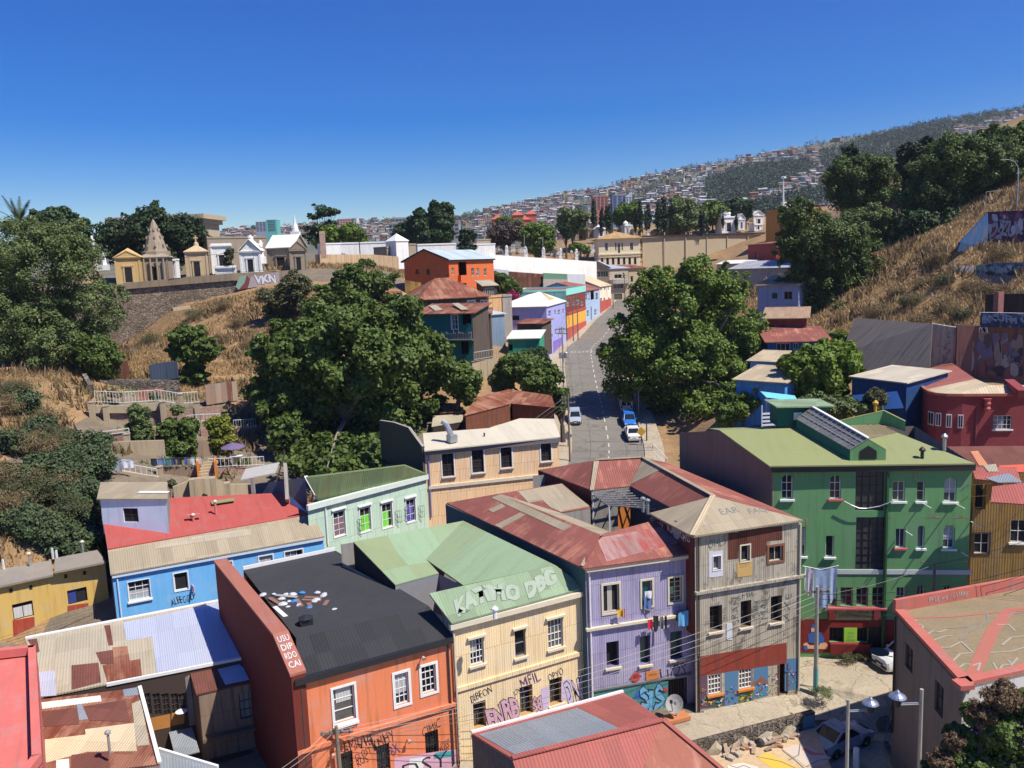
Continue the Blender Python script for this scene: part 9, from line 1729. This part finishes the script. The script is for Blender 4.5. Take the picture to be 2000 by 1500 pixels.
ptree('crest_tree','dark low limbed tree added to darken the slope below the broad crest tree','tree',1815,520,146,[(1800,450,55,40),(1850,440,50,36),(1770,470,34,34),(1780,525,46,40),(1838,500,40,36),(1740,560,30,34)],8,140,11000,LF_conif,seed=58,clump=.22,droop=.5,trunk=.4)  # extra tree, added to make the dark shade under the crest crowns
ptree('crest_tree','darker tree at the right edge above the curved street lamp','tree',2010,420,165,[(1985,285,50,30),(1940,270,36,22),(2010,310,45,60),(1965,330,40,45)],8,110,9000,LF_dark,seed=57,clump=.22,onground=False)
ptree('walnut_tree','bright yellow green tree in front of the navy house','tree',1610,800,95,[(1600,722,66,42),(1560,740,38,38),(1650,712,36,36),(1612,692,44,24),(1590,765,55,25)],11,110,7500,LF_wal,seed=58,clump=.24,aspect=1.3)
for k,(u,v,Y,l,m,lb) in enumerate(((1640,812,87,[(1620,795,40,18),(1665,800,36,14),(1590,790,30,18)],LF_acac,'olive bushes below the bright walnut tree'),(1450,842,95,[(1440,800,26,28),(1470,785,22,26),(1415,815,20,24),(1490,770,20,20)],LF_plane,'green bushes between the plane tree and the green building'),(1712,790,86,[(1712,778,20,16),(1700,795,18,10)],LF_oliv,'grey green weed bush in front of the blue tarpaulin'),(1575,655,122,[(1575,655,2,2)],LF_wal,''),(1638,668,113,[(1638,660,14,12),(1650,670,8,8)],LF_wal,'bright little shrub beside the tilted concrete slab'))):
    if lb: ptree('bush',lb,'bush',u,v,Y,l,9,50,3000,m,seed=60+k,clump=.3,trunk=.12)
# street side
ptree('street_tree','small dense tree on the left pavement above the rusty shack','tree',1040,800,113,[(1010,722,42,28),(1050,745,42,34),(1085,778,20,22),(985,745,24,22),(1040,710,30,16)],8.5,110,8000,LF_dark,seed=66,clump=.24,aspect=1.4,trunk=.3)
ptree('street_tree','leaning slender tree with drooping leaves over the left pavement','tree',1098,800,106,[(1096,780,14,18),(1090,800,12,10),(1104,768,8,10)],9,24,1100,LF_dark,seed=67,clump=.4,aspect=1.6)
for k,(u,v,r) in enumerate(((1037,702,13),(1056,700,14))): ptree('round_conifer',('clipped dark conifer beside the jade shack','clipped dark conifer touching the lavender house corner')[k],'tree',u,v+22,128,[(u,v,r,16),(u,v-10,r*.7,10)],5.5,40,2600,LF_conif,seed=68+k,clump=.4)
ptree('bank_tree','green bushes right of the orange house','bush',985,580,168,[(975,550,16,16),(990,560,22,14),(1005,570,16,12),(965,540,9,10)],8,50,2600,LF_dark,seed=71,clump=.3)
ptree('bougainvillea','magenta flowering bush above the aqua side wall','bush',1003,590,160,[(1003,577,9,8),(997,584,8,6)],5,16,700,leafmat('magenta_flower',(.18,.01,.06),(.36,.03,.12),.2),seed=72,clump=.45,trunk=.08)
# palm
def palm(u,v,Y):
    b=P(u,v,Y); t=thing('palm_tree','date palm with arching fronds at the left edge','palm',b); mb=MB(); mb.tube([(0,0,-9),(0,0,-3),(0,0,0)],[.5,.45,.4],BARK,8); mb.build('trunk',t); rg=random.Random(4); LF=leafmat('palm_leaf',(.03,.05,.015),(.075,.105,.035),.15)
    for k in range(34):
        a=rg.uniform(0,6.28); el=rg.uniform(-.35,1.35); L=rg.uniform(4.2,5.6); d=Vector((math.cos(a)*math.cos(el),math.sin(a)*math.cos(el),math.sin(el))); mb=MB(); pts=[Vector((0,0,0))]
        for i in range(1,9): dd=(d-Vector((0,0,.13*i*math.cos(el)))).normalized(); pts.append(pts[-1]+dd*L/8)
        for i in range(8):
            p,q_=pts[i],pts[i+1]; s=(q_-p).cross(UPV); s=s.normalized() if s.length>.01 else Vector((1,0,0)); w_=.55*math.sin(math.pi*(i+.8)/9)+.08
            for sg in (-1,1):
                for j in range(3): o=p.lerp(q_,j/3); mb.face([o,o+(q_-p)*.3,o+(q_-p)*.55+s*sg*w_-Vector((0,0,.18*w_))],LF)
        mb.build('frond',t)
palm(38,438,150)
# terraces
for k,(nm,lb,u,v,Y,l,px,n,nl,m,asp) in enumerate((('oleander','tall slender leaved shrub in front of the brick terrace','%d',0,0,0,0,0,0,0,0),) if False else (
 ('shrub','tall slender leaved shrub in front of the brick terrace',272,895,91,[(272,820,20,26),(280,855,22,28),(262,845,14,26),(290,875,16,16)],8,50,3600,LF_acac,.5),
 ('shrub','two dark leafy saplings left of the yellow bush',345,905,90,[(330,850,20,28),(365,840,20,26),(345,875,32,24)],9,50,3200,LF_dark,1.5),
 ('yellow_bush','yellow leaved flowering bush on the terrace beside the parasol',430,905,93,[(428,845,24,28),(440,870,22,20),(415,880,18,16)],8,50,3400,LF_yel,1.),
 ('sapling','feathery dark sapling above the brown sheet fence','%',0,0,0,0,0,0,0,0))[:3]):
    ptree(nm,lb,'shrub',u,v,Y,l,px,n,nl,m,seed=80+k,clump=.32,trunk=.1,aspect=asp)
ptree('sapling','feathery dark tree on the dry bank above the grey sheet fence','tree',375,762,111,[(365,655,34,20),(385,690,40,26),(350,690,22,20),(380,735,24,24),(400,675,22,18)],9,60,4400,LF_dark,seed=84,clump=.26,aspect=1.5,squash=.5)
ptree('bush','grey green bush on the dry bank below the painted parapet','bush',560,600,140,[(560,580,40,30),(580,560,30,24),(545,605,30,20)],6,60,4200,LF_oliv,seed=85,clump=.28)
ptree('bush','dark bush at the foot of the rust streaked wall','bush',720,545,163,[(715,525,18,14),(725,540,16,12)],7,30,1500,LF_dark,seed=86,clump=.35)
ptree('tomb_shrub','small climbing shrub between the white tombs','shrub',447,528,155,[(448,500,8,14),(444,515,8,10)],5,20,900,LF_oliv,seed=87,clump=.4)
# cactus and scrub of the left slope
rg=random.Random(31); cs=[(80,800,86),(105,790,87),(60,780,90),(120,860,80),(150,860,79),(40,850,80),(90,900,77),(130,910,75),(165,880,77),(60,920,74),(110,960,71),(150,950,72),(30,930,73),(90,1010,67),(140,1010,68),(60,1040,66),(120,1050,65),(165,1020,67),(20,800,88),(170,830,82),(75,860,80),(155,985,70),(15,880,80),(45,890,79),(135,880,77),(25,990,69),(80,965,71),(125,1005,69),(150,1035,67),(100,1040,66),(35,1010,67),(170,960,72),(100,830,84),(140,835,82),(95,930,74),(50,960,71),(10,940,74),(165,905,76),(130,955,72)]
for k,(u,v,Y) in enumerate(cs):
    b=P(u,v,Y); b.z=gz(b.x,b.y); s=rg.uniform(.8,1.35); kind=rg.choice([0,0,0,1,2]); m=(LF_cact,LF_oliv,LF_dry)[kind]
    nm=('prickly_pear','slope_bush','dry_bush')[kind]; lb=('grey green prickly pear clump on the left slope','olive green bush on the left slope','dry brown bush on the left slope')[kind]
    bl=[(rg.uniform(-1,1),rg.uniform(-1,1),.9*s,1.5*s,1.2*s,1.1*s),(rg.uniform(-1.2,1.2),0,.7*s,1.1*s,1.1*s,.9*s)]
    tree(nm,lb,'bush',b,bl,(.34,.2,.22)[kind],30,1500,m,trunk=.08,clump=.36,seed=100+k,limbs=8,aspect=(.9,.7,.5)[kind],group='bushes of the left slope')
for k,(u,v,Y,kind) in enumerate([(30,735,93,1),(10,760,92,1),(500,690,130,2),(470,640,140,2),(440,600,146,2),(540,640,137,2),(380,600,146,1),(290,640,139,1),(430,660,133,2),(520,590,147,1),(350,640,138,2),(1750,560,126,2),(1800,540,124,2),(1780,600,120,1),(1850,590,114,2),(1900,560,116,2),(1940,545,114,2),(1830,500,128,2),(1960,490,124,2),(1720,600,122,2),(1880,600,111,1),(1800,610,114,2),(1700,540,138,2),(1990,555,110,2),(1760,470,146,1),(1840,560,120,1)]):
    b=P(u,v,Y); b.z=gz(b.x,b.y); s=rg.uniform(.8,1.3); m=(None,LF_oliv,LF_dry)[kind]; right=u>1000
    tree('dry_bush' if kind==2 else 'slope_bush',('straw coloured dry bush on the %s bank' if kind==2 else 'olive grey bush on the %s bank')%('right' if right else 'left'),'bush',b,[(0,0,.6*s,1.7*s,1.4*s,.9*s),(rg.uniform(-1,1),.4,.5*s,1.2*s,1*s,.7*s)],.26,26,1100,m,trunk=.06,clump=.4,seed=140+k,limbs=10,aspect=.35,group='scrub of the %s bank'%('right' if right else 'left'))
# foreground bush at the lower right, weeds of the plaza
ptree('foreground_bush','big dark flowering bush at the lower right corner','bush',1960,1620,34,[(1960,1430,75,60),(1890,1480,60,50),(1985,1380,40,40),(1850,1510,45,30),(2000,1490,70,60)],13,130,12000,LF_dark,seed=180,clump=.2,onground=False,trunk=.2,aspect=1.2)
ptree('foreground_bush','brown dry twigs rising along the edge of the big dark bush','bush',1900,1560,33.4,[(1960,1365,45,26),(1920,1395,30,22),(1835,1490,26,24),(1865,1450,22,24)],10,50,3000,leafmat('brown_leaf',(.09,.055,.03),(.20,.13,.07),.15),seed=181,clump=.3,onground=False,trunk=.05,aspect=.5)
P_,b_,c_=crown([((q:=P(1960,1450,33.2)).x,q.y,q.z,1.5,1,1.4)],20,60,.1,.3,1,0,9); leaf_object('flower',P_,.11,plain('violet_petal',(.12,.05,.25),.7),bpy.data.objects['foreground_bush'])['kind']='stuff'; bpy.data.objects['flower'].parent=bpy.data.objects['foreground_bush']; bpy.data.objects['flower'].location=-bpy.data.objects['foreground_bush'].location
for k,(u,v,lb) in enumerate(((1655,1296,'scruffy weed clump on the paving in front of the maroon wall'),(1685,1290,'scruffy weed clump between the white car and the pole'),(1605,1362,'green weed tuft at the foot of the plaza pole'))):
    c=G(u,v,0); tree('weed',lb,'weed',c,[(0,0,.25,.7,.45,.4),(.4,.1,.2,.4,.3,.35)],.16,16,420,LF_oliv if k<2 else LF_acac,trunk=.02,clump=.45,seed=190+k,limbs=10,aspect=.35)
# dry grass of both banks, uncountable blades
def grass(name,n,xr,yr,test,h,mat,seed):
    rg=np.random.default_rng(seed); x=rg.uniform(*xr,n); y=rg.uniform(*yr,n); z=ground(x,y); k=test(x,y,z); x,y,z=x[k],y[k],z[k]; m=len(x); a=rg.uniform(0,2*np.pi,m); hh=h*rg.uniform(.5,1.5,m); w=hh*.16; lean=rg.normal(0,.35,(m,2))*hh[:,None]
    b=np.c_[x,y,z-.05]; d=np.c_[np.cos(a)*w,np.sin(a)*w,0*w]; tp=b+np.c_[lean,hh]; V=np.stack([b-d,b+d,tp],1).reshape(-1,3)
    me=bpy.data.meshes.new(name); me.vertices.add(m*3); me.vertices.foreach_set('co',V.ravel()); me.loops.add(m*3); me.polygons.add(m); me.loops.foreach_set('vertex_index',np.arange(m*3,dtype=np.int32)); me.polygons.foreach_set('loop_start',np.arange(0,m*3,3,dtype=np.int32)); me.polygons.foreach_set('loop_total',np.full(m,3,dtype=np.int32)); me.materials.append(mat); me.update(calc_edges=True); o=bpy.data.objects.new(name,me); COL.objects.link(o); tag(o,kind='stuff')
GRB=leafmat('straw',(.20,.13,.055),(.48,.33,.16),.2)
nz=lambda x,y:np.sin(x*.35+np.sin(y*.3)*2)*np.sin(y*.4-x*.12)
grass('dry_grass',260000,(-90,-14),(60,150),lambda x,y,z:(nz(x,y)>-.6)&(z>4.5)&(np.hypot((x+24)/18,(y-98)/14)>1)&~((x>-52)&(x<-26)&(y>74)&(y<104)),.38,GRB,1)
grass('dry_grass',260000,(36,120),(95,190),lambda x,y,z:(nz(x,y)>-.93)&(z>15),.5,leafmat('sunlit_straw',(.27,.18,.08),(.60,.43,.22),.25),2)  # right bank: straw colour lightened to stand for sunlight on the slope
grass('weedy_grass',14000,(-56,-30),(84,112),lambda x,y,z:(nz(x*1.7,y*1.7)>.1),.4,LF_acac,3)
grass('dry_grass',16000,(-50,-12),(160,190),lambda x,y,z:(z>23)&(y<178),.6,GRB,4)
for k,(lb,u,v,Y,r,m) in enumerate(LATE): ptree('garden_weed',lb,'plant',u,v+4,Y,[(u,v,r,r*.6),(u+r*.7,v+2,r*.6,r*.45)],6,20,700,m,seed=210+k,clump=.4,trunk=.03,onground=False)
WEED=leafmat('dry_weed',(.11,.075,.04),(.24,.17,.09),.15)
grass('dry_weeds',26000,(-90,-30),(60,149),lambda x,y,z:(nz(x*1.3+4,y*.9)>.15)&(z>6),.95,WEED,6)
grass('dry_weeds',30000,(40,118),(95,170),lambda x,y,z:(nz(x*1.2+2,y)>.1)&(z>16),1.25,leafmat('sunlit_weed',(.15,.10,.05),(.34,.24,.13),.2),7)  # weed colour raised on this bank, sunshine painted into it
make_town()
# the air between here and the far slopes
hz=MB(); HM=bpy.data.materials.new('haze'); HM.use_nodes=True; _t=HM.node_tree; _t.nodes.remove(_t.nodes['Principled BSDF']); _v=_t.nodes.new('ShaderNodeVolumePrincipled'); _v.inputs['Color'].default_value=(.72,.82,.95,1); _v.inputs['Density'].default_value=.0001; _v.inputs['Anisotropy'].default_value=.2; _t.links.new(_v.outputs[0],_t.nodes['Material Output'].inputs['Volume'])
hz.box((0,1000,219.5),(4200,2400,501),HM); tag(hz.build('haze'),kind='stuff')
